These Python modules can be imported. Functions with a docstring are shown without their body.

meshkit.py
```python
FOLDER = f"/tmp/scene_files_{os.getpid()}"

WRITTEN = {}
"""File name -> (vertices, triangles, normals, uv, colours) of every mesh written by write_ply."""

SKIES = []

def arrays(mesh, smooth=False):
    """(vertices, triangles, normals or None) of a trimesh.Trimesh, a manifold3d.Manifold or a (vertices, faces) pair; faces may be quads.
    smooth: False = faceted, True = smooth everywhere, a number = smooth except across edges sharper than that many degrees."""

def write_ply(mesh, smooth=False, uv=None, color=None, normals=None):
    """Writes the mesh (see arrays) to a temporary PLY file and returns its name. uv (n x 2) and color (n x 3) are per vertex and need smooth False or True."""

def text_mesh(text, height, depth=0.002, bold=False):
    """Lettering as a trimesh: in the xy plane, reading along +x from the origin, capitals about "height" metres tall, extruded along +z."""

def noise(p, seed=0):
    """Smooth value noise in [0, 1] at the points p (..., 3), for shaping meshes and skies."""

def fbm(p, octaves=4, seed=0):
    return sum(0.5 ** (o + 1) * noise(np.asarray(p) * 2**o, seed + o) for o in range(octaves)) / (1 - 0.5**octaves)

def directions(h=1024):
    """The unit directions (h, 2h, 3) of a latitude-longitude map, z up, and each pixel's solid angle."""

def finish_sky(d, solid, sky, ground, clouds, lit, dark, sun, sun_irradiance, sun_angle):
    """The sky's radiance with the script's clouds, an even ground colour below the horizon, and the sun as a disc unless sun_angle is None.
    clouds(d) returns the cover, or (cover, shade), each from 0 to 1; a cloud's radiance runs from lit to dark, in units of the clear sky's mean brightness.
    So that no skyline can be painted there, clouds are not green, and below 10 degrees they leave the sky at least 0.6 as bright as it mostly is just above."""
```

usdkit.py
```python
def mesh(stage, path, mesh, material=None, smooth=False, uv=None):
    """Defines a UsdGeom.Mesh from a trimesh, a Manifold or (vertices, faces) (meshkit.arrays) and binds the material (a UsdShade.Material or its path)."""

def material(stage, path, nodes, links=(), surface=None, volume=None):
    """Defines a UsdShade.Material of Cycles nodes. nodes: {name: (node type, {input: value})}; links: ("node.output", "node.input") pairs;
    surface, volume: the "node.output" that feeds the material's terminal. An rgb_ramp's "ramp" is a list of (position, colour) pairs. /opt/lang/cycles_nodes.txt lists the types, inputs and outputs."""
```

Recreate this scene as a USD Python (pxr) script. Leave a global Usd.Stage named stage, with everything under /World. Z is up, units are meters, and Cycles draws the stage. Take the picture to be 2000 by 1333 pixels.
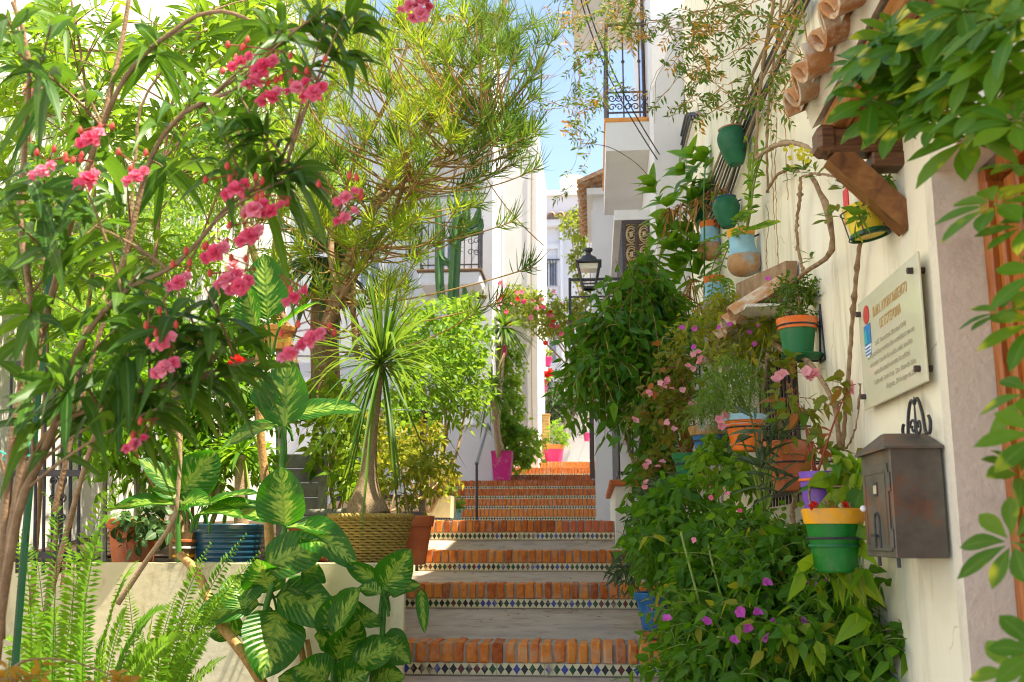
import math
import numpy as np
import trimesh
import usdkit, meshkit
from pxr import Usd, UsdGeom, UsdLux, UsdShade, Gf, Sdf

stage = Usd.Stage.CreateInMemory()
UsdGeom.SetStageUpAxis(stage, "Z")
UsdGeom.SetStageMetersPerUnit(stage, 1.0)
UsdGeom.Xform.Define(stage, "/World")
UsdGeom.Scope.Define(stage, "/World/Looks")

# ------------------------------------------------------------------ camera, sun, sky, exposure
EYE = np.array([0.0, 0.0, 1.5])
FPX, CX, CY = 2000.0, 1000.0, 666.5
TILT, YAW = math.radians(10.84), math.radians(4.55)
RIGHT = np.array([math.cos(YAW), math.sin(YAW), 0.0])
FWD = np.array([-math.sin(YAW) * math.cos(TILT), math.cos(YAW) * math.cos(TILT), math.sin(TILT)])
UP = np.cross(RIGHT, FWD)
cam = UsdGeom.Camera.Define(stage, "/World/camera")
cam.CreateFocalLengthAttr(36.0)
cam.CreateHorizontalApertureAttr(36.0)
cam.CreateVerticalApertureAttr(36.0 * 682 / 1024)
cam.CreateFStopAttr(4.5)
cam.CreateFocusDistanceAttr(5.6)
cam.CreateClippingRangeAttr(Gf.Vec2f(0.05, 2000))
cam.CreateExposureAttr(1.78)
b = -FWD
cam.AddTransformOp().Set(Gf.Matrix4d(*RIGHT, 0, *UP, 0, *b, 0, *EYE, 1))

SUN_EL, SUN_AZ = math.radians(68), math.radians(-12)
SUN = np.array([math.cos(SUN_EL) * math.cos(SUN_AZ), math.cos(SUN_EL) * math.sin(SUN_AZ), math.sin(SUN_EL)])
sun = UsdLux.DistantLight.Define(stage, "/World/sun")
sun.CreateIntensityAttr(1.15)
sun.CreateNormalizeAttr(True)
sun.CreateAngleAttr(0.5)
sun.CreateColorAttr(Gf.Vec3f(1.0, 0.90, 0.72))
_z = SUN
_x = np.cross([0, 1, 0], _z); _x /= np.linalg.norm(_x)
_y = np.cross(_z, _x)
sun.AddTransformOp().Set(Gf.Matrix4d(*_x, 0, *_y, 0, *_z, 0, 0, 0, 20, 1))
sky = UsdLux.DomeLight.Define(stage, "/World/sky")
sky.GetPrim().SetCustomDataByKey("kind", "structure")
skym = usdkit.material(stage, "/World/Looks/sky_air",
    {"s": ("sky_texture", {"sky_type": "single_scattering", "sun_disc": False, "sun_elevation": SUN_EL,
                           "sun_rotation": math.atan2(SUN[0], SUN[1]), "aerosol_density": 0.35, "altitude": 1200.0}),
     "h": ("hsv", {"saturation": .86}), "b": ("background_shader", {"strength": 0.11})}, [("s.color", "h.color"), ("h.color", "b.color")], surface="b.background")
UsdShade.MaterialBindingAPI.Apply(sky.GetPrim()).Bind(skym)

# ------------------------------------------------------------------ measuring the place
def ray(px, py):
    return FWD * FPX + RIGHT * (px - CX) + UP * (CY - py)
def P(px, py, y):
    d = ray(px, py); return EYE + d * (y / d[1])
def PX(px, py, x):
    d = ray(px, py); return EYE + d * (x / d[0])
def proj(p):
    q = np.asarray(p, float) - EYE
    w = q @ FWD
    w = np.where(np.abs(w) < 1e-6, 1e-6, w)
    return CX + FPX * (q @ RIGHT) / w, CY - FPX * (q @ UP) / w, w
WALLX = 1.1
def Wl(px, py, off=0.03):
    return PX(px, py, WALLX - off)
def Zat(py, y, px=1000):
    return P(px, py, y)[2]

# ------------------------------------------------------------------ scene tree helpers
_n = {}
def path_for(name, parent="/World"):
    k = (parent, name); n = _n.get(k, 0); _n[k] = n + 1
    return f"{parent}/{name}" if n == 0 else f"{parent}/{name}_{n:03d}"
class Node:
    def __init__(self, path, loc): self.path, self.loc = path, np.asarray(loc, float)
def keys(prim, label=None, cat=None, group=None, kind=None):
    for k, v in (("label", label), ("category", cat), ("group", group), ("kind", kind)):
        if v: prim.SetCustomDataByKey(k, v)
def thing(name, label=None, cat=None, loc=(0, 0, 0), group=None, kind=None, parent=None):
    path = path_for(name, parent.path if parent else "/World")
    x = UsdGeom.Xform.Define(stage, path)
    o = parent.loc if parent else np.zeros(3)
    x.AddTranslateOp().Set(Gf.Vec3d(*(np.asarray(loc, float) - o)))
    keys(x.GetPrim(), label, cat, group, kind)
    return Node(path, loc)

M = {}
class G:
    """collects shapes that become ONE mesh"""
    def __init__(self): self.v, self.f, self.u, self.n = [], [], [], 0
    def add(self, v, f, uv=None):
        v = np.asarray(v, float); f = np.asarray(f, int)
        if f.shape[1] == 4: f = np.vstack([f[:, [0, 1, 2]], f[:, [0, 2, 3]]])
        self.v.append(v); self.f.append(f + self.n); self.u.append(np.zeros((len(v), 2)) if uv is None else np.asarray(uv, float)); self.n += len(v)
        return self
    def tm(self, m): return self.add(m.vertices, m.faces)
    def box(self, lo, hi):
        lo, hi = np.minimum(lo, hi), np.maximum(lo, hi)
        v = np.array([[x, y, z] for x in (lo[0], hi[0]) for y in (lo[1], hi[1]) for z in (lo[2], hi[2])])
        return self.add(v, BOXF)
    def cbox(self, lo, hi, c=0.004, jitter=0.0, rng=None, R=None):
        lo, hi = np.minimum(lo, hi).astype(float), np.maximum(lo, hi).astype(float)
        v, f = chamfer_box(hi - lo, c)
        if jitter: v = v + rng.normal(0, jitter, v.shape)
        if R is not None: v = v @ np.asarray(R).T
        return self.add(v + (lo + hi) / 2, f)
    def bar(self, a, b, w, h, up=(0, 0, 1)):
        a, b = np.asarray(a, float), np.asarray(b, float)
        d = b - a; L = np.linalg.norm(d); d = d / L
        s = np.cross(d, up); s = s / (np.linalg.norm(s) + 1e-9); n = np.cross(s, d)
        v = np.array([a + d * L * i + s * w * (j - .5) + n * h * (k - .5) for i in (0, 1) for j in (0, 1) for k in (0, 1)])
        return self.add(v, BOXF)
    def tube(self, pts, r, sides=6, cap=True):
        pts = np.asarray(pts, float); n = len(pts)
        r = np.broadcast_to(np.asarray(r, float), (n,)) if np.ndim(r) == 0 or len(r) == n else np.interp(np.linspace(0, 1, n), np.linspace(0, 1, len(r)), r)
        t = np.gradient(pts, axis=0); t /= np.linalg.norm(t, axis=1, keepdims=True) + 1e-12
        a = np.array([0, 0, 1.0]) if abs(t[0][2]) < .9 else np.array([1.0, 0, 0])
        u = np.cross(t[0], a); u /= np.linalg.norm(u)
        ang = np.arange(sides) / sides * 2 * np.pi
        V = []
        for i in range(n):
            u = u - t[i] * (u @ t[i]); u /= np.linalg.norm(u) + 1e-12
            w = np.cross(t[i], u)
            V.append(pts[i] + r[i] * (np.cos(ang)[:, None] * u + np.sin(ang)[:, None] * w))
        V = np.vstack(V); i = np.arange(n - 1)[:, None] * sides; j = np.arange(sides)[None]; k = (j + 1) % sides
        F = np.stack([i + j, i + k, i + sides + k, i + sides + j], -1).reshape(-1, 4)
        F = np.vstack([F[:, [0, 1, 2]], F[:, [0, 2, 3]]])
        if cap:
            V = np.vstack([V, pts[:1], pts[-1:]]); m = n * sides
            F = np.vstack([F, np.stack([k[0], j[0], np.full(sides, m)], 1), np.stack([(n - 1) * sides + j[0], (n - 1) * sides + k[0], np.full(sides, m + 1)], 1)])
        return self.add(V, F)
    def lathe(self, prof, c=(0, 0, 0), seg=32, R=None):
        prof = np.asarray(prof, float); n = len(prof)
        ang = np.arange(seg) / seg * 2 * np.pi
        V = np.stack([prof[:, 0, None] * np.cos(ang), prof[:, 0, None] * np.sin(ang), np.repeat(prof[:, 1, None], seg, 1)], -1).reshape(-1, 3)
        i = np.arange(n - 1)[:, None] * seg; j = np.arange(seg)[None]; k = (j + 1) % seg
        F = np.stack([i + j, i + k, i + seg + k, i + seg + j], -1).reshape(-1, 4)
        if R is not None: V = V @ np.asarray(R).T
        return self.add(V + np.asarray(c, float), F)
    def leaves(self, V, F, UV):
        N, K = V.shape[:2]
        FF = (F[None] + (np.arange(N) * K)[:, None, None]).reshape(-1, 3)
        return self.add(V.reshape(-1, 3), FF, np.tile(UV, (N, 1)))
    def build(self, parent, name, mat, smooth=False, label=None, kind=None, cat=None, group=None, uv=False):
        path = path_for(name, parent.path if parent else "/World")
        v = np.vstack(self.v) - (parent.loc if parent else 0); f = np.vstack(self.f)
        m = usdkit.mesh(stage, path, (v, f), M[mat], smooth=smooth, uv=np.vstack(self.u) if uv else None)
        if label or kind or cat: keys(m.GetPrim(), label, cat, group, kind)
        return Node(path, parent.loc if parent else (0, 0, 0))
BOXF = np.array([[0, 1, 3], [0, 3, 2], [4, 6, 7], [4, 7, 5], [0, 4, 5], [0, 5, 1], [2, 3, 7], [2, 7, 6], [0, 2, 6], [0, 6, 4], [1, 5, 7], [1, 7, 3]])
_cb = {}
def chamfer_box(size, c):
    import manifold3d as m3
    key = "hull"
    if key not in _cb:
        pts = []
        for x in (-1, 1):
            for y in (-1, 1):
                for z in (-1, 1):
                    for k in range(3): pts.append((x, y, z, k))
        p = np.array([[x * (.5 if k == 0 else .4), y * (.5 if k == 1 else .4), z * (.5 if k == 2 else .4)] for x, y, z, k in pts])
        h = trimesh.Trimesh(*(lambda q: (q.vert_properties[:, :3], q.tri_verts))(m3.Manifold.hull_points(p).to_mesh()), process=False)
        _cb[key] = (np.array(h.vertices), np.array(h.faces))
    v, f = _cb[key]
    s = np.asarray(size, float); a = np.abs(v)
    out = np.sign(v) * np.where(a > .45, s / 2, s / 2 - c)
    return out, f
def rotz(a): c, s = math.cos(a), math.sin(a); return np.array([[c, -s, 0], [s, c, 0], [0, 0, 1]])
def roty(a): c, s = math.cos(a), math.sin(a); return np.array([[c, 0, s], [0, 1, 0], [-s, 0, c]])
def rotx(a): c, s = math.cos(a), math.sin(a); return np.array([[1, 0, 0], [0, c, -s], [0, s, c]])
def spline(pts, n=16):
    pts = np.asarray(pts, float)
    if len(pts) < 3:
        return pts[0] + (pts[-1] - pts[0]) * np.linspace(0, 1, n)[:, None]
    from scipy.interpolate import CubicSpline, PchipInterpolator
    s = np.r_[0, np.cumsum(np.linalg.norm(np.diff(pts, axis=0), axis=1))]
    return PchipInterpolator(s, pts, axis=0)(np.linspace(0, s[-1], n))
def unit(a):
    a = np.asarray(a, float); return a / (np.linalg.norm(a, axis=-1, keepdims=True) + 1e-12)

# ------------------------------------------------------------------ foliage helpers
SH = {
    "lance": lambda t: np.sin(np.pi * t ** .8) ** .9,
    "ovate": lambda t: np.clip(np.sin(np.pi * t ** .62), 0, 1) ** .8 * (1 - .15 * t),
    "broad": lambda t: np.clip(np.sin(np.pi * t ** .72), 0, 1) ** .62,
    "obovate": lambda t: np.clip(np.sin(np.pi * t ** 1.35), 0, 1) ** .8,
    "strap": lambda t: np.minimum(1, .45 + t * 5) * np.clip(1 - t, 0, 1) ** .35,
    "heart": lambda t: np.clip(np.sin(np.pi * np.clip(t * .93 + .07, 0, 1) ** .5), 0, 1) ** .9,
}
def leafset(o, d, n, L, W, bend=0.2, shape="ovate", fold=.18, nl=4, wave=0.0, rng=None, nw=1):
    o = np.atleast_2d(o).astype(float); N = len(o)
    d = unit(np.broadcast_to(d, (N, 3))); n = np.broadcast_to(n, (N, 3))
    L, W, bend = (np.broadcast_to(x, (N,)).astype(float) for x in (L, W, bend))
    side = np.cross(d, n); bad = np.linalg.norm(side, axis=1) < 1e-3
    if bad.any(): side[bad] = np.cross(d[bad], [1.0, .3, .1])
    side = unit(side); n = np.cross(side, d)
    t = np.linspace(0, 1, nl + 1); w = np.maximum(SH[shape](t), .03); s = np.linspace(-1, 1, 2 * nw + 1)
    c = o[:, None] + d[:, None] * (L[:, None] * t)[..., None]
    c = c + np.array([0, 0, -1.0]) * (bend[:, None] * L[:, None] * t ** 2)[..., None]
    V = (c[:, :, None] + side[:, None, None] * (s[None, None] * w[None, :, None] * W[:, None, None] / 2)[..., None]
         + n[:, None, None] * (np.abs(s)[None, None] * w[None, :, None] * W[:, None, None] / 2 * fold)[..., None])
    if wave and rng is not None:
        ph = rng.uniform(0, 6.28, N)
        V = V + n[:, None, None] * (wave * W[:, None, None] * np.sin(t[None, :, None] * 9 + ph[:, None, None]) * np.sign(s)[None, None] * np.abs(s)[None, None] ** 2)[..., None]
    K = len(t) * len(s); m = len(s)
    UV = np.stack([np.tile((s + 1) / 2, len(t)), np.repeat(t, m)], 1)
    F = []
    for i in range(nl):
        for j in range(m - 1):
            a = i * m + j
            F += [[a, a + 1, a + m + 1], [a, a + m + 1, a + m]]
    return V.reshape(N, K, 3), np.array(F), UV
def emit(parent, name, mat, sets, k=0, rest="foliage", minpx=9.0, smooth=True):
    """leaves become parts of their own, largest in view first, up to k; the others one part"""
    g = G(); left = False
    cand = []
    for si, (V, F, UV) in enumerate(sets):
        c = V.mean(1); x, y, w = proj(c)
        size = np.linalg.norm(V.max(1) - V.min(1), axis=1) * FPX / np.maximum(w, .1)
        ok = (w > .2) & (x > -20) & (x < 2020) & (y > -20) & (y < 1353) & (size > minpx)
        for i in np.nonzero(ok)[0]: cand.append((size[i], si, i))
    cand.sort(key=lambda q: -q[0])
    own = {}
    for s_, si, i in cand[:k]: own.setdefault(si, set()).add(i)
    for si, (V, F, UV) in enumerate(sets):
        mine = own.get(si, set())
        for i in sorted(mine):
            G().add(V[i], F, UV).build(parent, name, mat, smooth=smooth, uv=True)
        keep = [i for i in range(len(V)) if i not in mine]
        if keep: g.leaves(V[keep], F, UV); left = True
    if left: g.build(parent, rest, mat, smooth=smooth, kind="stuff" if k or len(sets[0][0]) > 20 else None, uv=True)
def dirs(rng, n, up=0.0):
    d = rng.normal(size=(n, 3)); d[:, 2] += up; return unit(d)
def twigs(rng, centre, radii, ntw, tl, per, L, W, bend, shape, droop=.2, outward=1.0, fold=.18, nl=4, up=.2, shell=.45, lift=.35, flat=.5):
    """leafy twigs filling an ellipsoid: returns leaf set and twig polylines"""
    c = np.asarray(centre, float); R = np.asarray(radii, float)
    q = dirs(rng, ntw) * (shell + (1 - shell) * rng.random((ntw, 1)) ** .6)
    o = c + q * R
    d = unit(unit(q * R) * outward + rng.normal(size=(ntw, 3)) * .6 + [0, 0, up])
    O, D, Nn, lines = [], [], [], []
    for i in range(ntw):
        l = tl * rng.uniform(.6, 1.3)
        t = np.linspace(0, 1, 5)[:, None]
        pts = o[i] - d[i] * l * .5 + d[i] * l * t + np.array([0, 0, -1]) * droop * l * t ** 2
        lines.append(pts)
        k = max(2, int(per * rng.uniform(.7, 1.3)))
        tt = np.linspace(.15, 1, k)
        pp = np.stack([np.interp(tt, t[:, 0], pts[:, a]) for a in range(3)], 1)
        dd = unit(d[i] + np.array([0, 0, -1]) * droop * 2 * tt[:, None])
        ang = np.arange(k) * 2.4 + rng.uniform(0, 6)
        s1 = unit(np.cross(dd, [0.1, 0.2, 1])); s2 = np.cross(dd, s1)
        out = np.cos(ang)[:, None] * s1 + np.sin(ang)[:, None] * s2
        ld = unit(out * .9 + dd * .7 + rng.normal(size=(k, 3)) * .15)
        O.append(pp); D.append(ld); Nn.append(unit(np.array([0, 0, 1.0]) * flat + dd * .5 + rng.normal(size=(k, 3)) * lift))
    O, D, Nn = np.vstack(O), np.vstack(D), np.vstack(Nn); n = len(O)
    sc = rng.uniform(.65, 1.2, n)
    return leafset(O, D, Nn, L * sc, W * sc * rng.uniform(.85, 1.15, n), bend * rng.uniform(.4, 1.5, n), shape, fold, nl), lines
# ------------------------------------------------------------------ materials
def mat(name, nodes, links, surface="p.BSDF"):
    M[name] = usdkit.material(stage, f"/World/Looks/{name}", nodes, links, surface=surface)
def surf(name, cols, scale=6.0, rough=.7, bump=.0, bscale=60.0, spec=.3, metal=0.0, per=0.0, detail=4.0, grime=None, gscale=2.0, gamt=.5, coat=0.0, bdist=.01, streak=None, gmin=.52, crack=None):
    """noise between colours, optional variation per piece, grime patches and bump, all in the place's own coordinates"""
    nodes = {"g": ("geometry", {}), "n": ("noise_texture", {"scale": scale, "detail": detail, "roughness": .6}),
             "r": ("rgb_ramp", {"ramp": [(.28 + .44 * i / max(1, len(cols) - 1), c) for i, c in enumerate(cols)] if len(cols) > 1 else [(0, cols[0]), (1, cols[0])]}),
             "p": ("principled_bsdf", {"roughness": rough, "specular_ior_level": spec, "metallic": metal, "coat_weight": coat})}
    links = [("g.position", "n.vector")]
    fac = "n.fac"
    if per:
        nodes |= {"o": ("object_info", {}), "a": ("math", {"math_type": "add"}), "fr": ("math", {"math_type": "fraction"}),
                  "mx": ("mix_float", {"fac": per}), "sc": ("math", {"math_type": "multiply_add", "value2": .6, "value3": .2})}
        links += [("o.random", "a.value1"), ("g.random_per_island", "a.value2"), ("a.value", "fr.value1"), ("fr.value", "sc.value1"), ("n.fac", "mx.a"), ("sc.value", "mx.b")]
        fac = "mx.result"
    links.append((fac, "r.fac")); col = "r.color"
    if grime is not None:
        v = "g.position"
        if streak:
            nodes["mp"] = ("mapping", {"scale": streak}); links.append(("g.position", "mp.vector")); v = "mp.vector"
        nodes |= {"gn": ("noise_texture", {"scale": gscale, "detail": 6.0, "roughness": .65}), "gr": ("map_range", {"from_min": gmin, "from_max": gmin + .18, "to_min": 0.0, "to_max": gamt, "clamp": True}),
                  "gm": ("mix_color", {"b": grime})}
        links += [(v, "gn.vector"), ("gn.fac", "gr.value"), ("gr.result", "gm.fac"), (col, "gm.a")]; col = "gm.result"
    if crack:   # patched repairs and hairline cracks that belong to the render coat
        nodes |= {"pn": ("noise_texture", {"scale": 1.1, "detail": 3.0, "distortion": .8}), "pr": ("map_range", {"from_min": .56, "from_max": .585, "to_max": .45, "clamp": True}), "pm": ("mix_color", {"b": crack[0]}),
                  "cn": ("noise_texture", {"scale": 5.0, "detail": 3.0}), "cs": ("vector_math", {"math_type": "scale", "scale": .22}), "ca": ("vector_math", {"math_type": "add"}), "cv": ("voronoi_texture", {"feature": "distance_to_edge", "scale": 1.5}),
                  "cr": ("map_range", {"from_min": .0, "from_max": .007, "to_min": .8, "to_max": 0.0, "clamp": True}), "ck": ("noise_texture", {"scale": 1.4}), "cm": ("map_range", {"from_min": .52, "from_max": .58, "clamp": True}), "cx": ("math", {"math_type": "multiply"}), "cc": ("mix_color", {"b": crack[1]})}
        links += [("g.position", "pn.vector"), ("pn.fac", "pr.value"), ("pr.result", "pm.fac"), (col, "pm.a"), ("g.position", "cn.vector"), ("cn.color", "cs.vector1"), ("g.position", "ca.vector1"), ("cs.vector", "ca.vector2"), ("ca.vector", "cv.vector"), ("cv.distance", "cr.value"),
                  ("g.position", "ck.vector"), ("ck.fac", "cm.value"), ("cr.result", "cx.value1"), ("cm.result", "cx.value2"), ("cx.value", "cc.fac"), ("pm.result", "cc.a")]; col = "cc.result"
    links.append((col, "p.base_color"))
    if bump:
        nodes |= {"bn": ("noise_texture", {"scale": bscale, "detail": 3.0}), "b": ("bump", {"strength": bump, "distance": bdist})}
        links += [("g.position", "bn.vector"), ("bn.fac", "b.height"), ("b.normal", "p.normal")]
    mat(name, nodes, links)
def leaf(name, cols, trans, tf=.38, rough=.38, spec=.45, rib=None, spot=None, edge=None):
    spec, rough = spec * .5, rough + .08
    if name.startswith("leaf") and name not in ("leaf_dry", "leaf_autumn", "leaf_bush", "leaf_ficus", "leaf_lily", "leaf_begonia", "leaf_bright"): cols = [(c[0] * .86, c[1] * .88, c[2] * .6) for c in cols]
    """leaf: colour varies per leaf and along it, light passes through"""
    k = len(cols) - 1
    nodes = {"g": ("geometry", {}), "o": ("object_info", {}), "a": ("math", {"math_type": "add"}), "fr": ("math", {"math_type": "fraction"}),
             "r": ("rgb_ramp", {"ramp": [(i / k, c) for i, c in enumerate(cols)]}), "rt": ("rgb_ramp", {"ramp": [(i / (len(trans) - 1), c) for i, c in enumerate(trans)]}),
             "t": ("texture_coordinate", {}), "s": ("separate_xyz", {}),
             "p": ("principled_bsdf", {"roughness": rough, "specular_ior_level": spec}), "tr": ("translucent_bsdf", {}), "m": ("mix_closure", {"fac": tf})}
    links = [("o.random", "a.value1"), ("g.random_per_island", "a.value2"), ("a.value", "fr.value1"), ("fr.value", "r.fac"), ("fr.value", "rt.fac"), ("t.UV", "s.vector")]
    c, ct = "r.color", "rt.color"
    if spot is not None:
        nodes |= {"sn": ("noise_texture", {"scale": spot[1], "detail": 2.0}), "sr": ("map_range", {"from_min": spot[2] - .03, "from_max": spot[2] + .10, "clamp": True}), "sm": ("mix_color", {"b": spot[0]}), "st": ("mix_color", {"b": tuple(min(1, x * 1.3) for x in spot[0])})}
        links += [("g.position", "sn.vector"), ("sn.fac", "sr.value"), ("sr.result", "sm.fac"), (c, "sm.a"), ("sr.result", "st.fac"), (ct, "st.a")]; c, ct = "sm.result", "st.result"
    if rib is not None:
        nodes |= {"d": ("math", {"math_type": "subtract", "value2": .5}), "ab": ("math", {"math_type": "absolute"}), "rr": ("map_range", {"from_min": .03, "from_max": .09, "to_min": .75, "to_max": 0.0, "clamp": True}), "rm": ("mix_color", {"b": rib})}
        links += [("s.x", "d.value1"), ("d.value", "ab.value1"), ("ab.value", "rr.value"), ("rr.result", "rm.fac"), (c, "rm.a")]; c = "rm.result"
    links += [(c, "p.base_color"), (ct, "tr.color"), ("p.BSDF", "m.closure1"), ("tr.BSDF", "m.closure2")]
    mat(name, nodes, links, surface="m.closure")

PLAST = dict(scale=1.3, rough=.9, bump=.16, bscale=26, bdist=.010, spec=.15)
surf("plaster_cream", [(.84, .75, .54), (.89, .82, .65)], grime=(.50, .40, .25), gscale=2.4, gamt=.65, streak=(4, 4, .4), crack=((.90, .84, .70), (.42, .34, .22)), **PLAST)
surf("plaster_white", [(.68, .66, .63), (.74, .72, .70)], grime=(.60, .55, .50), gscale=.9, gamt=.28, streak=(3, 3, .5), **PLAST)
surf("plaster_lilac", [(.62, .60, .59), (.68, .66, .65)], grime=(.60, .55, .56), gscale=.9, gamt=.22, streak=(3, 3, .5), **PLAST)
surf("plaster_bounce", [(.78, .74, .66), (.84, .81, .74)], grime=(.60, .52, .42), gscale=.9, gamt=.4, streak=(3, 3, .5), **PLAST)  # lighter than the other white plaster; extra sun bounce put into the colour
surf("plaster_planter", [(.74, .66, .40), (.82, .75, .55)], grime=(.42, .34, .19), gscale=3.2, gamt=.8, streak=(2, 2, .8), crack=((.84, .80, .68), (.32, .26, .15)), **PLAST)
surf("plaster_reveal", [(.74, .66, .52), (.82, .74, .60)], scale=3, rough=.95, bump=.35, bscale=55, bdist=.012, spec=.1, grime=(.42, .34, .26), gscale=4, gamt=.35)
surf("concrete", [(.40, .32, .255), (.54, .445, .36)], scale=3.5, rough=.9, bump=.6, bscale=110, spec=.15, grime=(.20, .155, .125), gscale=5.0, gamt=.7, detail=8.0)
surf("mortar", [(.30, .24, .17), (.44, .37, .28)], scale=30, rough=.95, bump=.5, bscale=150)
surf("brick", [(.30, .062, .016), (.56, .14, .022), (.72, .25, .045), (.48, .10, .018)], scale=22, rough=.75, bump=.4, bscale=170, per=.6, grime=(.50, .41, .29), gscale=9.0, gamt=.5, bdist=.005)
surf("brick_new", [(.52, .11, .045), (.62, .17, .08)], scale=22, rough=.7, bump=.3, bscale=170, per=.7, bdist=.004)
surf("brick_yellow", [(.50, .27, .08), (.68, .42, .15)], scale=14, rough=.8, bump=.4, bscale=120, per=.6, bdist=.004)
surf("terracotta", [(.42, .10, .035), (.56, .17, .06)], scale=9, rough=.75, bump=.2, bscale=120, grime=(.60, .42, .30), gscale=5, gamt=.35, bdist=.004)
surf("terracotta_ochre", [(.62, .24, .05), (.72, .33, .09)], scale=9, rough=.7, bump=.2, bscale=120, bdist=.004)  # orange ochre clay, brighter than the plain terracotta
surf("roof_clay", [(.32, .13, .045), (.48, .22, .08), (.42, .27, .14)], scale=10, rough=.85, bump=.4, bscale=90, per=.5, grime=(.62, .54, .40), gscale=15, gamt=.9, gmin=.46, bdist=.006)
surf("lime_mortar", [(.66, .60, .48), (.78, .73, .62)], scale=14, rough=.95, bump=.6, bscale=90)
surf("wood_old", [(.22, .12, .06), (.42, .28, .16)], scale=12, rough=.9, bump=.5, bscale=70)
surf("wood_grey", [(.22, .20, .16), (.36, .33, .27)], scale=10, rough=.9, bump=.4, bscale=60)
surf("iron", [(.020, .018, .020), (.045, .040, .045)], scale=30, rough=.5, spec=.5, bump=.15, bscale=200, bdist=.003)
surf("iron_grey", [(.10, .10, .11), (.16, .16, .17)], scale=20, rough=.35, spec=.6)
surf("iron_brown", [(.045, .028, .024), (.08, .05, .04)], scale=20, rough=.55, spec=.5)
surf("steel", [(.40, .40, .42), (.55, .55, .56)], scale=30, rough=.3, metal=.9)
surf("rusty_metal", [(.075, .066, .052), (.125, .108, .083), (.18, .15, .11)], scale=9, rough=.5, metal=.3, spec=.5, bump=.2, bscale=140, grime=(.26, .085, .025), gscale=6.0, gamt=.8, bdist=.003)
surf("green_glaze", [(.005, .095, .036), (.012, .15, .056)], scale=9, rough=.55, spec=.4, bump=.15, bscale=80, grime=(.05, .16, .10), gscale=7, gamt=.5, bdist=.004)
surf("blue_flaking", [(.25, .48, .60), (.33, .57, .68)], scale=12, rough=.6, bump=.3, bscale=80, grime=(.10, .30, .42), gscale=9, gamt=.7, bdist=.004)
surf("clay_flaking", [(.40, .20, .075), (.52, .29, .13)], scale=12, rough=.8, bump=.3, bscale=90, grime=(.22, .45, .55), gscale=6, gamt=.95, bdist=.004)
surf("orange_paint", [(.70, .13, .012), (.78, .18, .02)], scale=12, rough=.55, bump=.1, bscale=80, grime=(.40, .30, .19), gscale=11.0, gamt=.62)
surf("yellow_paint", [(.80, .33, .008), (.86, .41, .015)], scale=12, rough=.5, bump=.1, bscale=80, grime=(.40, .30, .19), gscale=11.0, gamt=.62)
surf("yellow_bright", [(.80, .55, .02), (.85, .62, .05)], scale=12, rough=.5, grime=(.40, .30, .19), gscale=11.0, gamt=.62)
surf("blue_paint", [(.015, .09, .24), (.03, .16, .36)], scale=12, rough=.5, bump=.15, bscale=80, grime=(.40, .15, .05), gscale=7, gamt=.6)
surf("blue_pale", [(.30, .55, .65), (.40, .62, .70)], scale=12, rough=.5, grime=(.40, .30, .19), gscale=11.0, gamt=.62)
surf("blue_glaze", [(.006, .045, .085), (.012, .085, .14)], scale=8, rough=.3, spec=.6, coat=.3)
surf("green_plastic", [(.003, .12, .010), (.006, .165, .016)], scale=5, rough=.42, spec=.4, grime=(.10, .20, .06), gscale=9.0, gamt=.5)
surf("green_dull", [(.010, .12, .035), (.02, .16, .05)], scale=8, rough=.45, grime=(.12, .16, .08), gscale=9, gamt=.5)
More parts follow.
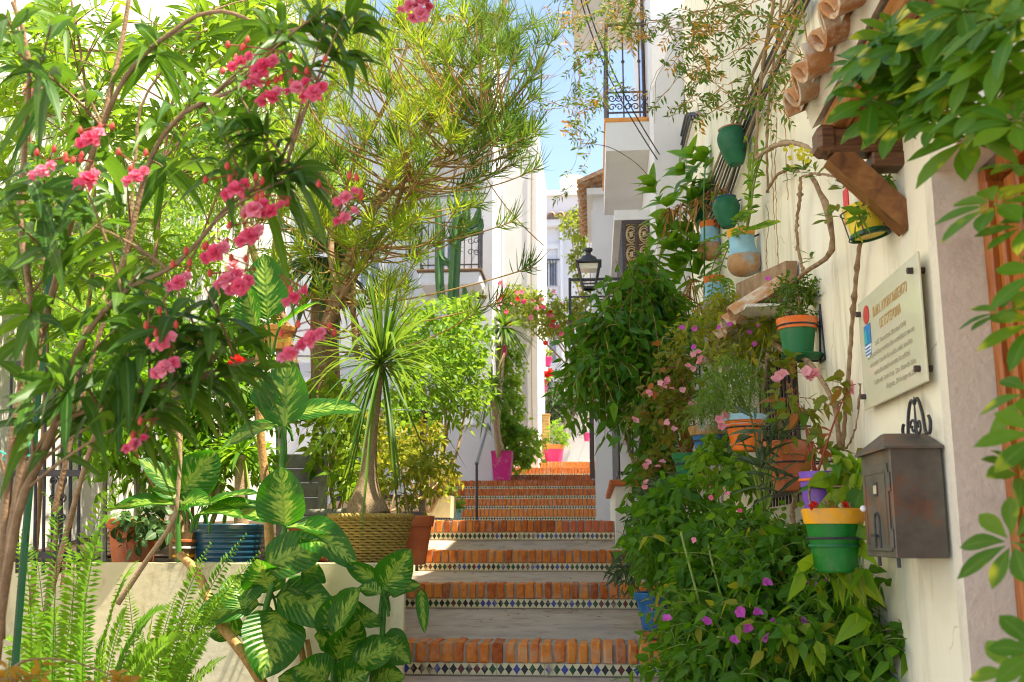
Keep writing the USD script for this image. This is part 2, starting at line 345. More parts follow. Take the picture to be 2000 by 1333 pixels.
surf("purple_plastic", [(.16, .055, .40), (.21, .08, .47)], scale=5, rough=.4, spec=.5, grime=(.40, .30, .19), gscale=11.0, gamt=.62)
surf("fuchsia_paint", [(.42, .008, .13), (.52, .014, .18)], scale=4, rough=.5, grime=(.40, .30, .19), gscale=11.0, gamt=.62)
surf("fuchsia_pot", [(.62, .03, .17), (.70, .06, .22)], scale=4, rough=.5)
surf("beige_stone", [(.56, .46, .26), (.66, .56, .36)], scale=9, rough=.9, bump=.3)
surf("wicker", [(.26, .17, .035), (.42, .30, .075)], scale=40, rough=.65, bump=.3, bscale=200, per=.3, bdist=.003)
surf("soil", [(.035, .022, .013), (.09, .06, .035)], scale=30, rough=1, bump=.8, bscale=60)
surf("ground", [(.30, .26, .23), (.40, .35, .30)], scale=1.5, rough=.95, bump=.3, bscale=40)
surf("bark", [(.16, .085, .04), (.30, .19, .10), (.40, .28, .17)], scale=26, rough=.9, bump=.7, bscale=90, bdist=.008)
surf("bark_cane", [(.20, .115, .055), (.34, .22, .12)], scale=22, rough=.85, bump=.5, bscale=120)
surf("bark_pale", [(.30, .19, .10), (.46, .33, .19)], scale=22, rough=.85, bump=.5, bscale=120)
surf("bark_ringed", [(.30, .15, .04), (.46, .27, .09), (.20, .10, .035)], scale=18, rough=.7, bump=.5, bscale=80)
surf("bark_bulb", [(.22, .15, .085), (.38, .28, .17)], scale=60, rough=.95, bump=.9, bscale=220, bdist=.008)
surf("twig_tan", [(.30, .17, .055), (.48, .30, .11)], scale=20, rough=.8)
surf("twig_green", [(.12, .20, .03), (.24, .28, .06)], scale=20, rough=.6)
surf("twig_red", [(.20, .03, .02), (.30, .07, .03)], scale=20, rough=.6)
surf("stem_green", [(.035, .13, .015), (.08, .22, .03)], scale=12, rough=.45)
surf("stake_green", [(.004, .035, .012), (.010, .06, .02)], scale=10, rough=.4)
surf("string_teal", [(.02, .30, .22), (.03, .36, .28)], scale=10, rough=.5)
surf("cable_black", [(.018, .018, .020), (.05, .045, .04)], scale=5, rough=.5)
surf("cable_tan", [(.28, .20, .12), (.40, .31, .20)], scale=9, rough=.7)
surf("red_sign", [(.62, .03, .04), (.75, .08, .07)], scale=60, rough=.5)
surf("white_paint", [(.80, .79, .76), (.85, .84, .82)], scale=6, rough=.5)
surf("shutter_white", [(.66, .65, .64), (.72, .71, .70)], scale=6, rough=.5)
surf("lamp_glass", [(.62, .56, .42), (.70, .64, .50)], scale=8, rough=.25, spec=.5)
surf("window_dark", [(.03, .035, .045), (.07, .08, .10)], scale=2, rough=.08, spec=.6)
surf("curtain", [(.50, .52, .60), (.66, .67, .72)], scale=8, rough=.9)
surf("gold_scroll", [(.52, .38, .18), (.66, .52, .30)], scale=30, rough=.45)
surf("brown_board", [(.10, .055, .02), (.20, .11, .045)], scale=20, rough=.7)
surf("plaque_paint", [(.70, .64, .42), (.76, .71, .52)], scale=7, rough=.12, spec=.5, coat=.3)
surf("letter_gold", [(.50, .30, .10), (.56, .36, .13)], scale=30, rough=.4)
surf("letter_grey", [(.44, .39, .26), (.50, .44, .31)], scale=30, rough=.5)
surf("crest_red", [(.55, .05, .04)], rough=.4); surf("crest_blue", [(.03, .20, .50)], rough=.4); surf("crest_teal", [(.05, .42, .42)], rough=.4); surf("crest_white", [(.8, .8, .82)], rough=.4)
surf("cactus_skin", [(.045, .12, .04), (.085, .18, .06)], scale=10, rough=.5, per=.3)
surf("leaf_dry", [(.20, .08, .02), (.42, .20, .05), (.50, .28, .08)], scale=14, rough=.85, per=.5)
# glazed border tiles: star inlays on ivory, the motif runs along u
mat("star_tile", {"t": ("texture_coordinate", {}), "s": ("separate_xyz", {}), "o": ("object_info", {}), "g": ("geometry", {}),
    "fu": ("math", {"math_type": "fraction"}), "cu": ("math", {"math_type": "subtract", "value2": .5}), "au": ("math", {"math_type": "absolute"}), "pu": ("math", {"math_type": "power", "value2": .86}),
    "cv": ("math", {"math_type": "subtract", "value2": .5}), "av": ("math", {"math_type": "absolute"}), "sv": ("math", {"math_type": "multiply", "value2": 1.02}), "pv": ("math", {"math_type": "power", "value2": .86}),
    "sum": ("math", {"math_type": "add"}), "w": ("wave_texture", {"scale": 3.2, "distortion": 0.0, "wave_type": "rings", "rings_direction": "z"}),
    "lt": ("map_range", {"from_min": .53, "from_max": .57, "to_min": 1.0, "to_max": 0.0, "clamp": True}),
    "fl": ("math", {"math_type": "floor"}), "wn": ("white_noise_texture", {"dimensions": "1D"}),
    "r": ("rgb_ramp", {"interpolate": False, "ramp": [(0, (.012, .012, .018)), (.28, (.015, .07, .02)), (.52, (.03, .05, .30)), (.68, (.13, .022, .02)), (.82, (.035, .05, .035))]}),
    "m": ("mix_color", {"a": (.70, .60, .36)}), "n": ("noise_texture", {"scale": 13.0, "detail": 5.0}), "nr": ("map_range", {"from_min": .55, "from_max": .68, "to_max": .75, "clamp": True}),
    "gm": ("mix_color", {"b": (.42, .33, .20)}), "p": ("principled_bsdf", {"roughness": .3})},
    [("t.UV", "s.vector"), ("s.x", "fu.value1"), ("fu.value", "cu.value1"), ("cu.value", "au.value1"), ("au.value", "pu.value1"), ("s.y", "cv.value1"), ("cv.value", "av.value1"), ("av.value", "sv.value1"), ("sv.value", "pv.value1"),
     ("pu.value", "sum.value1"), ("pv.value", "sum.value2"), ("sum.value", "lt.value"), ("s.x", "fl.value1"), ("fl.value", "wn.w"), ("wn.value", "r.fac"), ("lt.result", "m.fac"), ("r.color", "m.b"),
     ("g.position", "n.vector"), ("n.fac", "nr.value"), ("nr.result", "gm.fac"), ("m.result", "gm.a"), ("gm.result", "p.base_color")])
# wood grain along the length is only colour: stretched noise
def grain(name, cols, stretch, scale=9, rough=.45):
    mat(name, {"g": ("geometry", {}), "mp": ("mapping", {"scale": stretch}), "n": ("noise_texture", {"scale": scale, "detail": 6.0, "distortion": .6}), "r": ("rgb_ramp", {"ramp": [(.25 + .5 * i / (len(cols) - 1), c) for i, c in enumerate(cols)]}),
        "b": ("bump", {"strength": .25, "distance": .004}), "p": ("principled_bsdf", {"roughness": rough, "specular_ior_level": .45})},
        [("g.position", "mp.vector"), ("mp.vector", "n.vector"), ("n.fac", "r.fac"), ("r.color", "p.base_color"), ("n.fac", "b.height"), ("b.normal", "p.normal")])
grain("wood_beam", [(.15, .05, .012), (.33, .13, .028), (.46, .21, .055)], (6, .8, 6))
grain("wood_dark", [(.045, .018, .008), (.11, .045, .016), (.20, .085, .028)], (.8, 8, 8))
grain("wood_brace", [(.09, .035, .012), (.22, .085, .022), (.33, .15, .045)], (2.2, 14, 2.2))
grain("wood_door", [(.18, .035, .006), (.38, .11, .018), (.50, .18, .03)], (9, 9, .8), rough=.35)

G1, G2 = (.030, .105, .010), (.060, .165, .014)
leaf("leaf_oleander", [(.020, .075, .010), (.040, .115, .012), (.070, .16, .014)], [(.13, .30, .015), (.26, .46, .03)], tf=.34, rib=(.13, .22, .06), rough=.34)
leaf("leaf_oleander_sun_tint", [(.045, .125, .012), (.085, .19, .016), (.13, .25, .02)], [(.30, .50, .02), (.48, .66, .04)], tf=.42, rib=(.2, .3, .06))  # oleander leaf brightened: sunlight on the rear shoots is put into the colour
leaf("leaf_schefflera", [(.045, .14, .008), (.085, .21, .010), (.14, .27, .014)], [(.2, .42, .02), (.34, .55, .03)], tf=.3, rib=(.13, .22, .03), rough=.32, spot=((.60, .58, .03), 11.0, .615))
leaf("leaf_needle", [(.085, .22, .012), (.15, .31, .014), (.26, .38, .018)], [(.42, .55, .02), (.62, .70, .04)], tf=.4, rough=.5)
leaf("leaf_needle_shade_tint", [(.045, .12, .014), (.085, .18, .016)], [(.22, .38, .03), (.34, .48, .04)], tf=.3, rough=.5)  # darkened needle copy: shade on the right of the crown put into the colour
leaf("leaf_ficus", [(.020, .085, .004), (.055, .165, .006), (.15, .30, .012)], [(.16, .42, .008), (.30, .55, .012)], tf=.32, rough=.3, spec=.5, rib=(.07, .15, .03))
leaf("leaf_bush", [(.026, .095, .004), (.070, .185, .006), (.16, .29, .010), (.30, .34, .02)], [(.22, .52, .008), (.40, .66, .015)], tf=.36, rib=(.09, .19, .03), rough=.42)
leaf("leaf_bright", [(.06, .16, .012), (.10, .22, .016), (.16, .29, .022)], [(.3, .55, .02), (.5, .7, .05)], tf=.42)
leaf("leaf_yellowgreen", [(.12, .19, .015), (.26, .28, .02), (.42, .34, .03)], [(.42, .5, .02), (.65, .6, .05)], tf=.4)
leaf("leaf_fern", [(.09, .23, .012), (.16, .33, .016), (.26, .42, .025)], [(.34, .58, .02), (.52, .72, .04)], tf=.48, rough=.45)
leaf("leaf_strap", [(.035, .10, .016), (.06, .15, .02), (.12, .22, .03)], [(.2, .4, .02), (.4, .55, .05)], tf=.3, rough=.4)
leaf("leaf_agave", [(.05, .10, .06), (.09, .15, .08)], [(.2, .3, .1), (.25, .35, .12)], tf=.15, rough=.5)
leaf("leaf_lily", [(.07, .21, .010), (.13, .30, .014)], [(.3, .55, .02), (.4, .65, .03)], tf=.35, rib=(.04, .14, .01), rough=.3)
leaf("leaf_grey", [(.05, .085, .05), (.09, .13, .08)], [(.15, .22, .08), (.2, .3, .1)], tf=.2, rib=(.14, .18, .11), rough=.5)
leaf("leaf_begonia", [(.05, .14, .010), (.10, .17, .012), (.20, .13, .02), (.36, .10, .02)], [(.25, .45, .02), (.4, .4, .03), (.6, .25, .04)], tf=.35)
leaf("leaf_jasmine", [(.04, .10, .012), (.07, .15, .014), (.20, .19, .02)], [(.2, .4, .02), (.45, .5, .05)], tf=.35)
leaf("leaf_autumn", [(.40, .20, .02), (.55, .30, .03), (.42, .12, .02)], [(.6, .35, .04), (.7, .4, .05)], tf=.35)
leaf("leaf_succulent", [(.035, .09, .035), (.06, .13, .05)], [(.1, .2, .05), (.15, .25, .06)], tf=.12, rib=(.2, .28, .14))
leaf("leaf_bougain", [(.06, .13, .012), (.10, .18, .015), (.22, .16, .02)], [(.3, .45, .03), (.5, .5, .05)], tf=.4)
leaf("petal_pink", [(.82, .09, .20), (.88, .18, .30), (.90, .36, .46)], [(.9, .14, .28), (.95, .32, .46)], tf=.35, rough=.6, spec=.2)
leaf("petal_pale", [(.80, .28, .34), (.86, .45, .48)], [(.9, .4, .4), (.9, .5, .5)], tf=.35, rough=.6, spec=.2)
leaf("petal_purple", [(.62, .08, .50), (.70, .16, .58)], [(.7, .15, .55), (.8, .2, .6)], tf=.35, rough=.6, spec=.2)
leaf("petal_red", [(.62, .02, .02), (.72, .06, .03)], [(.8, .05, .04), (.85, .1, .05)], tf=.35, rough=.6, spec=.2)
leaf("petal_yellow", [(.66, .62, .03), (.75, .66, .06)], [(.8, .75, .05), (.8, .75, .08)], tf=.35, rough=.6, spec=.2)
surf("bud_red", [(.42, .03, .03), (.55, .08, .05)], scale=30, rough=.5)
# dumb-cane leaf: ivory feathering runs out from the midrib between the side veins
mat("leaf_dumbcane", {"t": ("texture_coordinate", {}), "s": ("separate_xyz", {}), "g": ("geometry", {}), "o": ("object_info", {}),
    "d": ("math", {"math_type": "subtract", "value2": .5}), "ab": ("math", {"math_type": "absolute"}), "s2": ("math", {"math_type": "multiply", "value2": 2.0}),
    "vc": ("math", {"math_type": "multiply_add", "value2": -.30}), "rs": ("math", {"math_type": "multiply", "value2": 40.0}),
    "v15": ("math", {"math_type": "multiply", "value2": 15.0}), "sx": ("math", {"math_type": "multiply", "value2": 2.2}), "cb": ("combine_xyz", {}),
    "n": ("noise_texture", {"scale": 1.0, "detail": 4.0, "roughness": .62}), "n2": ("noise_texture", {"scale": 45.0, "detail": 3.0}),
    "w": ("math", {"math_type": "multiply_add", "value2": -.36, "value3": .20}), "sum": ("math", {"math_type": "add"}), "k": ("math", {"math_type": "multiply_add", "value2": .22, "value3": -.11}), "sum2": ("math", {"math_type": "add"}),
    "mr": ("map_range", {"from_min": .53, "from_max": .66, "clamp": True}),
    "c": ("mix_color", {"a": (.020, .10, .006), "b": (.25, .38, .05)}), "ct": ("mix_color", {"a": (.10, .42, .006), "b": (.52, .72, .08)}),
    "rr": ("map_range", {"from_min": .035, "from_max": .07, "to_min": .9, "to_max": 0.0, "clamp": True}), "rm": ("mix_color", {"b": (.09, .22, .03)}),
    "wv": ("math", {"math_type": "multiply", "value2": 75.0}), "sn": ("math", {"math_type": "sine"}), "bp": ("bump", {"strength": .35, "distance": .004}),
    "p": ("principled_bsdf", {"roughness": .36, "specular_ior_level": .3}), "tr": ("translucent_bsdf", {}), "m": ("mix_closure", {"fac": .32})},
    [("t.UV", "s.vector"), ("s.x", "d.value1"), ("d.value", "ab.value1"), ("ab.value", "s2.value1"), ("s2.value", "vc.value1"), ("s.y", "vc.value3"), ("vc.value", "v15.value1"), ("s2.value", "sx.value1"),
     ("v15.value", "cb.x"), ("sx.value", "cb.y"), ("o.random", "rs.value1"), ("rs.value", "cb.z"), ("cb.vector", "n.vector"), ("g.position", "n2.vector"), ("s2.value", "w.value1"), ("w.value", "sum.value1"), ("n.fac", "sum.value2"),
     ("n2.fac", "k.value1"), ("k.value", "sum2.value1"), ("sum.value", "sum2.value2"), ("sum2.value", "mr.value"), ("mr.result", "c.fac"), ("mr.result", "ct.fac"), ("s2.value", "rr.value"), ("rr.result", "rm.fac"), ("c.result", "rm.a"),
     ("vc.value", "wv.value1"), ("wv.value", "sn.value1"), ("sn.value", "bp.height"), ("bp.normal", "p.normal"), ("rm.result", "p.base_color"), ("ct.result", "tr.color"), ("p.BSDF", "m.closure1"), ("tr.BSDF", "m.closure2")], surface="m.closure")
mat("window_glass", {"f": ("fresnel", {"IOR": 1.5}), "t": ("transparent_bsdf", {}), "g": ("glossy_bsdf", {"roughness": .02}), "m": ("mix_closure", {})},
    [("f.fac", "m.fac"), ("t.BSDF", "m.closure1"), ("g.BSDF", "m.closure2")], surface="m.closure")
# ------------------------------------------------------------------ ground and stairs
rng = np.random.default_rng(7)
gr = G()
gr.add([[-300, -300, -.35], [300, -300, -.35], [300, 300, -.35], [-300, 300, -.35]], [[0, 1, 2, 3]])
gr.build(None, "ground", "ground", kind="structure")
street = G(); street.box((-6, -8, -.3), (1.6, 2.3, .0)); street.build(None, "street", "ground", kind="structure")
st = thing("stairs", kind="structure")
# front y, pixel row of the foot, pixel row of the nosing, left and right end
STEPS = [(5.50, 1321, 1256, -1.02, 1.09), (7.35, 1189, 1140, -1.40, 1.09), (8.80, 1116, 1075, -1.50, .60), (9.50, 1055, 1017, -1.60, .178),
         (16.0, 1017, 995, -2.62, .04), (16.38, 996, 975, -2.62, .04), (16.76, 976, 955, -2.62, .04), (17.12, 956, 939, -2.62, .04), (18.5, 940, 928, -2.3, -.02), (19.5, 928, 913.5, -2.3, -.02), (20.5, 914, 903, -2.3, 1.5)]
def sheet(g, x0, x1, y0, z0, y1, z1, thick):
    v = np.array([[x0, y0, z0], [x1, y0, z0], [x1, y1, z1], [x0, y1, z1]]); w = v.copy(); w[:, 2] = thick
    g.add(np.vstack([v, w]), [[0, 1, 2, 3], [7, 6, 5, 4], [0, 4, 5, 1], [1, 5, 6, 2], [2, 6, 7, 3], [3, 7, 4, 0]])
zs = []
for i, (y, pf, pt, xl, xr) in enumerate(STEPS):
    zf, zt = Zat(pf, y), Zat(pt, y)
    if i > 4: zf = zs[-1][1] + .012
    zs.append((zf, zt))
# the flight below the frame, leading up from the street
low = G()
for k in range(4):
    low.box((-1.0 - (.0), 2.3 + .32 * k, -.3), (1.09, 5.47, .19 * (k + 1) - .005 if k < 3 else zs[0][0]))
low.build(st, "lower_landing", "concrete")
for i, (y, pf, pt, xl, xr) in enumerate(STEPS):
    zf, zt = zs[i]
    yn, znext = (STEPS[i + 1][0], zs[i + 1][0]) if i < len(STEPS) - 1 else (36, zt + .05)
    near = i < 4
    node = thing("step", parent=st, loc=((xl + xr) / 2, y, zf))
    H = zt - zf
    bh = H * .605 if near else min(.118, H * .66)
    # tread and body, kept behind the brick nosing
    xt = min(xl, STEPS[min(i + 1, 10)][3]) - (.04 if i < 3 else 0)
    t = G(); sheet(t, xt, xr, y + .235, zt - .004, yn + .03, znext - .002, -.2); t.build(node, "tread", "concrete" if i < 10 else "ground")
    t = G(); t.box((xl, y + .012, zf - .05), (xr, y + .2345, zt - .006)); t.build(node, "mortar_bed", "mortar")
    g = G(); x = xl + .004; first = True
    while x < xr - .02:
        bw = rng.uniform(.046, .060); x1 = min(x + bw, xr)
        newer = i == 3 and x > -.30
        dz = rng.normal(0, .0022); dy = rng.normal(0, .003)
        tgt = G() if near else g
        tgt.cbox((x, y - .004 + dy, zt - bh), (x1, y + .235, zt + .001 + dz), .008 if near else .004, .0024 if near else 0, rng)
        if near: tgt.build(node, "brick", "brick_new" if newer else "brick")
        x = x1 + (rng.uniform(.008, .017) if not newer else .013)
    if not near: g.build(node, "bricks", "brick", kind="stuff")
    # glazed border tiles under the nosing
    th = H - bh - .006
    g = G(); x = xl + .01 + rng.uniform(-.05, 0)
    cell = .041
    while x < xr - .02:
        a, b_ = max(x, xl + .004), min(x + 6 * cell, xr - .002)
        if b_ - a < .01: x += 6 * cell; continue
        z0, z1 = zf + .004, zt - bh - .003
        yy = y + .006 + rng.normal(0, .0008)
        v = np.array([[a, yy, z0], [b_, yy, z0], [b_, yy, z1], [a, yy, z1], [a, yy + .012, z0], [b_, yy + .012, z0], [b_, yy + .012, z1], [a, yy + .012, z1]])
        u0 = round((a - xl) / cell * 1) if False else (a - x) / cell + i * 50 + round(x / cell)
        u1 = u0 + (b_ - a) / cell
        uv = np.array([[u0, 0], [u1, 0], [u1, 1], [u0, 1]] * 2)
        tgt = G() if near else g
        tgt.add(v, [[0, 1, 2, 3], [3, 2, 6, 7], [1, 5, 6, 2], [0, 3, 7, 4]], uv)
        if near: tgt.build(node, "border_tile", "star_tile", uv=True)
        x += 6 * cell + .0025
    if not near: g.build(node, "border_tiles", "star_tile", uv=True, kind="stuff")

# ------------------------------------------------------------------ white planter by the steps and the garden behind it
pl = thing("planter", "low white rendered planter wall left of the steps carrying the big pots", "planter", loc=(-2.7, 5.2, .5))
PT = Zat(1101, 5.2, 700)
def prism(g, pts, z0, z1):
    n = len(pts); v = np.array([[*p, z0] for p in pts] + [[*p, z1] for p in pts])
    f = [[i, (i + 1) % n, n + (i + 1) % n] for i in range(n)] + [[i, n + (i + 1) % n, n + i] for i in range(n)]
    f += [[n, n + i, n + i + 1] for i in range(1, n - 1)]
    return g.add(v, f)
g = G()
prism(g, [(-4.6, 5.2), (-.955, 5.2), (-.975, 5.36), (-4.6, 5.36)], .3, PT)
prism(g, [(-1.10, 5.361), (-.975, 5.361), (-1.40, 7.6), (-1.53, 7.6)], .3, PT - .002)
prism(g, [(-1.53, 7.601), (-1.40, 7.601), (-1.62, 9.7), (-1.75, 9.7)], .3, PT + .12)
g.build(pl, "wall", "plaster_planter")
g = G(); prism(g, [(-4.6, 5.362), (-1.11, 5.362), (-1.5, 7.6), (-4.6, 7.6)], .3, PT - .025); g.build(pl, "soil", "soil")
# garden soil, rising to the foot of the house
bed = G()
for (y0, z0, y1, z1, xr0, xr1) in ((7.6, 1.36, 9.7, 1.62, -1.55, -1.76), (9.7, 1.62, 16.0, 1.80, -1.62, -2.63), (16.0, 1.80, 18.3, 2.40, -2.63, -2.63)):
    bed.add([[-4.4, y0, z0], [xr0, y0, z0], [xr1, y1, z1], [-4.4, y1, z1]], [[0, 1, 2, 3]])
bed.add([[-4.4, 1.4, .70], [-1.01, 1.4, .70], [-1.01, 5.19, .74], [-4.4, 5.19, .78]], [[0, 1, 2, 3]])
bed.build(None, "garden_bed", "soil", kind="structure")

# ------------------------------------------------------------------ helpers for houses
def tiles_row(parent, a, b, n, run, slope, r=.075, length=.32, name="roof_tile", mats=("roof_clay",), fill=False):
    """clay barrel tiles along the edge a-b, each running back along run (unit vector into the roof) and rising by slope"""
    a, b = np.asarray(a, float), np.asarray(b, float)
    run = unit(np.asarray(run, float)); run3 = unit(run + np.array([0, 0, slope])); e = unit(b - a); nn = unit(np.cross(e, run3)); nn = nn if nn[2] > 0 else -nn
    for i in range(n):
        c = a + (b - a) * (i + .5) / n
        for cover in (0, 1):
            if cover == 0 and i == n - 1: continue
            cc = c + (b - a) / n * (.5 if cover == 0 else 0) + run3 * rng.uniform(-.02, .02)
            ang = np.linspace(0, np.pi, 9)
            rr = [r, r * .82]
            V = []
            for q, (s_, rad) in enumerate(((0, rr[cover]), (length, rr[1 - cover]))):
                for t_ in (0, .014):
                    sg = 1 if cover else -1
                    base = cc + run3 * s_ + nn * (.0 if cover else r * .62)
                    V.append(base + (np.cos(ang)[:, None] * e + sg * np.sin(ang)[:, None] * nn * .95) * (rad - t_))
            V = np.vstack(V); m = 9; F = []
            for j in range(8):
                F += [[j, j + 1, 2 * m + j + 1], [j, 2 * m + j + 1, 2 * m + j], [m + j, 3 * m + j, 3 * m + j + 1], [m + j, 3 * m + j + 1, m + j + 1], [j, m + j, m + j + 1], [j, m + j + 1, j + 1]]
            F += [[0, 2 * m, 3 * m], [0, 3 * m, m], [8, m + 8, 3 * m + 8], [8, 3 * m + 8, 2 * m + 8]]
            G().add(V, F).build(parent, name, mats[0], smooth=40)
            if fill and cover:
                ang2 = np.linspace(0, np.pi, 9); ring = [cc + run3 * (s_ + .05) + (np.cos(ang2)[:, None] * e + np.sin(ang2)[:, None] * nn * .95) * (r * .80) for s_ in (0, .12)]
                W = np.vstack(ring); FF = [[0, q + 1, q] for q in range(1, 8)] + [[q, q + 1, 10 + q] for q in range(8)] + [[q, 10 + q, 9 + q] for q in range(8)]
                G().add(W, FF).build(parent, "mortar_plug", "lime_mortar")
def scroll(g, c, r, a0, turns, e1, e2, rad, n=22, shrink=.75):
    t = np.linspace(0, 1, n); rr = r * (1 - shrink * t); a = a0 + turns * 2 * np.pi * t
    pts = np.asarray(c) + (rr * np.cos(a))[:, None] * np.asarray(e1) + (rr * np.sin(a))[:, None] * np.asarray(e2)
    return g.tube(pts, rad, 5)
def window(parent, x0, x1, z0, z1, y, shutter=.35, mullion=True, depth=.12):
    """window in a wall that faces the camera, y the wall's face: reveal frame, glass, curtain and half drawn shutter"""
    w = thing("window", parent=parent, loc=((x0 + x1) / 2, y, z0))
    g = G(); t = .05
    g.box((x0, y + .05, z0), (x0 + t, y + .11, z1)); g.box((x1 - t, y + .05, z0), (x1, y + .11, z1)); g.box((x0 + t, y + .05, z1 - t), (x1 - t, y + .11, z1)); g.box((x0 + t, y + .05, z0), (x1 - t, y + .11, z0 + t))
    if mullion: g.box(((x0 + x1) / 2 - .025, y + .052, z0 + t), ((x0 + x1) / 2 + .025, y + .108, z1 - t))
    g.build(w, "frame", "white_paint")
    G().box((x0 + t, y + .078, z0 + t), (x1 - t, y + .084, z1 - t)).build(w, "pane", "window_glass")
    c = G(); n = 28; xs = np.linspace(x0 + t, x1 - t, n); yy = y + .15 + .012 * np.sin(np.arange(n) * 1.9)
    v = np.array([[x, q, z] for x, q in zip(xs, yy) for z in (z0 + t, z1 - t)]); c.add(v, [[2 * i, 2 * i + 2, 2 * i + 3, 2 * i + 1] for i in range(n - 1)]); c.build(w, "curtain", "curtain")
    if shutter:
        s = G(); h = (z1 - z0) * shutter; k = int(h / .045)
        for i in range(k): s.cbox((x0 + .005, y + .01, z1 - (i + 1) * .045 + .004), (x1 - .005, y + .035, z1 - i * .045), .004)
        s.build(w, "roller_shutter", "shutter_white")
    return w
def wall_with_holes(g, x0, x1, z0, z1, y0, y1, holes):
    """wall slab facing the camera with rectangular openings (hx0, hx1, hz0, hz1)"""
    xs = sorted({x0, x1, *[h[0] for h in holes], *[h[1] for h in holes]}); zz = sorted({z0, z1, *[h[2] for h in holes], *[h[3] for h in holes]})
    for a, b_ in zip(xs, xs[1:]):
        for c, d in zip(zz, zz[1:]):
            mx, mz = (a + b_) / 2, (c + d) / 2
            if any(h[0] < mx < h[1] and h[2] < mz < h[3] for h in holes): continue
            g.box((a, y0, c), (b_, y1, d))

# ------------------------------------------------------------------ near house on the right
nh = thing("house", "cream plastered house with tiled door canopy, plaque and mailbox on its wall", "house", loc=(1.1, 4, 0))
JY = 3.24                                   # far side of the door opening
DZ1 = Wl(1800, 352, 0)[2]                   # head of the opening
WY0, WY1, WZ0, WZ1 = 5.55, 6.75, 1.72, 2.52
def wallyz(g, y0, y1, z0, z1, x0, x1, holes):
    ys = sorted({y0, y1, *[h[0] for h in holes], *[h[1] for h in holes]}); zz = sorted({z0, z1, *[h[2] for h in holes], *[h[3] for h in holes]})
    for a, b_ in zip(ys, ys[1:]):
        for c, d in zip(zz, zz[1:]):
            my, mz = (a + b_) / 2, (c + d) / 2
            if any(h[0] < my < h[1] and h[2] < mz < h[3] for h in holes): continue
            g.box((x0, a, c), (x1, b_, d))
g = G()
wallyz(g, -3.0, 11.15, -.3, 7.5, 1.1, 1.45, [(2.05, JY, 0.05, DZ1), (WY0, WY1, WZ0, WZ1)])
g.box((1.45, -3.0, 7.2), (5.5, 11.15, 7.5)); g.box((5.2, -3, -.3), (5.5, 11.15, 7.2)); g.box((1.45, -3, -.3), (5.2, -2.7, 7.2))
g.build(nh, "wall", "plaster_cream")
# rough rendered reveal lining (greyer, as the photograph shows), door frame and panelled door
g = G(); g.box((1.094, JY - .012, .05), (1.24, JY + .06, DZ1 + .012)); g.box((1.094, 2.05, DZ1 - .012), (1.24, JY - .012, DZ1 + .05)); g.build(nh, "reveal", "plaster_reveal")
dr = thing("door", parent=nh, loc=(1.24, 2.6, .05))
g = G()
for k, (a, w_) in enumerate(((1.235, .055), (1.225, .03), (1.245, .05))):
    y1 = JY - .012 - sum(q[1] for q in ((1.235, .055), (1.225, .03), (1.245, .05))[:k]); g.cbox((a, y1 - w_ + .004, .06), (1.33, y1, DZ1 - .02 - .05 * k), .008)
g.cbox((1.235, 2.06, DZ1 - .075), (1.33, JY - .16, DZ1 - .018), .008)
g.build(dr, "frame", "wood_door")
for k in range(3):
    z0, z1 = .12 + k * .92, min(.12 + k * .92 + .86, DZ1 - .10)
    if z1 - z0 < .1: continue
    for yy in (2.62, 2.08):
        G().cbox((1.275, yy + .06, z0 + .06), (1.31, yy + .38, z1 - .06), .02).build(dr, "panel", "wood_door")
g = G(); g.box((1.295, 2.05, .07), (1.34, 3.10, DZ1 - .06))
for yy in (2.06, 2.56, 3.06): g.cbox((1.265, yy - .05, .07), (1.30, yy + .05, DZ1 - .08), .008)
g.build(dr, "leaf", "wood_door")
# grilled window between the plants
wn = thing("window", parent=nh, loc=(1.12, 6.1, WZ0))
G().box((1.30, WY0, WZ0), (1.33, WY1, WZ1)).build(wn, "pane", "window_dark")
G().cbox((1.112, WY0 + .004, WZ0 + .01), (1.15, WY0 + .12, WZ1 - .01), .006).build(wn, "shutter", "petal_red" if False else "brown_board")
for k in range(11):
    yy = WY0 + .06 + k * (WY1 - WY0 - .12) / 10
    G().tube([(1.08, yy, WZ0 - .04), (1.08, yy, WZ1 + .02)], .008, 6).build(wn, "bar", "iron_brown")
g = G()
for z in (WZ0 + .02, (WZ0 + WZ1) / 2, WZ1 - .02): g.box((1.068, WY0 + .03, z - .012), (1.073, WY1 - .03, z + .012))
for yy in (WY0 + .03, WY1 - .03):
    for z in (WZ0 + .02, WZ1 - .02): g.box((1.074, yy - .008, z - .008), (1.12, yy + .008, z + .008))
g.build(wn, "grille_rail", "iron_brown")
hood = thing("window_hood", parent=nh, loc=(1.0, 6.2, 2.7))
A, B = P(1447, 572, 6.3), P(1546, 530, 5.35)
G().bar(A, B, .06, .11).build(hood, "beam", "wood_old")
tiles_row(hood, (.76, 5.35, 2.66), (.76, 7.1, 2.66), 8, (1, 0, 0), .55, r=.085, length=.34)
G().bar((.93, 5.30, 2.69), (.93, 7.15, 2.69), .25, .015).build(hood, "mortar_bed", "lime_mortar")
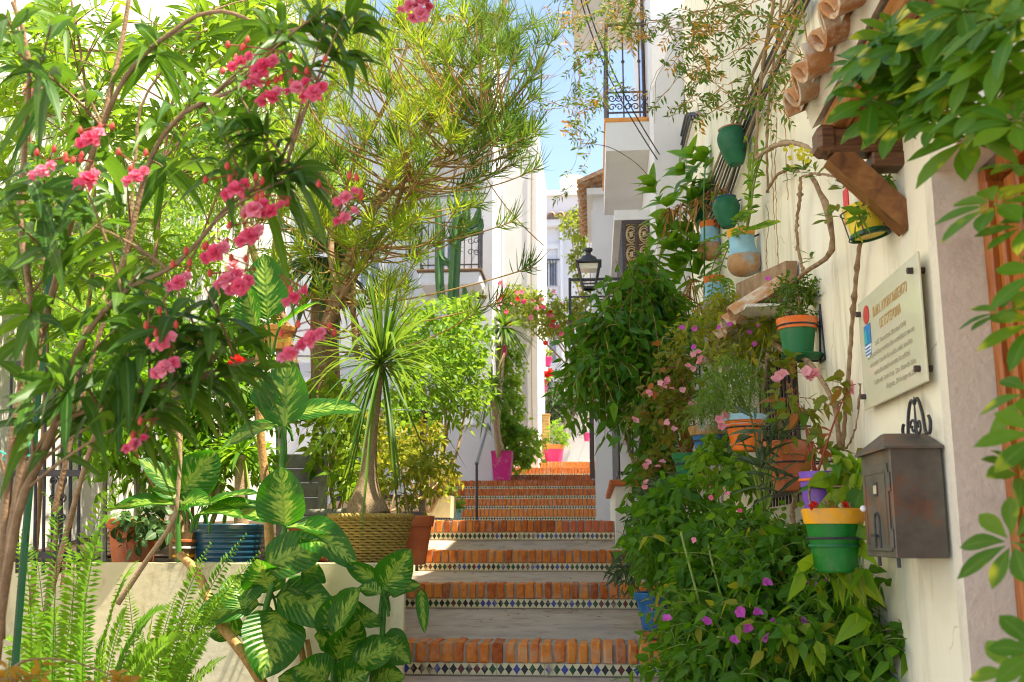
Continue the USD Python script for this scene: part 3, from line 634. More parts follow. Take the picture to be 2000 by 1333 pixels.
# door canopy: beam, brace, boards and barrel tiles
cn = thing("door_canopy", parent=nh, loc=(1.0, 3.0, 2.9))
bz = P(1640, 292, 3.60)[2]
X0 = P(1605, 292, 3.60)[0]
g = G(); g.cbox((X0, 3.505, bz - .045), (1.13, 3.595, bz + .045), .006); g.build(cn, "beam", "wood_dark"); g = G(); g.cbox((X0 - .035, 3.495, bz - .04), (X0 + .035, 3.605, bz + .06), .016); g.build(cn, "beam_end", "wood_dark")
g = G(); g.cbox((X0 + .15, 3.50, bz - .10), (1.13, 3.60, bz - .047), .006); g.build(cn, "corbel", "wood_dark")
lo = Wl(1780, 440, -.02); up_ = np.array([X0 + .03, 3.55, bz - .04])
G().bar((lo[0], 3.55, lo[2]), up_, .085, .078, up=(0, 1, 0)).build(cn, "brace", "wood_brace")
zb = bz + .05
for k, (xa, xb, zz, hh) in enumerate(((X0 + .02, X0 + .08, zb, .085), (X0 + .085, X0 + .125, zb + .012, .075))):
    G().cbox((xa, 1.55, zz), (xb, 3.70, zz + hh), .006).build(cn, "board", "wood_beam")
for k in range(3):
    xa = X0 + .135 + k * .06
    G().cbox((xa, 1.55, zb + .05 + k * .012), (xa + .056, 3.68, zb + .068 + k * .012), .004).build(cn, "board", "wood_beam")
g = G(); g.add([[X0 + .0, 1.55, zb + .088], [1.099, 1.55, zb + .22], [1.099, 3.74, zb + .22], [X0 + .0, 3.74, zb + .088], [X0 - .02, 1.55, zb + .17], [1.099, 1.55, zb + .36], [1.099, 3.74, zb + .36], [X0 - .02, 3.74, zb + .17]],
    [[3, 2, 1, 0], [4, 5, 6, 7], [0, 1, 5, 4], [2, 3, 7, 6], [0, 4, 7, 3]]); g.build(cn, "mortar_bed", "lime_mortar")
tiles_row(cn, (X0 - .095, 1.55, zb + .135), (X0 - .095, 3.78, zb + .135), 10, (1, 0, 0), .42, r=.098, length=.55, fill=True)
# painted tile plate glimpsed under the canopy
g = G(); q = [Wl(1897, 178, .012), Wl(1935, 165, .012), Wl(1930, 205, .012), Wl(1902, 222, .012)]
g.box((1.085, q[2][1], q[2][2]), (1.0985, q[0][1], q[0][2] - .01)); g.build(nh, "number_tile", "crest_white")

# plaque
pq = thing("plaque", "pale yellow plaque with gilt heading and coloured crest fixed by four studs", "plaque", loc=(1.07, 3.8, 2.2))
PYn, PYf = Wl(1806, 620, .03)[1], Wl(1686, 700, .03)[1]
PZ1, PZ0 = Wl(1797, 490, .03)[2], Wl(1815, 745, .03)[2]
G().cbox((1.062, PYn, PZ0), (1.070, PYf, PZ1), .002).build(pq, "board", "plaque_paint")
for yy in (PYn + .06, PYf - .03):
    for zz in (PZ0 + .05, PZ1 - .05):
        G().tube([(1.044, yy, zz), (1.1, yy, zz)], .011, 10).build(pq, "stud", "iron_brown", smooth=40)
def wall_text(parent, text, h, yfar, z, mat, name="lettering", width=None, slant=.0, bold=False, x=1.0612):
    t = meshkit.text_mesh(text, h, .0012, bold); v = np.array(t.vertices)
    w = v[:, 0].max() - v[:, 0].min(); s = (width / w) if width else 1.0
    v[:, 0] = (v[:, 0] - v[:, 0].min()) * s + slant * v[:, 1]
    out = np.stack([np.full(len(v), x) - v[:, 2], yfar - v[:, 0], z + v[:, 1]], 1)
    G().add(out, t.faces[:, ::-1] if False else t.faces).build(parent, name, mat)
PW, PH = PYf - PYn, PZ1 - PZ0
wall_text(pq, "ILMO. AYUNTAMIENTO", PH * .085, PYf - PW * .27, PZ1 - PH * .235, "letter_gold", width=PW * .56)
wall_text(pq, "DE ESTEPONA", PH * .085, PYf - PW * .38, PZ1 - PH * .37, "letter_gold", width=PW * .34)
for k, (s_, a, w_) in enumerate((("A D. Francisco Sánchez Ortiz", .28, .50), ("en su gran labor y dedicación a embellecer con sus", .13, .76), ("macetas una de las calles más bonitas", .17, .68), ("embelleciendo nuestra localidad.", .23, .58), ("Calle de Santa Ana  San Juan de Dios", .22, .66), ("Estepona, 22 de mayo de 2009", .42, .46))):
    wall_text(pq, s_, PH * .042, PYf - PW * a, PZ1 - PH * (.49 + .083 * k), "letter_grey", width=PW * w_, slant=.35)
def plate(parent, pts, mat, name, x=1.0605):
    """flat shape on the plaque, given as (fraction along, fraction down)"""
    from shapely import Polygon
    t = trimesh.creation.extrude_polygon(Polygon([(p[0] * PW, -p[1] * PH) for p in pts]), .0015, engine="earcut"); v = np.array(t.vertices)
    G().add(np.stack([x - v[:, 2], PYf - v[:, 0], PZ1 + v[:, 1]], 1), t.faces).build(parent, name, mat)
el = lambda cx, cy, rx, ry, a0=0, a1=2 * np.pi, n=20: [(cx + rx * np.cos(a), cy + ry * np.sin(a)) for a in np.linspace(a0, a1, n, endpoint=a1 - a0 < 6.2)]
plate(pq, el(.155, .165, .052, .085), "crest_red", "crest")
plate(pq, [(.10, .26), (.215, .26), (.215, .44), (.10, .44)], "crest_blue", "crest")
plate(pq, [(.105, .33), (.15, .29), (.16, .43), (.105, .43)], "crest_teal", "crest", 1.0588)
plate(pq, [(.10, .445), (.215, .445)] + el(.1575, .46, .0575, .10, 0, np.pi), "crest_white", "crest")
for k in range(3): plate(pq, [(.108, .465 + k * .03), (.205, .465 + k * .03), (.20, .477 + k * .03), (.113, .477 + k * .03)], "crest_blue", "crest", 1.0588)

# mailbox
mb = thing("mailbox", "rusty dark iron mailbox with gabled lid and scroll crest on the cream wall", "mailbox", loc=(1.05, 3.5, 1.43))
mx0 = P(1745, 1000, 3.32)[0]; my0, my1 = 3.32, 3.67
mz0, mz1 = Zat(1091, 3.32, 1745), Zat(872, 3.32, 1745)
g = G(); g.cbox((mx0, my0, mz0), (1.088, my1, mz1), .003); g.build(mb, "body", "rusty_metal")
g = G()
ym = (my0 + my1) / 2; ov = .018; hz = .055
v = np.array([[mx0 - ov, my0 - ov, mz1], [mx0 - ov, my1 + ov, mz1], [1.092, my1 + ov, mz1], [1.092, my0 - ov, mz1], [mx0 + .03, ym - .02, mz1 + hz], [mx0 + .03, ym + .02, mz1 + hz], [1.092, ym + .02, mz1 + hz], [1.092, ym - .02, mz1 + hz]])
v2 = v.copy(); v2[:4, 2] -= .008
g.add(np.vstack([v, v2[:4]]), [[0, 1, 5, 4], [1, 2, 6, 5], [3, 0, 4, 7], [4, 5, 6, 7], [2, 3, 7, 6], [0, 8, 9, 1], [1, 9, 10, 2], [3, 11, 8, 0], [11, 10, 9, 8]]); g.build(mb, "lid", "rusty_metal")
g = G(); g.cbox((mx0 - .006, my0 + .03, mz0 + .02), (mx0 - .0005, my1 - .04, mz1 - .05), .002); g.build(mb, "door", "rusty_metal")
g = G()
for (a, b_) in (((my0 + .05, mz0 + .04), (my0 + .05, mz1 - .075)), ((my1 - .06, mz0 + .04), (my1 - .06, mz1 - .075)), ((my0 + .05, mz1 - .075), (my1 - .06, mz1 - .075))): g.tube([(mx0 - .006, *a), (mx0 - .006, *b_)], .003, 5)
g.build(mb, "door_rim", "rusty_metal")
g = G(); g.box((mx0 - .0085, ym - .035, mz1 - .150), (mx0 - .0062, ym + .015, mz1 - .105)); g.build(mb, "slot_plate", "iron")
G().box((mx0 - .0095, ym - .028, mz1 - .142), (mx0 - .0086, ym + .008, mz1 - .115)).build(mb, "name_card", "beige_stone")
g = G(); a = np.linspace(0, np.pi, 12); c = np.array([mx0 - .008, ym - .01, mz0 + .115])
g.tube(np.array([c + [0, .028 * math.cos(t), .028 * math.sin(t)] for t in a]), .004, 6); g.tube([c + [0, .028, 0], c + [0, .028, -.085]], .004, 6); g.tube([c + [0, -.028, 0], c + [0, -.028, -.085]], .004, 6); g.box(c + [-.012, -.01, -.05], c + [0, .04, -.042]); g.build(mb, "latch", "iron")
G().tm(trimesh.creation.icosphere(2, .011).apply_translation((mx0 - .014, my1 - .045, mz0 + .16))).build(mb, "knob", "white_paint", smooth=True)
for z in (mz0 + .06, mz1 - .11): G().tube([(mx0 - .004, my0 + .012, z - .03), (mx0 - .004, my0 + .012, z + .03)], .007, 8).build(mb, "hinge", "rusty_metal", smooth=40)
for yy in (my0 + .05, my1 - .08): G().tube([(mx0 + .02, yy, mz0 - .03), (mx0 + .02, yy, mz0 + .005)], .006, 6).build(mb, "foot", "iron")
g = G(); ct = np.array([1.07, ym, mz1 + .10])
for s_ in (-1, 1):
    g.tube(spline([ct + [0, 0, .055], ct + [0, s_ * .03, .07], ct + [0, s_ * .075, .02], ct + [0, s_ * .10, -.05], ct + [0, s_ * .135, -.055], ct + [0, s_ * .15, -.02], ct + [0, s_ * .135, .0]], 26), .006, 6)
    scroll(g, ct + [0, s_ * .03, -.02], .03, 0, s_ * 1.1, (0, 1, 0), (0, 0, 1), .004)
g.tube([ct + [0, 0, -.06], ct + [0, 0, .08]], [.006, .002], 6); g.build(mb, "scroll_crest", "iron")

# ------------------------------------------------------------------ house with balconies on the right
bh_ = thing("house", "white house with iron balconies and grilled bay rising on the right of the steps", "house", loc=(.7, 13, 1))
g = G()
g.box((.74, 11.16, .3), (1.10, 15.6, 11.5)); g.box((1.101, 11.16, .3), (5.4, 11.5, 11.5)); g.box((5.1, 11.5, .3), (5.4, 18.1, 11.5)); g.box((1.101, 11.5, 11.2), (5.1, 18.1, 11.49))
g.box((.05, 15.6, .3), (1.10, 18.1, 6.9))
g.box((.02, 16.9, .5), (.0495, 17.05, 6.6)); g.box((.02, 15.6, .5), (.0495, 15.85, 6.6))
g.build(bh_, "wall", "plaster_lilac")
# plinth of the bay at street level with a clay sill
py0, py1 = 8.95, 11.9
g = G(); g.box((.18, py0, .3), (1.098, py1, 1.93)); g.build(bh_, "bay_plinth", "plaster_white")
g = G(); g.cbox((.13, py0 - .05, 1.932), (1.097, py1 + .05, 1.985), .01); g.build(bh_, "sill", "terracotta")
gb = thing("grille", parent=bh_, loc=(.25, 10.4, 2))
for k in range(26): G().tube([(.22, py0 + .05 + k * .113, 1.99), (.22, py0 + .05 + k * .113, 3.3)], .009, 5).build(gb, "bar", "iron")
for k in range(7): G().tube([(.22 + .12 * (k + 1), py0 + .05, 1.99), (.22 + .12 * (k + 1), py0 + .05, 3.3)], .009, 5).build(gb, "bar", "iron")
g = G()
for z in (2.03, 2.7, 3.28): g.box((.207, py0 + .04, z), (.213, py1 - .05, z + .03)); g.box((.23, py0 + .036, z), (1.09, py0 + .042, z + .03))
g.build(gb, "rail", "iron")
G().box((.62, py0 + .06, 1.99), (1.09, py1, 3.30)).build(bh_, "bay_window_wall", "plaster_white")
G().box((.60, py0 + .3, 2.05), (.619, py1 - .3, 3.2)).build(bh_, "bay_pane", "window_dark")
G().box((.14, py0 - .04, 3.31), (1.097, py1 + .04, 3.42)).build(bh_, "bay_roof", "plaster_white")
# first floor bay with scrollwork panel
bx0, by0, by1 = P(1217, 500, 12.4)[0], 12.4, 15.4
btop = Zat(431, 12.4, 1217)
g = G(); g.box((bx0 - .10, by0 - .02, btop), (.739, by1, btop + .13)); g.build(bh_, "bay_canopy", "plaster_white")
g = G(); g.box((bx0 - .08, by0, 2.85), (.739, by1, 3.05)); g.build(bh_, "bay_floor", "plaster_white")
gb = thing("bay_grille", parent=bh_, loc=(bx0, by0, 3.05))
for k in range(25): G().tube([(bx0, by0 + .02 + k * .122, 3.05), (bx0, by0 + .02 + k * .122, btop)], .011, 5).build(gb, "bar", "iron")
g = G()
for (xa, xb) in ((bx0, bx0 + .035), ((bx0 + .73) / 2 - .015, (bx0 + .73) / 2 + .015), (.71, .738)): g.box((xa, by0 - .012, 3.05), (xb, by0 + .012, btop - .05))
g.box((bx0, by0 - .014, btop - .05), (.738, by0 + .014, btop - .002)); g.build(gb, "frame", "iron_brown")
G().box((bx0 + .035, by0 + .02, 3.05), (.736, by0 + .03, btop - .05)).build(gb, "backing_board", "brown_board")
for col in range(2):
    w_ = (.73 - bx0) / 2 - .03; cx = bx0 + .04 + w_ / 2 + col * (w_ + .028)
    for r_ in range(8):
        cz = btop - .18 - r_ * .26
        if cz < 3.2: break
        g = G(); t = np.linspace(0, 2 * np.pi, 25)
        for (rx, rz) in ((w_ * .48, .105), (w_ * .40, .075), (w_ * .10, .03)): g.tube(np.stack([cx + rx * np.cos(t), np.full(25, by0 + .008), cz + rz * np.sin(t)], 1), .007, 5)
        for s_ in (-1, 1): scroll(g, (cx + s_ * w_ * .22, by0 + .008, cz), .045, 0, s_ * 1.3, (1, 0, 0), (0, 0, 1), .005); g.tube([(cx + s_ * w_ * .48, by0 + .008, cz + .12), (cx, by0 + .008, cz + .135)], .006, 5)
        g.build(gb, "scrollwork", "gold_scroll")
# balcony above it
cx0 = P(1180, 260, 12.0)[0]; cz1 = Zat(237, 12.0, 1230); cz0 = Zat(293, 12.0, 1230); cy0, cy1 = 12.0, 14.6
bl = thing("balcony", parent=bh_, loc=(cx0, 12, cz0))
G().box((cx0 + .02, cy0 + .02, cz0), (.739, cy1, cz1)).build(bl, "slab", "plaster_white")
g = G(); g.cbox((cx0, cy0, cz1 + .001), (.738, cy1 + .02, cz1 + .055), .012); g.build(bl, "clay_edge", "terracotta_ochre")
rt = Zat(43, 12.0, 1190)
g = G(); rx = cx0 + .05; ry = cy0 + .06
g.box((rx - .02, ry - .015, rt - .03), (.738, ry + .015, rt)); g.box((rx - .02, ry + .0152, rt - .03), (rx + .02, cy1, rt))
g.box((rx - .015, ry - .008, cz1 + .13), (.737, ry + .008, cz1 + .15)); g.box((rx - .015, ry - .008, cz1 + .40), (.737, ry + .008, cz1 + .42)); g.box((rx - .008, ry + .0081, cz1 + .13), (rx + .008, cy1, cz1 + .15)); g.build(bl, "rail", "iron_brown")
for k in range(4): G().tube([(rx + k * .20, ry, cz1 + .05), (rx + k * .20, ry, rt)], .016 if k == 0 else .011, 6).build(bl, "bar", "iron_brown")
for k in range(1, 22): G().tube([(rx, ry + k * .115, cz1 + .05), (rx, ry + k * .115, rt)], .011, 5).build(bl, "bar", "iron_brown")
for k in range(3):
    G().tm(trimesh.creation.icosphere(1, .024).apply_translation((rx + (k + 1) * .20, ry, cz1 + .82))).build(bl, "bead", "iron_brown", smooth=True)
    g = G(); c0 = np.array([rx + .10 + k * .20, ry, cz1 + .275])
    for s_ in (-1, 1):
        for v_ in (-1, 1): scroll(g, c0 + [s_ * .045, 0, v_ * .06], .05, 0 if s_ < 0 else np.pi, s_ * v_ * 1.2, (1, 0, 0), (0, 0, 1), .008)
    g.build(bl, "scroll", "iron_brown")
G().box((.72, cy0 + .5, cz1 + .06), (.7395, cy0 + 1.5, cz1 + 2.1)).build(bl, "balcony_door", "window_dark")
G().tube([(.705, 12.25, cz1 + .06), (.705, 12.25, 11.4)], .024, 10).build(bh_, "drainpipe", "iron_brown", smooth=40)
# balcony of the floor above, seen from below
uz = Zat(101, 15.58, 1140); g = G(); g.box((-.22, 12.6, uz), (.7395, 15.58, uz + .25)); g.build(bh_, "upper_balcony_slab", "plaster_white")
# clay eaves of the lower wing and its drainpipe
tiles_row(bh_, (-.17, 15.3, 6.95), (-.17, 18.3, 6.95), 13, (1, 0, 0), .40, r=.11, length=.6)
G().box((-.05, 15.45, 6.80), (1.10, 18.15, 6.905)).build(bh_, "eaves", "plaster_white")
g = G(); q = P(1156, 935, 16.9); g.box((q[0] - .03, 16.86, q[2]), (q[0] + .05, 16.94, Zat(745, 16.9))); g.build(bh_, "gate_post", "iron_brown")
for py in (849, 921): z = Zat(py, 16.9); G().box((q[0] + .0501, 16.88, z - .012), (.019, 16.92, z + .012)).build(bh_, "post_bracket", "iron_brown")

# street lamp on its bracket
lp = thing("street_lamp", "black iron street lamp with glass lantern beside the grilled bay", "street lamp", loc=P(1150, 545, 12.3))
YL = 12.3
def lq(px, py, dy=0.0): return P(px, py, YL) + [0, dy, 0]
c = lq(1150, 545); s = YL / FPX
zr = lambda py: Zat(py, YL, 1150)
def square(g, prof, cx, cy):
    """lantern body: square rings (half width, z)"""
    v = np.vstack([[[cx - w, cy - w, z], [cx + w, cy - w, z], [cx + w, cy + w, z], [cx - w, cy + w, z]] for w, z in prof]); n = len(prof)
    f = [[i * 4 + j, i * 4 + (j + 1) % 4, (i + 1) * 4 + (j + 1) % 4, (i + 1) * 4 + j] for i in range(n - 1) for j in range(4)]
    return g.add(v, f)
g = G(); g.lathe([(.0, zr(484)), (.05, zr(486)), (.055, zr(490)), (.03, zr(494)), (.04, zr(499)), (.09, zr(503)), (.115, zr(509)), (.125, zr(514)), (.0, zr(514))], (c[0], c[1], 0), 20); g.build(lp, "dome_cap", "iron", smooth=35)
g = G(); square(g, [(0, zr(513)), (.155, zr(513.5)), (.16, zr(517)), (.15, zr(518)), (0, zr(518))], c[0], c[1]); g.build(lp, "hood", "iron")
g = G()
for sx in (-1, 1):
    for sy in (-1, 1): g.bar((c[0] + sx * .135, c[1] + sy * .135, zr(517)), (c[0] + sx * .075, c[1] + sy * .075, zr(563)), .018, .018)
square(g, [(.085, zr(553)), (.095, zr(549)), (.085, zr(549)), (.075, zr(553)), (.085, zr(553))], c[0], c[1]); square(g, [(.07, zr(566)), (.08, zr(562)), (.0, zr(562))], c[0], c[1]); g.build(lp, "frame", "iron")
g = G(); square(g, [(.118, zr(519)), (.112, zr(529)), (0, zr(529))], c[0], c[1]); g.build(lp, "reflector", "lamp_glass")
g = G(); square(g, [(.122, zr(519)), (.072, zr(561))], c[0], c[1]); g.build(lp, "glass", "window_glass")
g = G(); xw = bx0 - .02; a = lq(1113, 547)
g.bar(a, (xw, YL, a[2]), .03, .03); g.bar(a + [0, 0, .02], (a[0], YL, zr(668)), .035, .035, up=(0, 1, 0)); g.bar((a[0], YL, zr(580)), (xw, YL, zr(580)), .02, .02); g.bar((a[0], YL, zr(665)), (xw, YL, zr(690)), .025, .025); g.build(lp, "bracket", "iron")

# ------------------------------------------------------------------ left house at the head of the steps
lh = thing("house", "tall white house with iron balconies behind the needle leaved tree", "house", loc=(-3.5, 18, 2))
LY = 17.6
def lx(px, y=LY): return P(px, 700, y)[0]
def lz(py, y=LY): return Zat(py, y, 900)
xl_, xr_ = -7.2, P(961, 700, LY)[0]
w1 = (lx(848), lx(888), lz(560), lz(350)); w2 = (lx(856), lx(930), lz(262), lz(120)); w3 = (lx(650), lx(720), lz(300), lz(150)); w4 = (lx(690), lx(740), lz(560), lz(400))
g = G(); wall_with_holes(g, xl_, xr_, 1.6, lz(52), LY, LY + .3, [w1, w2, w3, w4])
g.box((xr_ - .3, LY + .3, 1.6), (xr_, 19.8, lz(52))); g.box((xl_, LY + .3, 1.6), (xl_ + .3, 24, lz(52)))
g.box((xl_ + .3, LY + .3, lz(52) - .2), (xr_ - .3, 19.8, lz(52)))
g.build(lh, "wall", "plaster_lilac")
g = G(); x3 = P(1050, 700, 19.8)[0]
g.box((xr_ - 2.5, 19.8, 1.8), (x3, 24, lz(238, 19.8))); g.build(lh, "rear_wing", "plaster_white")
tiles_row(lh, (xl_, LY - .25, lz(50)), (xr_ + .1, LY - .25, lz(50)), 22, (0, 1, 0), .35, r=.12, length=.6)
for w_ in (w1, w2, w3, w4): window(lh, *w_, LY, shutter=.55)
def balcony_front(parent, px0, px1, py_slab0, py_slab1, py_rail, out=.75):
    y0 = LY - out; b0, b1 = P(px0, 500, y0)[0], P(px1, 500, y0)[0]; z0, z1, zr_ = (Zat(q, y0, 880) for q in (py_slab1, py_slab0, py_rail))
    bl = thing("balcony", parent=parent, loc=(b0, y0, z0))
    G().cbox((b0, y0, z0), (b1, LY - .001, z1), .02).build(bl, "slab", "plaster_white")
    G().cbox((b0 - .03, y0 - .03, z1 + .0005), (b1 + .03, LY - .002, z1 + .045), .008).build(bl, "clay_edge", "brown_board")
    g = G()
    for z in (zr_, z1 + .14): g.box((b0 + .02, y0 + .03, z - .02), (b1 - .02, y0 + .055, z)); g.box((b1 - .045, y0 + .0551, z - .02), (b1 - .02, LY, z)); g.box((b0 + .02, y0 + .0551, z - .02), (b0 + .045, LY, z))
    g.build(bl, "rail", "iron")
    n = int((b1 - b0) / .13)
    for k in range(n + 1):
        x = b0 + .03 + (b1 - b0 - .06) * k / n; G().tube([(x, y0 + .042, z1 + .045), (x, y0 + .042, zr_)], .018 if k in (0, n) else .009, 5).build(bl, "bar", "iron")
    for k in range(5): G().tube([(b1 - .032, y0 + .04 + k * .14, z1 + .045), (b1 - .032, y0 + .04 + k * .14, zr_)], .009, 5).build(bl, "bar", "iron")
    g = G(); cxx = b1 - .12
    for v_ in (-1, 1):
        for s_ in (-1, 1): scroll(g, (cxx + s_ * .05, y0 + .042, (z1 + zr_) / 2 + v_ * .10), .06, 0, 1.2 * s_ * v_, (1, 0, 0), (0, 0, 1), .008)
    g.build(bl, "scroll", "iron")
    return bl
balcony_front(lh, 818, 938, 531, 556, 432)
balcony_front(lh, 838, 958, 258, 280, 172)
# far house that closes the view
fh = thing("house", "pale lilac house closing the view at the top with roof tank and curtained windows", "house", loc=(-.5, 28, 3))
FY = 28.0
fx = lambda px: P(px, 600, FY)[0]; fz = lambda py: Zat(py, FY, 1090)
f1 = (fx(1054), fx(1090), fz(560), fz(487)); f2 = (fx(1052), fx(1089), fz(712), fz(650))
g = G(); wall_with_holes(g, -3.5, 3.5, 2.6, fz(384), FY, FY + .3, [f1, f2]); g.box((-3.5, FY + .3, 2.6), (-3.2, 34, fz(384))); g.box((3.2, FY + .3, 2.6), (3.5, 34, fz(384))); g.build(fh, "wall", "plaster_lilac")
G().cbox((-3.6, FY - .12, fz(384) + .001), (3.6, 34, fz(374)), .03).build(fh, "parapet", "plaster_white")
tiles_row(fh, (-2.0, FY - .35, fz(428)), (1.6, FY - .35, fz(428)), 14, (0, 1, 0), .3, r=.12, length=.35)
G().box((-2.0, FY - .20, fz(445)), (1.6, FY - .0005, fz(433))).build(fh, "cornice", "plaster_white")
window(fh, *f1, FY, shutter=.38); window(fh, *f2, FY, shutter=.30)
for w_ in (f1, f2):
    g = G(); t = .16; g.box((w_[0] - t, FY - .04, w_[3]), (w_[1] + t, FY - .0006, w_[3] + t)); g.box((w_[0] - t, FY - .04, w_[2]), (w_[0], FY - .0006, w_[3] - .0005)); g.box((w_[1], FY - .04, w_[2]), (w_[1] + t, FY - .0006, w_[3] - .0005)); g.build(fh, "surround", "plaster_white")
g = G()
for k in range(6): x = f1[0] + .05 + k * (f1[1] - f1[0] - .1) / 5; g.tube([(x, FY - .06, f1[2]), (x, FY - .06, f1[2] + .75)], .012, 5)
g.box((f1[0] - .05, FY - .075, f1[2] + .75), (f1[1] + .05, FY - .045, f1[2] + .78)); g.build(fh, "window_rail", "iron")
ty = 30.0; q = P(1118, 360, ty); rr = 25 * ty / FPX
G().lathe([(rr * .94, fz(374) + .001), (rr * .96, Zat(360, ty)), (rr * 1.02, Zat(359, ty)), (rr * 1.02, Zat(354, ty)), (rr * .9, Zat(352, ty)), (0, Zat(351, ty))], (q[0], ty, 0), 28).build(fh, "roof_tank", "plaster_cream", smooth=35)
cw = G(); cw.box((P(1050, 800, 23.6)[0], 23.6, 2.9), (2.5, 23.85, Zat(782, 23.6))); cw.build(None, "garden_wall", "plaster_lilac", label="white garden wall below the far house at the top of the steps", cat="wall")
# white house wall on the left, in the sun behind the oleander
lw = thing("house", "white house wall in full sun behind the pink oleander at the left edge", "house", loc=(-4.4, 7, .3))
g = G(); g.box((-4.75, .5, -.3), (-4.4, 13.6, 9.6)); g.box((-4.399, 12.2, .5), (-4.22, 13.59, 9.0)); g.box((-9, 13.3, -.3), (-4.751, 13.6, 9.6)); g.box((-9, .5, -.3), (-4.751, .8, 9.6)); g.box((-9, .8, 9.3), (-4.751, 13.3, 9.6)); g.build(lw, "wall", "plaster_bounce")

# small fittings on the far walls
G().tube(spline([(xr_ + .02, 19.3, 2.6), (xr_ + .02, 19.3, 6.0), (xr_ + .02, 19.35, lz(60))], 8), .04, 8).build(lh, "drainpipe", "plaster_lilac", smooth=True)
for z in (4.7, 7.6): G().tube(spline([(xl_ + 1, LY - .02, z), (-4, LY - .02, z - .05), (xr_ - .1, LY - .02, z)], 12), .012, 5).build(lh, "cable", "cable_black")
G().cbox((xr_ - .55, LY - .07, 3.4), (xr_ - .25, LY - .001, 3.8), .01).build(lh, "meter_box", "shutter_white")
G().cbox((xr_ - .28, LY - .02, lz(585)), (xr_ - .10, LY - .001, lz(578)), .004).build(lh, "vent", "brown_board")
G().tube(spline([(x3 - .1, 19.77, 3.3), (x3 - .12, 19.77, 6.0), (x3 - .1, 19.77, 9.0)], 10), .012, 5).build(lh, "cable", "cable_tan")
G().tube([(fx(1098), FY - .05, fz(430)), (fx(1098), FY - .05, 3.0)], .045, 8).build(fh, "drainpipe", "shutter_white", smooth=True)
# ------------------------------------------------------------------ pots
def pot(name, label, c, r0, r1, h, body, rim=None, rimh=.22, rimout=.012, soil=True, group=None, cat="pot", tilt=None, seg=36, bands=(), saucer=None, ribs=0, square_=False):
    """tapered pot: c = centre of the foot, r0 foot radius, r1 mouth radius"""
    c = np.asarray(c, float)
    group = group or ("pink pots hung at the top of the steps" if name == "hanging_pot" else "pots along the cream wall" if c[0] > 0 and c[1] < 8 else "pots in the planter garden" if c[0] < 0 and c[1] < 8 else None)
    t = thing(name, label, cat, loc=c, group=group)
    R = tilt
    rimz = h * (1 - rimh)
    rm = r0 + (r1 - r0) * (1 - rimh)
    def place(prof):
        g = G()
        if square_:
            pr = [(p[0] * .80, p[1]) for p in prof]; square(g, [(p[0], p[1]) for p in pr], 0, 0); v = np.vstack(g.v)
            if R is not None: v = v @ R.T
            f = np.vstack(g.f); g = G(); g.add(v + c, f)
        else: g.lathe(prof, c, seg, R)
        return g
    k = 20 if ribs else 5
    side = [(r0 + (rm - r0) * q + (ribs * .5 * (1 - math.cos(2 * np.pi * q * 7)) if ribs else 0), rimz * q) for q in np.linspace(.04, 1, k * (3 if ribs else 1))]
    place([(0, 0), (r0 * .94, 0), (r0, .006)] + side + ([] if rim else [(r1, h), (r1 - .012, h), (r1 - .018, h * .86)])).build(t, "body", body, smooth=40)
    if rim:
        ro = rm + rimout + (r1 - rm)
        place([(rm - .004, rimz - .002), (rm + rimout * .8, rimz), (rm + rimout, rimz + .006), (ro, h - .006), (ro - .004, h), (ro - .014, h), (ro - .018, h - .05)]).build(t, "rim", rim, smooth=40)
    for (q, m_, w_) in bands:
        rr = r0 + (r1 - r0) * q; z = h * q
        place([(rr, z - w_), (rr + .006, z - w_ * .7), (rr + .006, z + w_ * .7), (rr, z + w_)]).build(t, "band", m_, smooth=40)
    if soil: place([(0, h - .030), (r1 - .012, h - .034)]).build(t, "soil", "soil")
    if saucer: 
        g = G(); g.lathe([(0, -.002), (r1 * .9, -.004), (r1 * 1.0, .03), (r1 * .97, .032), (r1 * .86, .004)], c, seg, R); g.build(t, "saucer", saucer, smooth=40)
    return t
def wallpot(name, label, px, py0, py1, wpx, prof, mats, off=.10, group="pots hung on the cream wall", tilt=0.0):
    """round belly pot hung against the cream wall; prof: (radius fraction, height fraction, material index)"""
    top, bot = Wl(px, py0, off), Wl(px, py1, off); y = (top[1] + bot[1]) / 2; x = WALLX - off
    h = top[2] - bot[2]; R = wpx * y / FPX / 2; c = np.array([x, y, bot[2]])
    t = thing(name, label, "pot", loc=c, group=group); rot = roty(tilt)
    from itertools import groupby
    prof = list(prof)
    for mi, m_ in enumerate(mats):
        sel = [p for p in prof if p[2] == mi or (mi and p[2] == mi - .5) or p[2] == mi + .5]
        rs = np.array([(p[0] * R, p[1] * h) for p in sel]); 
        if len(rs) > 2:
            s = np.linspace(0, 1, len(rs) * 4); rs = np.stack([np.interp(s, np.linspace(0, 1, len(rs)), rs[:, k]) for k in (0, 1)], 1)
            ker = np.array([.25, .5, .25])
            for _ in range(3): rs[1:-1] = rs[:-2] * .25 + rs[1:-1] * .5 + rs[2:] * .25
        rs = rs + (np.array([[.001, 0]]) * mi)
        G().lathe(rs, c, 36, rot).build(t, ("body", "neck", "rim")[mi] if len(mats) > 1 else "body", m_, smooth=50)
    lip = prof[-1]; G().lathe([(0, lip[1] * h - .03), (lip[0] * R * .9, lip[1] * h - .03), (lip[0] * R * .9, lip[1] * h), (lip[0] * R, lip[1] * h)], c, 30, rot).build(t, "mouth", "soil")
    g = G(); zz = bot[2] + h * .82; g.tube([(x + R * .4, y, zz), (WALLX + .01, y, zz + .03)], .006, 5); g.build(t, "hook", "iron")
    return t, c, R, h
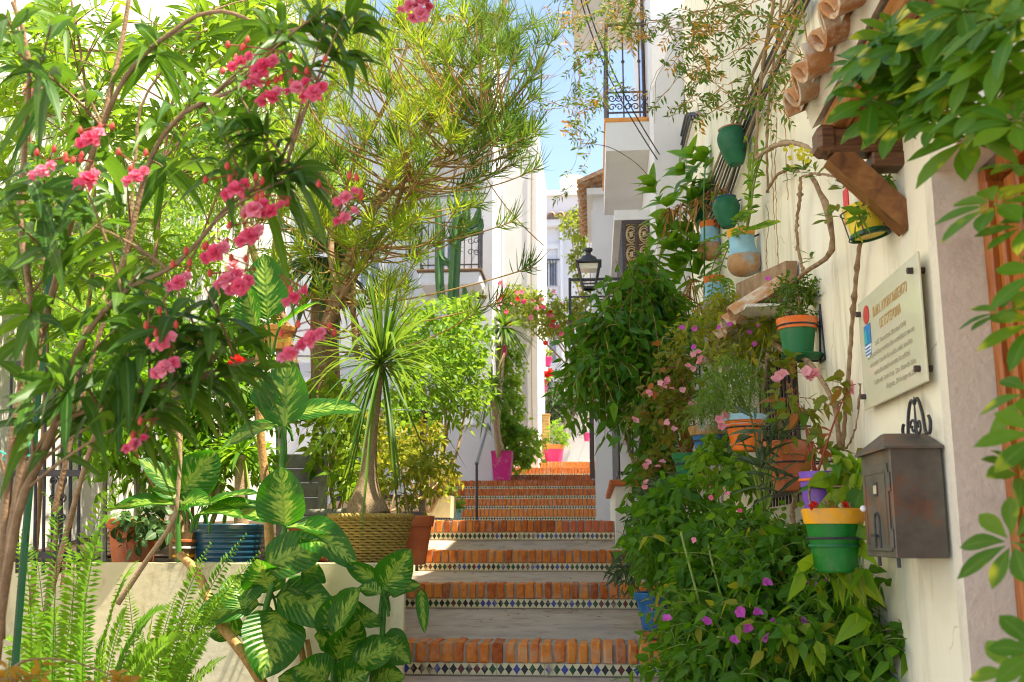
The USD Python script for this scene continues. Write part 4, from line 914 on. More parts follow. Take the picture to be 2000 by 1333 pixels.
JUG = [(0, 0, 0), (.42, 0, 0), (.50, .02, 0), (.78, .30, 0), (.98, .62, 0), (.98, .78, 0), (.80, .93, 0), (.74, .97, .5), (.80, 1.0, 1)]
JUG1 = [(0, 0, 0), (.42, 0, 0), (.50, .02, 0), (.78, .30, 0), (.98, .62, 0), (1.0, .76, 0), (.86, .90, 0), (.74, .94, 0), (.80, 1.0, 0)]
VASE = [(0, 0, 0), (.30, .0, 0), (.74, .05, 0), (1.0, .19, 0), (1.02, .32, 0), (.93, .44, .5), (.78, .56, 1), (.72, .72, 1), (.76, .84, 1.5), (.80, .92, 2), (.84, 1.0, 2)]
HP = "pots hung on the cream wall"
wallpot("hanging_pot", "round green pot hung highest on the cream wall under the vine", 1437, 246, 327, 62, JUG, ["green_glaze", "clay_flaking"], tilt=-.12)
wallpot("hanging_pot", "green pot half hidden by broad lily leaves beside the drooping dry leaves", 1366, 366, 440, 50, JUG1, ["green_glaze"])
wallpot("hanging_pot", "green pot with a small red stemmed plant above the yellow rimmed vase", 1422, 384, 448, 56, JUG, ["green_glaze", "blue_paint"], tilt=-.08)
wallpot("hanging_vase", "pale blue vase with orange rim hung left of the yellow rimmed vase", 1384, 432, 512, 48, VASE, ["clay_flaking", "blue_flaking", "orange_paint"], tilt=.05)
wallpot("hanging_vase", "flaking pale blue and clay vase with yellow rim above the wooden beam", 1454, 446, 543, 66, VASE, ["clay_flaking", "blue_flaking", "yellow_paint"], tilt=-.06)
wallpot("hanging_vase", "worn blue and clay vase hidden behind fern leaves below the other vases", 1396, 538, 628, 50, VASE, ["clay_flaking", "blue_flaking", "orange_paint"])
wallpot("hanging_pot", "small deep blue pot peeping out at the left of the window hood", 1352, 662, 704, 34, JUG1, ["blue_paint"], off=.16)
def standpot(px, pybot, y): return P(px, pybot, y)
q1 = standpot(1458, 882, 5.35); pot("pot", "orange pot with pale blue inner rim standing before the grilled window", q1, .070, .108, .185, "orange_paint", rim="blue_pale", rimh=.16, rimout=.008)
q2 = standpot(1392, 905, 5.75); pot("pot", "dark blue pot with flaking orange rim left of the orange pot", q2, .075, .118, .20, "blue_paint", rim="clay_flaking", rimh=.24, rimout=.012)
q3 = standpot(1545, 960, 4.85); pot("pot", "large six sided clay pot hanging above the purple pot", q3, .075, .112, .23, "terracotta", rim="terracotta", rimh=.3, rimout=.006, seg=6)
q4 = standpot(1603, 1003, 4.25); pot("pot", "purple plastic pot with a thin orange wire round it", q4, .060, .078, .165, "purple_plastic", bands=[(.80, "orange_paint", .006)])
q5 = standpot(1634, 1118, 3.85); pot("pot", "green pot with broad yellow rim beside the mailbox", q5, .072, .108, .225, "green_plastic", rim="yellow_paint", rimh=.24, rimout=.006, bands=[(.42, "green_dull", .006)])
q6 = standpot(1342, 935, 5.9); pot("pot", "small green pot low among the begonias and ferns", q6, .05, .075, .14, "green_dull", rim="green_dull", rimh=.25)
q7 = standpot(1312, 1068, 7.0); pot("pot", "slim pale blue pot half hidden left of the big bush", q7, .055, .062, .13, "blue_flaking")
q8 = P(1278, 1240, 5.75); q8[2] = Zat(1243, 5.75, 1278)
fp_ = pot("pot", "blue pot painted with an orange face on a clay saucer on the step", q8 + [0, 0, .03], .062, .10, .20, "blue_paint", rim="blue_paint", rimh=.2)
def face_patch(pts):
    """painted patch following the pot's side: (angle, height fraction)"""
    pts = np.array(pts); m = pts.mean(0); rows = np.vstack([m, pts]); a0 = -math.pi / 2 - .05; z = .2 * rows[:, 1]; r_ = .062 + .038 * rows[:, 1] + .0035; c = q8 + [0, 0, .03]
    v = np.stack([c[0] + r_ * np.cos(a0 + rows[:, 0]), c[1] + r_ * np.sin(a0 + rows[:, 0]), c[2] + z], 1); n = len(pts)
    G().add(v, [[0, 1 + k, 1 + (k + 1) % n] for k in range(n)]).build(fp_, "painted_mark", "orange_paint")
face_patch([(-.25, .72), (.0, .70), (-.10, .52)]); face_patch([(.22, .68), (.50, .72), (.40, .48)]); face_patch([(-.55, .46), (-.25, .40), (-.45, .28)]); face_patch([(-.1, .36), (.22, .38), (.05, .24)]); face_patch([(.4, .40), (.65, .44), (.6, .3)])
sc_ = G(); sc_.lathe([(0, 0), (.07, 0), (.095, .025), (.088, .027), (.065, .008), (0, .008)], q8, 30); sc_.build(None, "saucer", "terracotta", smooth=40, label="clay saucer under the blue pot with the orange face", cat="saucer")
def ring_bracket(label, c, rad, z):
    t = thing("ring_bracket", label, "pot holder", loc=c, group="iron rings holding pots along the cream wall"); a = np.linspace(0, 2 * np.pi, 26)
    G().tube(np.stack([c[0] + rad * np.cos(a), c[1] + rad * np.sin(a), np.full(26, c[2] + z)], 1), .0045, 5, cap=False).build(t, "ring", "iron")
    for s_ in (-1, 1): G().tube([(c[0] + rad * .7, c[1] + s_ * rad * .7, c[2] + z), (WALLX + .005, c[1] + s_ * rad * .7, c[2] + z)], .0045, 5).build(t, "arm", "iron")
for (c_, rad, z, lab) in ((q1, .097, .12, "iron ring holding the orange pot with pale blue rim"), (q2, .104, .12, "iron ring holding the dark blue pot"), (q3, .099, .13, "iron ring holding the six sided clay pot"), (q4, .076, .10, "iron ring holding the purple pot"), (q5, .094, .12, "iron ring holding the green pot with yellow rim"), (q6, .068, .08, "iron ring holding the small green pot"), (q7, .064, .08, "iron ring holding the slim pale blue pot")):
    ring_bracket(lab, c_, rad, z)
# wire shelf, pot and holder on the wall
q9 = P(1560, 700, 4.92)
wh = thing("wire_holder", "triangular wire bracket with a mossy saucer holding the orange rimmed green pot", "pot holder", loc=q9)
g = G(); ya = q9[1]
for s_ in (-1, 1): g.tube([(WALLX - .005, ya - .01, q9[2] + .26), (WALLX - .005, ya + s_ * .055, q9[2] - .015)], .0045, 5)
g.tube([(WALLX - .005, ya - .055, q9[2] - .015), (WALLX - .005, ya + .055, q9[2] - .015)], .0045, 5)
t_ = np.linspace(0, 2 * np.pi, 30); g.tube(np.stack([q9[0] + .094 * np.cos(t_), ya + .094 * np.sin(t_), np.full(30, q9[2] + .155)], 1), .0045, 5); g.tube([(WALLX, ya, q9[2] + .155), (q9[0] + .09, ya, q9[2] + .155)], .0045, 5); g.tube([(WALLX, ya, q9[2] - .015), (q9[0] - .05, ya, q9[2] - .015)], .0045, 5); g.build(wh, "frame", "iron")
G().lathe([(0, -.012), (.07, -.012), (.105, .012), (.10, .016), (.07, -.002), (0, -.002)], q9 + [.02, 0, 0], 30).build(wh, "saucer", "green_dull", smooth=40)
pot("pot", "green pot with orange rim sitting in the triangular wire bracket", q9 + [0, 0, .002], .066, .092, .19, "green_dull", rim="orange_paint", rimh=.28, rimout=.006)
# yellow pot under the brace
q10 = P(1699, 462, 3.70)
yh = thing("wire_holder", "wire ring holder carrying the yellow pot under the wooden brace", "pot holder", loc=q10)
Rt = roty(-.18)
g = G()
for (r_, z) in ((.074, .0), (.082, .10)): g.tube(np.stack([r_ * np.cos(t_), r_ * np.sin(t_), np.full(30, z)], 1) @ Rt.T + q10, .003, 5)
for a in np.arange(6) * np.pi / 3: g.tube(np.array([[.074 * math.cos(a), .074 * math.sin(a), 0], [.083 * math.cos(a), .083 * math.sin(a), .102]]) @ Rt.T + q10, .0025, 4)
g.tube([q10 + [.02, .02, .22], q10 + [.0, -.07, .10]], .003, 4); g.tube([q10 + [.02, .02, .22], q10 + [.03, .08, .10]], .003, 4); g.tube([q10 + [.02, .02, .22], (1.11, q10[1] + .02, q10[2] + .24)], .004, 4); g.build(yh, "frame", "iron")
t10 = pot("pot", "yellow pot with green base in a wire ring under the wooden brace", q10 + [0, 0, .004], .062, .074, .115, "yellow_bright", tilt=Rt, bands=[(.03, "green_dull", .012)])
a_, b_ = Wl(1648, 375, .06), Wl(1661, 430, .06)
g = G(); g.box((1.035, b_[1], b_[2]), (1.04, a_[1], a_[2])); g.build(None, "red_tag", "red_sign", label="small red and white printed card behind the yellow pot", cat="card")

# left side pots
def basket(c, r0, r1, h):
    t = thing("wicker_basket", "big woven wicker basket holding the ponytail palm on the planter", "basket", loc=c)
    n = 17; seg = 112; th = np.linspace(0, 2 * np.pi, seg + 1)
    for i in range(n):
        q = (i + .5) / n; r = r0 + (r1 - r0) * q ** .8; z = h * q
        rr = r + .0045 * np.sin(th * 22 + i * np.pi)
        zz = z + .0015 * np.sin(th * 22 + i * np.pi + 1.5)
        G().tube(np.stack([c[0] + rr * np.cos(th), c[1] + rr * np.sin(th), c[2] + zz], 1), h / n * .52, 5, cap=False).build(t, "weaver", "wicker", smooth=True)
    for k in range(44):
        a = (k + .5) * 2 * np.pi / 44; G().tube([(c[0] + r * math.cos(a), c[1] + r * math.sin(a), c[2] + z) for r, z in ((r0, 0), (r0 + (r1 - r0) * .55, h * .5), (r1, h))], .004, 4).build(t, "stake", "wicker")
    for k in range(2):
        rr = r1 + .006 + .008 * np.sin(th * 30 + k * np.pi); zz = h + .008 + .008 * np.cos(th * 30 + k * np.pi)
        G().tube(np.stack([c[0] + rr * np.cos(th), c[1] + rr * np.sin(th), c[2] + zz], 1), .009, 6, cap=False).build(t, "braided_rim", "wicker", smooth=True)
    G().lathe([(0, h - .045), (r1 - .012, h - .045)], c, 40).build(t, "soil", "soil")
    G().lathe([(0, .002), (r0 - .006, .004), (r1 - .016, h - .02)], c, 40).build(t, "liner", "soil")
    return t
bc = P(722, 1098, 5.62); bc[2] = PT - .012
basket(bc, .160, .222, .245)
c_ = np.array([P(796, 1100, 5.85)[0], 5.95, PT - .024]); pot("pot", "tall terracotta pot right of the wicker basket at the planter edge", c_, .085, .125, .275, "terracotta", rim="terracotta", rimh=.22, rimout=.010); TP = c_
c_ = np.array([P(440, 1090, 5.62)[0], 5.66, PT - .024]); pot("pot", "wide ribbed dark blue bowl pot on the planter", c_, .165, .205, .225, "blue_glaze", rim="blue_glaze", rimh=.12, ribs=.004, rimout=.008, seg=44); BP = c_
c_ = np.array([P(252, 1090, 5.75)[0], 5.80, PT - .024]); pot("pot", "terracotta pot left of the blue bowl behind round leaved succulent", c_, .11, .150, .26, "terracotta", rim="terracotta", rimh=.22); RP = c_
c_ = np.array([P(356, 1095, 5.5)[0], 5.52, PT - .024]); pot("pot", "small dark patterned clay pot tucked left of the blue bowl", c_, .05, .062, .18, "brown_board", bands=[(.3, "yellow_paint", .008), (.55, "crest_white", .006), (.75, "terracotta", .008)])
c_ = np.array([P(610, 1000, 6.6)[0], 6.6, PT - .024]); pot("pot", "brown clay pot behind the grey boards on the planter", c_, .11, .14, .24, "terracotta", rim="terracotta")
c_ = np.array([P(590, 1090, 5.6)[0], 5.6, PT - .024]); pot("pot", "low terracotta pot behind the dumb cane leaves left of the basket", c_, .09, .12, .10, "terracotta")
# grey board box
gx = thing("board_box", "weathered grey wooden planter box behind the dumb cane trunk", "box", loc=P(590, 1000, 6.9))
for k in range(4):
    z0 = Zat(1000, 6.9, 600) + k * .098; G().cbox((P(545, 950, 6.9)[0], 6.88, z0), (P(630, 950, 6.9)[0], 6.91, z0 + .094), .004).build(gx, "board", "wood_grey")
for px in (543, 634): x = P(px, 950, 6.9)[0]; G().cbox((x - .03, 6.84, Zat(1005, 6.9, 600)), (x + .03, 6.879, Zat(893, 6.9, 600)), .004).build(gx, "post", "wood_grey")
G().tube([P(560, 1003, 6.75), P(690, 1000, 6.75)], .025, 10).build(None, "pipe", "wood_grey", smooth=40, label="grey pipe lying on the planter behind the wicker basket", cat="pipe")
# beige trough and little blue pot at the landing's edge
c_ = P(862, 1012, 11.6); G_ = thing("trough", "beige stone plant trough at the left edge of the landing", "planter", loc=c_)
g = G(); square(g, [(0, 0), (.13, 0), (.135, .24), (.115, .24), (.11, .20)], 0, 0); v = np.vstack(g.v); v[:, 1] *= 1.6; f = np.vstack(g.f); G().add(v + c_, f).build(G_, "body", "beige_stone"); g = G(); square(g, [(0, .20), (.112, .20)], 0, 0); v = np.vstack(g.v); v[:, 1] *= 1.6; G().add(v + c_, np.vstack(g.f)).build(G_, "soil", "soil"); TR = c_
c_ = P(891, 1015, 12.4); pot("pot", "small pale blue pot beside the beige trough", c_, .055, .07, .12, "blue_pale", rim="blue_pale"); LB = c_
# fuchsia pots
c_ = P(981, 937, 17.45); c_[2] = zs[7][1] + .01
pot("pot", "tall square fuchsia pot at the top of the orange steps", c_, .17, .225, .50, "fuchsia_paint", square_=True, soil=True); FP = c_
c_ = P(1082, 905, 21.0); c_[2] = zs[10][1] + .02; pot("pot", "round fuchsia pot with yellow band beside the brick pillar", c_, .16, .215, .36, "fuchsia_pot", rim="terracotta_ochre", rimh=.26, rimout=.006); FP2 = c_
HG = []
for (px, py0, py1, w_, y, lab) in ((1066, 698, 716, 26, 23.2, "upper pink flower pot hanging by the far window"), (1060, 746, 767, 20, 22.6, "lower pink flower pot hanging with red flowers"), (1146, 846, 862, 13, 23.3, "small pink pot hung on the white garden wall"), (982, 676, 697, 20, 18.6, "pink pot nestled in the yucca on the climbing trunk")):
    b0 = P(px, py1, y); h = (py1 - py0) * y / FPX; r_ = w_ * y / FPX / 2
    tt = pot("hanging_pot", lab, b0, r_ * .72, r_, h, "fuchsia_pot", rim="fuchsia_pot", seg=24, rimout=.008); HG.append((b0, r_, h))
    g = G(); g.tube([b0 + [0, 0, h * .6], (b0[0], b0[1] + .5, b0[2] + h * .6)], .012, 4); g.build(tt, "bracket", "iron")
# brick pillar
bp = thing("brick_pillar", "yellow brick pillar on a white base at the top of the steps", "pillar", loc=P(1061, 898, 21.3))
x0, x1 = P(1049, 850, 21.3)[0], P(1073, 850, 21.3)[0]; z0, z1 = zs[10][1] + .01, Zat(812, 21.3)
G().box((x0 - .07, 21.2, z0 - .3), (x1 + .03, 21.62, z0 + .09)).build(bp, "base", "plaster_white")
n = 15
for k in range(n):
    a = z0 + .09 + (z1 - z0 - .09) * k / n; h = (z1 - z0 - .09) / n
    xm = x0 + (x1 - x0) * (.5 if k % 2 else .33)
    for (p, q_) in ((x0, xm - .005), (xm + .005, x1)): G().cbox((p, 21.3, a + .006), (q_, 21.56, a + h - .004), .004, .002, rng).build(bp, "brick", "brick_yellow")
G().box((x0 + .004, 21.306, z0 + .09), (x1 - .004, 21.554, z1 - .006)).build(bp, "mortar_joint", "mortar")
G().cbox((x0 - .015, 21.285, z1), (x1 + .015, 21.575, z1 + .03), .004).build(bp, "cap", "brick_yellow")
# handrail
hr = thing("handrail", "steel handrail on a dark post at the left of the orange steps", "handrail", loc=P(931, 1015, 12.6))
a, b2 = P(931, 906, 12.6), P(953, 830, 17.3)
G().tube([P(931, 1016, 12.6), a], .016, 8).build(hr, "post", "iron"); G().tube([a, b2, (b2[0], LY + .02, b2[2] - .05)], .026, 8).build(hr, "rail", "iron_grey", smooth=40)
# garden fence and gate
fe = thing("garden_fence", "dark wooden post with wires among the shrubs left of the steps", "fence", loc=P(820, 900, 9.5))
for px in (742, 826): G().cbox(P(px - 8, 1000, 9.5), P(px + 8, 800, 9.5) + [0, .07, 0], .006).build(fe, "post", "wood_grey" if px < 800 else "iron_brown")
for py in (803, 850): G().tube([P(690, py - 4, 9.53), P(838, py, 9.53)], .006, 5).build(fe, "wire", "steel")
gt = thing("iron_gate", "black iron garden gate with scrolls behind the ferns at the left", "gate", loc=P(120, 1090, 4.6))
GY = 4.6
for k in range(9):
    px = 16 + k * 17; G().tube([P(px, 1120, GY), P(px + 6, 700 + abs(4 - k) * 3, GY)], .0075, 6).build(gt, "bar", "iron")
for py in (712, 925, 1085): G().bar(P(8, py, GY) + [0, -.012, 0], P(165, py, GY) + [0, -.012, 0], .008, .03).build(gt, "rail", "iron")
for k, (px, py) in enumerate(((110, 940), (126, 940), (110, 975), (126, 975), (112, 1010), (126, 1012))):
    g = G(); scroll(g, P(px, py, GY) + [0, -.022, 0], .022, k, 1.4 * (-1) ** k, (1, 0, 0), (0, 0, 1), .005); g.build(gt, "scroll", "iron")
for (pa, pb) in (((18, 1340), (62, 905)), ((62, 905), (105, 470))): pass
G().tube(spline([P(22, 1400, 3.3), P(60, 930, 3.3), P(103, 470, 3.3)], 10), .0125, 8).build(None, "plant_stake", "stake_green", smooth=40, label="green plastic plant stake leaning among the oleander stems", cat="stake")
g = G()
for py in (885, 897): g.tube(spline([P(-10, py - 8, 3.0), P(20, py + 6, 2.95), P(70, py + 2, 3.28)], 10), .0035, 5)
g.tube(spline([P(50, 930, 3.27), P(48, 895, 3.25), P(62, 860, 3.27)], 10), .0035, 5); g.build(None, "tie_string", "string_teal", label="teal tie string knotted round the green stake", cat="string")
# cables and the drip lines up the wall
cb = thing("cable_bundle", "bundle of black and tan cables slanting up the cream wall to the vine", "cables", loc=Wl(1420, 250))
for k in range(9):
    o = rng.normal(0, 4, 2); m_ = "cable_black" if k % 3 else "cable_tan"
    pts = [Wl(1560 + k * 3 + o[0], -10, .05), Wl(1490 + k * 4 + o[1], 120, .05), Wl(1425 + k * 5 + o[0], 260, .05), Wl(1388 + k * 4, 350 + k * 6, .05), Wl(1350 + k * 5, 420 + 4 * k, .05)]
    G().tube(spline(pts, 26), rng.uniform(.008, .013), 6).build(cb, "cable", m_, smooth=40)
for k in range(4):
    pts = [Wl(1370 - k * 6, 225 + k * 3, .06), Wl(1352 - k * 5, 235, .05), Wl(1335 - k * 4, 300, .05), Wl(1308 - k * 3, 380, .05), Wl(1300 - k * 3, 520, .05)]
    G().tube(spline(pts, 22), .014, 6).build(cb, "cable", "cable_black" if k else "wood_grey", smooth=40)
ow = thing("overhead_wire", "pair of thin wires from the vine down to the balcony house corner", "wire", loc=P(1200, 200, 10))
for k in range(2): G().tube(spline([P(1130 + 8 * k, -20, 9.0), P(1190 + 12 * k, 150, 10.2), P(1284 + 4 * k, 312 - 10 * k, 11.1)], 14), .007, 5).build(ow, "strand", "cable_black")

# litter fallen on the treads
lr = np.random.default_rng(77)
def litter(name, label, cat, n, mat_, L, seed):
    r = np.random.default_rng(seed); O = []
    for k in range(n):
        i = int(r.choice([0, 1, 2, 3, 3])); y0, xl, xr = STEPS[i][0], STEPS[i][3], STEPS[i][4]; y1 = STEPS[i + 1][0]; f = 1 - abs(r.normal(0, .35)); f = min(max(f, .14), .985)
        z0, z1 = zs[i][1] - .004, zs[i + 1][0] - .002; ya = y0 + .235; fz_ = max(0, (y0 + f * (y1 - y0) - ya) / (y1 + .03 - ya)); O.append((r.uniform(xl + .1, min(xr, .7) - .05), y0 + f * (y1 - y0), z0 + fz_ * (z1 - z0) + .007))
    d = r.normal(size=(n, 3)) * [1, 1, .12]; g = G(); g.leaves(*leafset(np.array(O), d, [0, 0, 1], L * r.uniform(.5, 1.2, n), L * .5, r.uniform(-.1, .1, n), "ovate", .5, 3)); g.build(None, name, mat_, smooth=True, label=label, cat=cat, kind="stuff", uv=True)
litter("fallen_leaves", "dry leaves fallen along the treads of the steps", "leaves", 120, "leaf_dry", .035, 1)
litter("fallen_petals", "pink petals fallen on the treads of the steps", "petals", 40, "petal_pink", .018, 2)
# ------------------------------------------------------------------ plants: helpers
def R_(seed): return np.random.default_rng(seed)
def tubes(parent, lines, r, mat_, name="twigs", sides=4, taper=True):
    g = G()
    for l in lines: g.tube(l, [r, r * .5] if taper else r, sides, cap=False)
    g.build(parent, name, mat_, smooth=True, kind="stuff" if len(lines) > 6 else None)
def bush(name, label, cat, seed, blobs, leafmat_, L, W, shape, base=None, per=9, tl=.22, own=60, twig="twig_green", droop=.25, bend=.25, fold=.18, nl=4, group=None, trunk_r=.012, trunk="bark_pale", up=.25, shell=.4, outward=1.0, parent=None, lift=.35, flat=.5, leafname="leaf"):
    """blobs: (px, py, y, half width px, half height px, half depth m, number of twigs)"""
    r = R_(seed); first = P(*blobs[0][:3])
    bp_ = base if base is not None else first - [0, 0, blobs[0][4] * blobs[0][2] / FPX]
    t = thing(name, label, cat, loc=bp_, group=group) if parent is None else parent
    sets, lines = [], []
    for (px, py, y, hw, hh, hd, n) in blobs:
        c = P(px, py, y); s = y / FPX
        st_, ln = twigs(r, c, (hw * s, hd, hh * s), n, tl, per, L, W, bend, shape, droop, outward, fold, nl, up, shell, lift, flat)
        sets.append(st_); lines += ln
    emit(t, leafname, leafmat_, sets, own)
    tubes(t, lines, max(.0018, L * .03), twig)
    if trunk_r:
        for k, (px, py, y, hw, hh, hd, n) in enumerate(blobs):
            c = P(px, py, y); m_ = (bp_ + c) / 2 + r.normal(0, .04, 3)
            G().tube(spline([bp_ + r.normal(0, .01, 3) * [1, 1, 0], m_, c], 10), [trunk_r, trunk_r * .45], 6).build(t, "branch" if k else "stem", trunk, smooth=True)
    return t
def strands(t, lines, r, mat_, name="stem", sides=6):
    for l in lines: G().tube(spline(l, max(10, 5 * len(l))), r, sides).build(t, name, mat_, smooth=True)
def flower(parent, c, r, seed, mat_, petals=16, name="flower", facing=None, layers=2):
    """double flower: crumpled petals in layers"""
    q = R_(seed); f = unit(np.array(facing if facing is not None else [0, -.8, .4]) + q.normal(0, .35, 3)); a = unit(np.cross(f, [.2, .1, 1])); b_ = np.cross(f, a)
    n = petals; ang = np.arange(n) * 2.4 + q.uniform(0, 6); k = np.arange(n) / n
    el = -.5 + 1.9 * k if layers > 1 else np.full(n, .25)
    d = unit((np.cos(ang)[:, None] * a + np.sin(ang)[:, None] * b_) * np.cos(el)[:, None] + f * np.sin(el)[:, None] + q.normal(0, .12, (n, 3)))
    V, F, UV = leafset(np.repeat(np.asarray(c)[None], n, 0), d, f, r * (1.02 - .12 * k), r * 1.0, q.uniform(-.1, .25, n), "obovate", .35, 3, wave=.10, rng=q)
    g = G(); g.leaves(V, F, UV); g.build(parent, name, mat_, smooth=True, uv=True)
def whorl(r, tip, d, n, spread, L, W, droop, shape="lance", along=.16, fold=.22, nl=5, bias=None):
    """leaves round the end of a shoot"""
    d = unit(d); s1 = unit(np.cross(d, [.13, .21, 1])); s2 = np.cross(d, s1)
    q = np.sort(r.random(n)); ang = np.arange(n) * 2.094 + r.normal(0, .4, n)
    out = np.cos(ang)[:, None] * s1 + np.sin(ang)[:, None] * s2
    ld = unit(out * spread * (1.15 - .6 * q[:, None]) + d * (.35 + .6 * q[:, None]) + r.normal(0, .12, (n, 3)) + (bias if bias is not None else 0))
    o = tip - d * (along * (1 - q))[:, None]
    sc = r.uniform(.72, 1.12, n) * (1 - .25 * q)
    return leafset(o, ld, unit(d + r.normal(0, .2, (n, 3))), L * sc, W * r.uniform(.8, 1.15, n), droop * r.uniform(.3, 1.4, n), shape, fold, nl)

# ------------------------------------------------------------------ oleander in the left foreground
def oleander(name, label, seed, canes, shoots, leafmat_, own, L=.18, W=.034, droop=.85, nleaf=10, upd=.35, cr=(.014, .007), stem="bark_cane"):
    r = R_(seed); base = P(*canes[0][0]) if len(canes[0][0]) == 3 else canes[0][0]
    t = thing(name, label, "shrub", loc=base)
    samples = []
    for c in canes:
        pts = spline([P(*q) for q in c], 24); samples.append(pts)
        pts = pts + np.cumsum(r.normal(0, .0025, pts.shape), 0) * np.linspace(0, 1, 24)[:, None]
        G().tube(pts, cr if canes.index(c) < 3 else (cr[0] * .6, cr[1] * .6), 8).build(t, "cane", stem, smooth=True)
    S = np.vstack(samples); sets, lines = [], []
    for (px, py, y) in shoots:
        tip = P(px, py, y); below = S[S[:, 2] < tip[2] - .06]
        if len(below) == 0: below = S
        j = below[np.argmin(np.linalg.norm(below - tip, axis=1) + .3 * r.random(len(below)))]
        d0 = tip - j; l = np.linalg.norm(d0)
        if l > .8: j = tip - d0 / l * .5 - [0, 0, .1]; d0 = tip - j
        mid = j + d0 * .5 + np.array([0, 0, .05]) * l
        lines.append(spline([j, mid, tip], 10)); d = unit(tip - mid) + r.normal(0, .12, 3) + [0, 0, upd * .3]
        sets.append(whorl(r, tip, d, int(nleaf * r.uniform(.75, 1.25)), 1.0, L, W, droop))
    emit(t, "leaf", leafmat_, sets, own)
    tubes(t, lines, .0045, "bark_cane", "shoots", 5)
    return t
front = [(440, 200, 2.45), (395, 175, 2.5), (505, 250, 2.35), (470, 190, 2.4), (590, 325, 2.4), (625, 340, 2.45), (150, 325, 2.4), (60, 300, 2.3), (15, 420, 2.25), (215, 420, 2.6), (340, 555, 2.35), (285, 520, 2.4), (430, 590, 2.4), (400, 560, 2.35), (235, 635, 2.4), (130, 510, 2.5), (60, 600, 2.3), (300, 770, 2.4), (385, 745, 2.4), (450, 735, 2.45), (325, 640, 2.35), (120, 700, 2.35), (165, 800, 2.5), (50, 740, 2.3), (645, 10, 2.35), (610, 40, 2.4), (560, 95, 2.5), (480, 40, 2.5), (380, 50, 2.5), (300, 80, 2.6), (100, 50, 2.3), (25, 100, 2.25), (700, 30, 2.4), (10, 30, 2.2), (150, 150, 2.5), (240, 300, 2.7), (80, 450, 2.6), (200, 560, 2.5), (350, 690, 2.45), (250, 720, 2.5), (30, 560, 2.4), (480, 650, 2.5), (500, 720, 2.6), (180, 240, 2.6), (320, 330, 2.7), (405, 205, 2.3), (485, 235, 2.35), (575, 345, 2.35), (320, 580, 2.25), (290, 610, 2.3), (330, 790, 2.3), (100, 740, 2.25), (160, 350, 2.3), (50, 330, 2.25), (640, 30, 2.3), (680, 15, 2.3), (250, 690, 2.3), (180, 440, 2.35), (90, 400, 2.35)]
canes = [[(-30, 1330, 2.5), (25, 1020, 2.5), (70, 720, 2.5), (130, 470, 2.5), (200, 250, 2.55), (250, 30, 2.6), (262, -60, 2.6)],
         [(-10, 1300, 2.45), (35, 1000, 2.45), (95, 860, 2.45), (150, 690, 2.45), (230, 560, 2.5), (285, 330, 2.5), (345, 240, 2.5), (440, 195, 2.5)],
         [(0, 1250, 2.5), (20, 900, 2.5), (60, 640, 2.5), (40, 400, 2.5), (60, 200, 2.4), (30, 20, 2.4)],
         [(30, 1000, 2.45), (100, 840, 2.45), (260, 770, 2.45), (400, 720, 2.45), (480, 690, 2.5)],
         [(200, 250, 2.55), (300, 90, 2.5), (420, 20, 2.5), (560, 60, 2.45), (640, 20, 2.4)],
         [(150, 690, 2.45), (260, 560, 2.4), (340, 520, 2.4), (450, 400, 2.45), (560, 320, 2.4)],
         [(-20, 1340, 2.6), (10, 1090, 2.6), (20, 960, 2.55), (-30, 800, 2.5)],
         [(105, 1000, 2.9), (180, 700, 2.9), (255, 430, 2.9), (270, 250, 2.9), (340, 110, 2.9)]]
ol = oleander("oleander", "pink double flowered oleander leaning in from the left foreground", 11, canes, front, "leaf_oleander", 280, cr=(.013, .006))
FL = [(470, 122), (516, 130), (526, 192), (580, 172), (612, 182), (498, 160), (82, 335), (176, 272), (170, 352), (265, 345), (460, 372), (497, 410), (532, 412), (487, 462), (420, 495), (348, 552), (445, 548), (468, 560), (676, 386), (676, 425), (575, 582), (567, 690), (610, 662), (322, 720), (318, 668), (264, 868), (828, 6), (800, 12), (822, 28)]
for k, (px, py) in enumerate(FL):
    y = 2.22 if px < 700 else 2.5
    rr = (.0245 if k % 3 else .020) if k not in (18, 19, 20, 25) else .018
    flower(ol, P(px, py, y), rr, 100 + k, "petal_pink", 18)
    for m_ in (0, 1): flower(ol, P(px + (-1) ** m_ * 17, py + (8 if m_ else -12), y + .01), rr * .7, 300 + 2 * k + m_, "petal_pink", 12)
r = R_(5); buds, stalks = [], []
for k, (px, py) in enumerate(FL):
    c0 = P(px, py, 2.24 if px < 700 else 2.52)
    j = c0 + [r.normal(0, .02), .03, .035 + r.uniform(0, .03)]
    stalks.append(np.array([c0, j]))
    for m_ in range(r.integers(2, 5)):
        b_ = P(px + r.normal(0, 32), py - abs(r.normal(0, 26)) - 14, 2.25 if px < 700 else 2.52); buds.append(b_); stalks.append(np.array([b_, j]))
for b_ in buds:
    d = unit(r.normal(0, .5, 3) + [0, 0, .8]); G().lathe([(.0, -.009), (.0045, -.006), (.0065, 0), (.004, .008), (.0, .013)], b_, 7).build(ol, "bud", "bud_red", smooth=True)
tubes(ol, stalks, .0022, "twig_red", "flower_stalks", 4)
r = R_(12)
back = []
while len(back) < 150:
    px, py = r.uniform(-20, 560), r.uniform(-20, 560)
    if px > 330 + (py < 330) * 240: continue
    back.append((px, py, r.uniform(4.1, 5.2)))
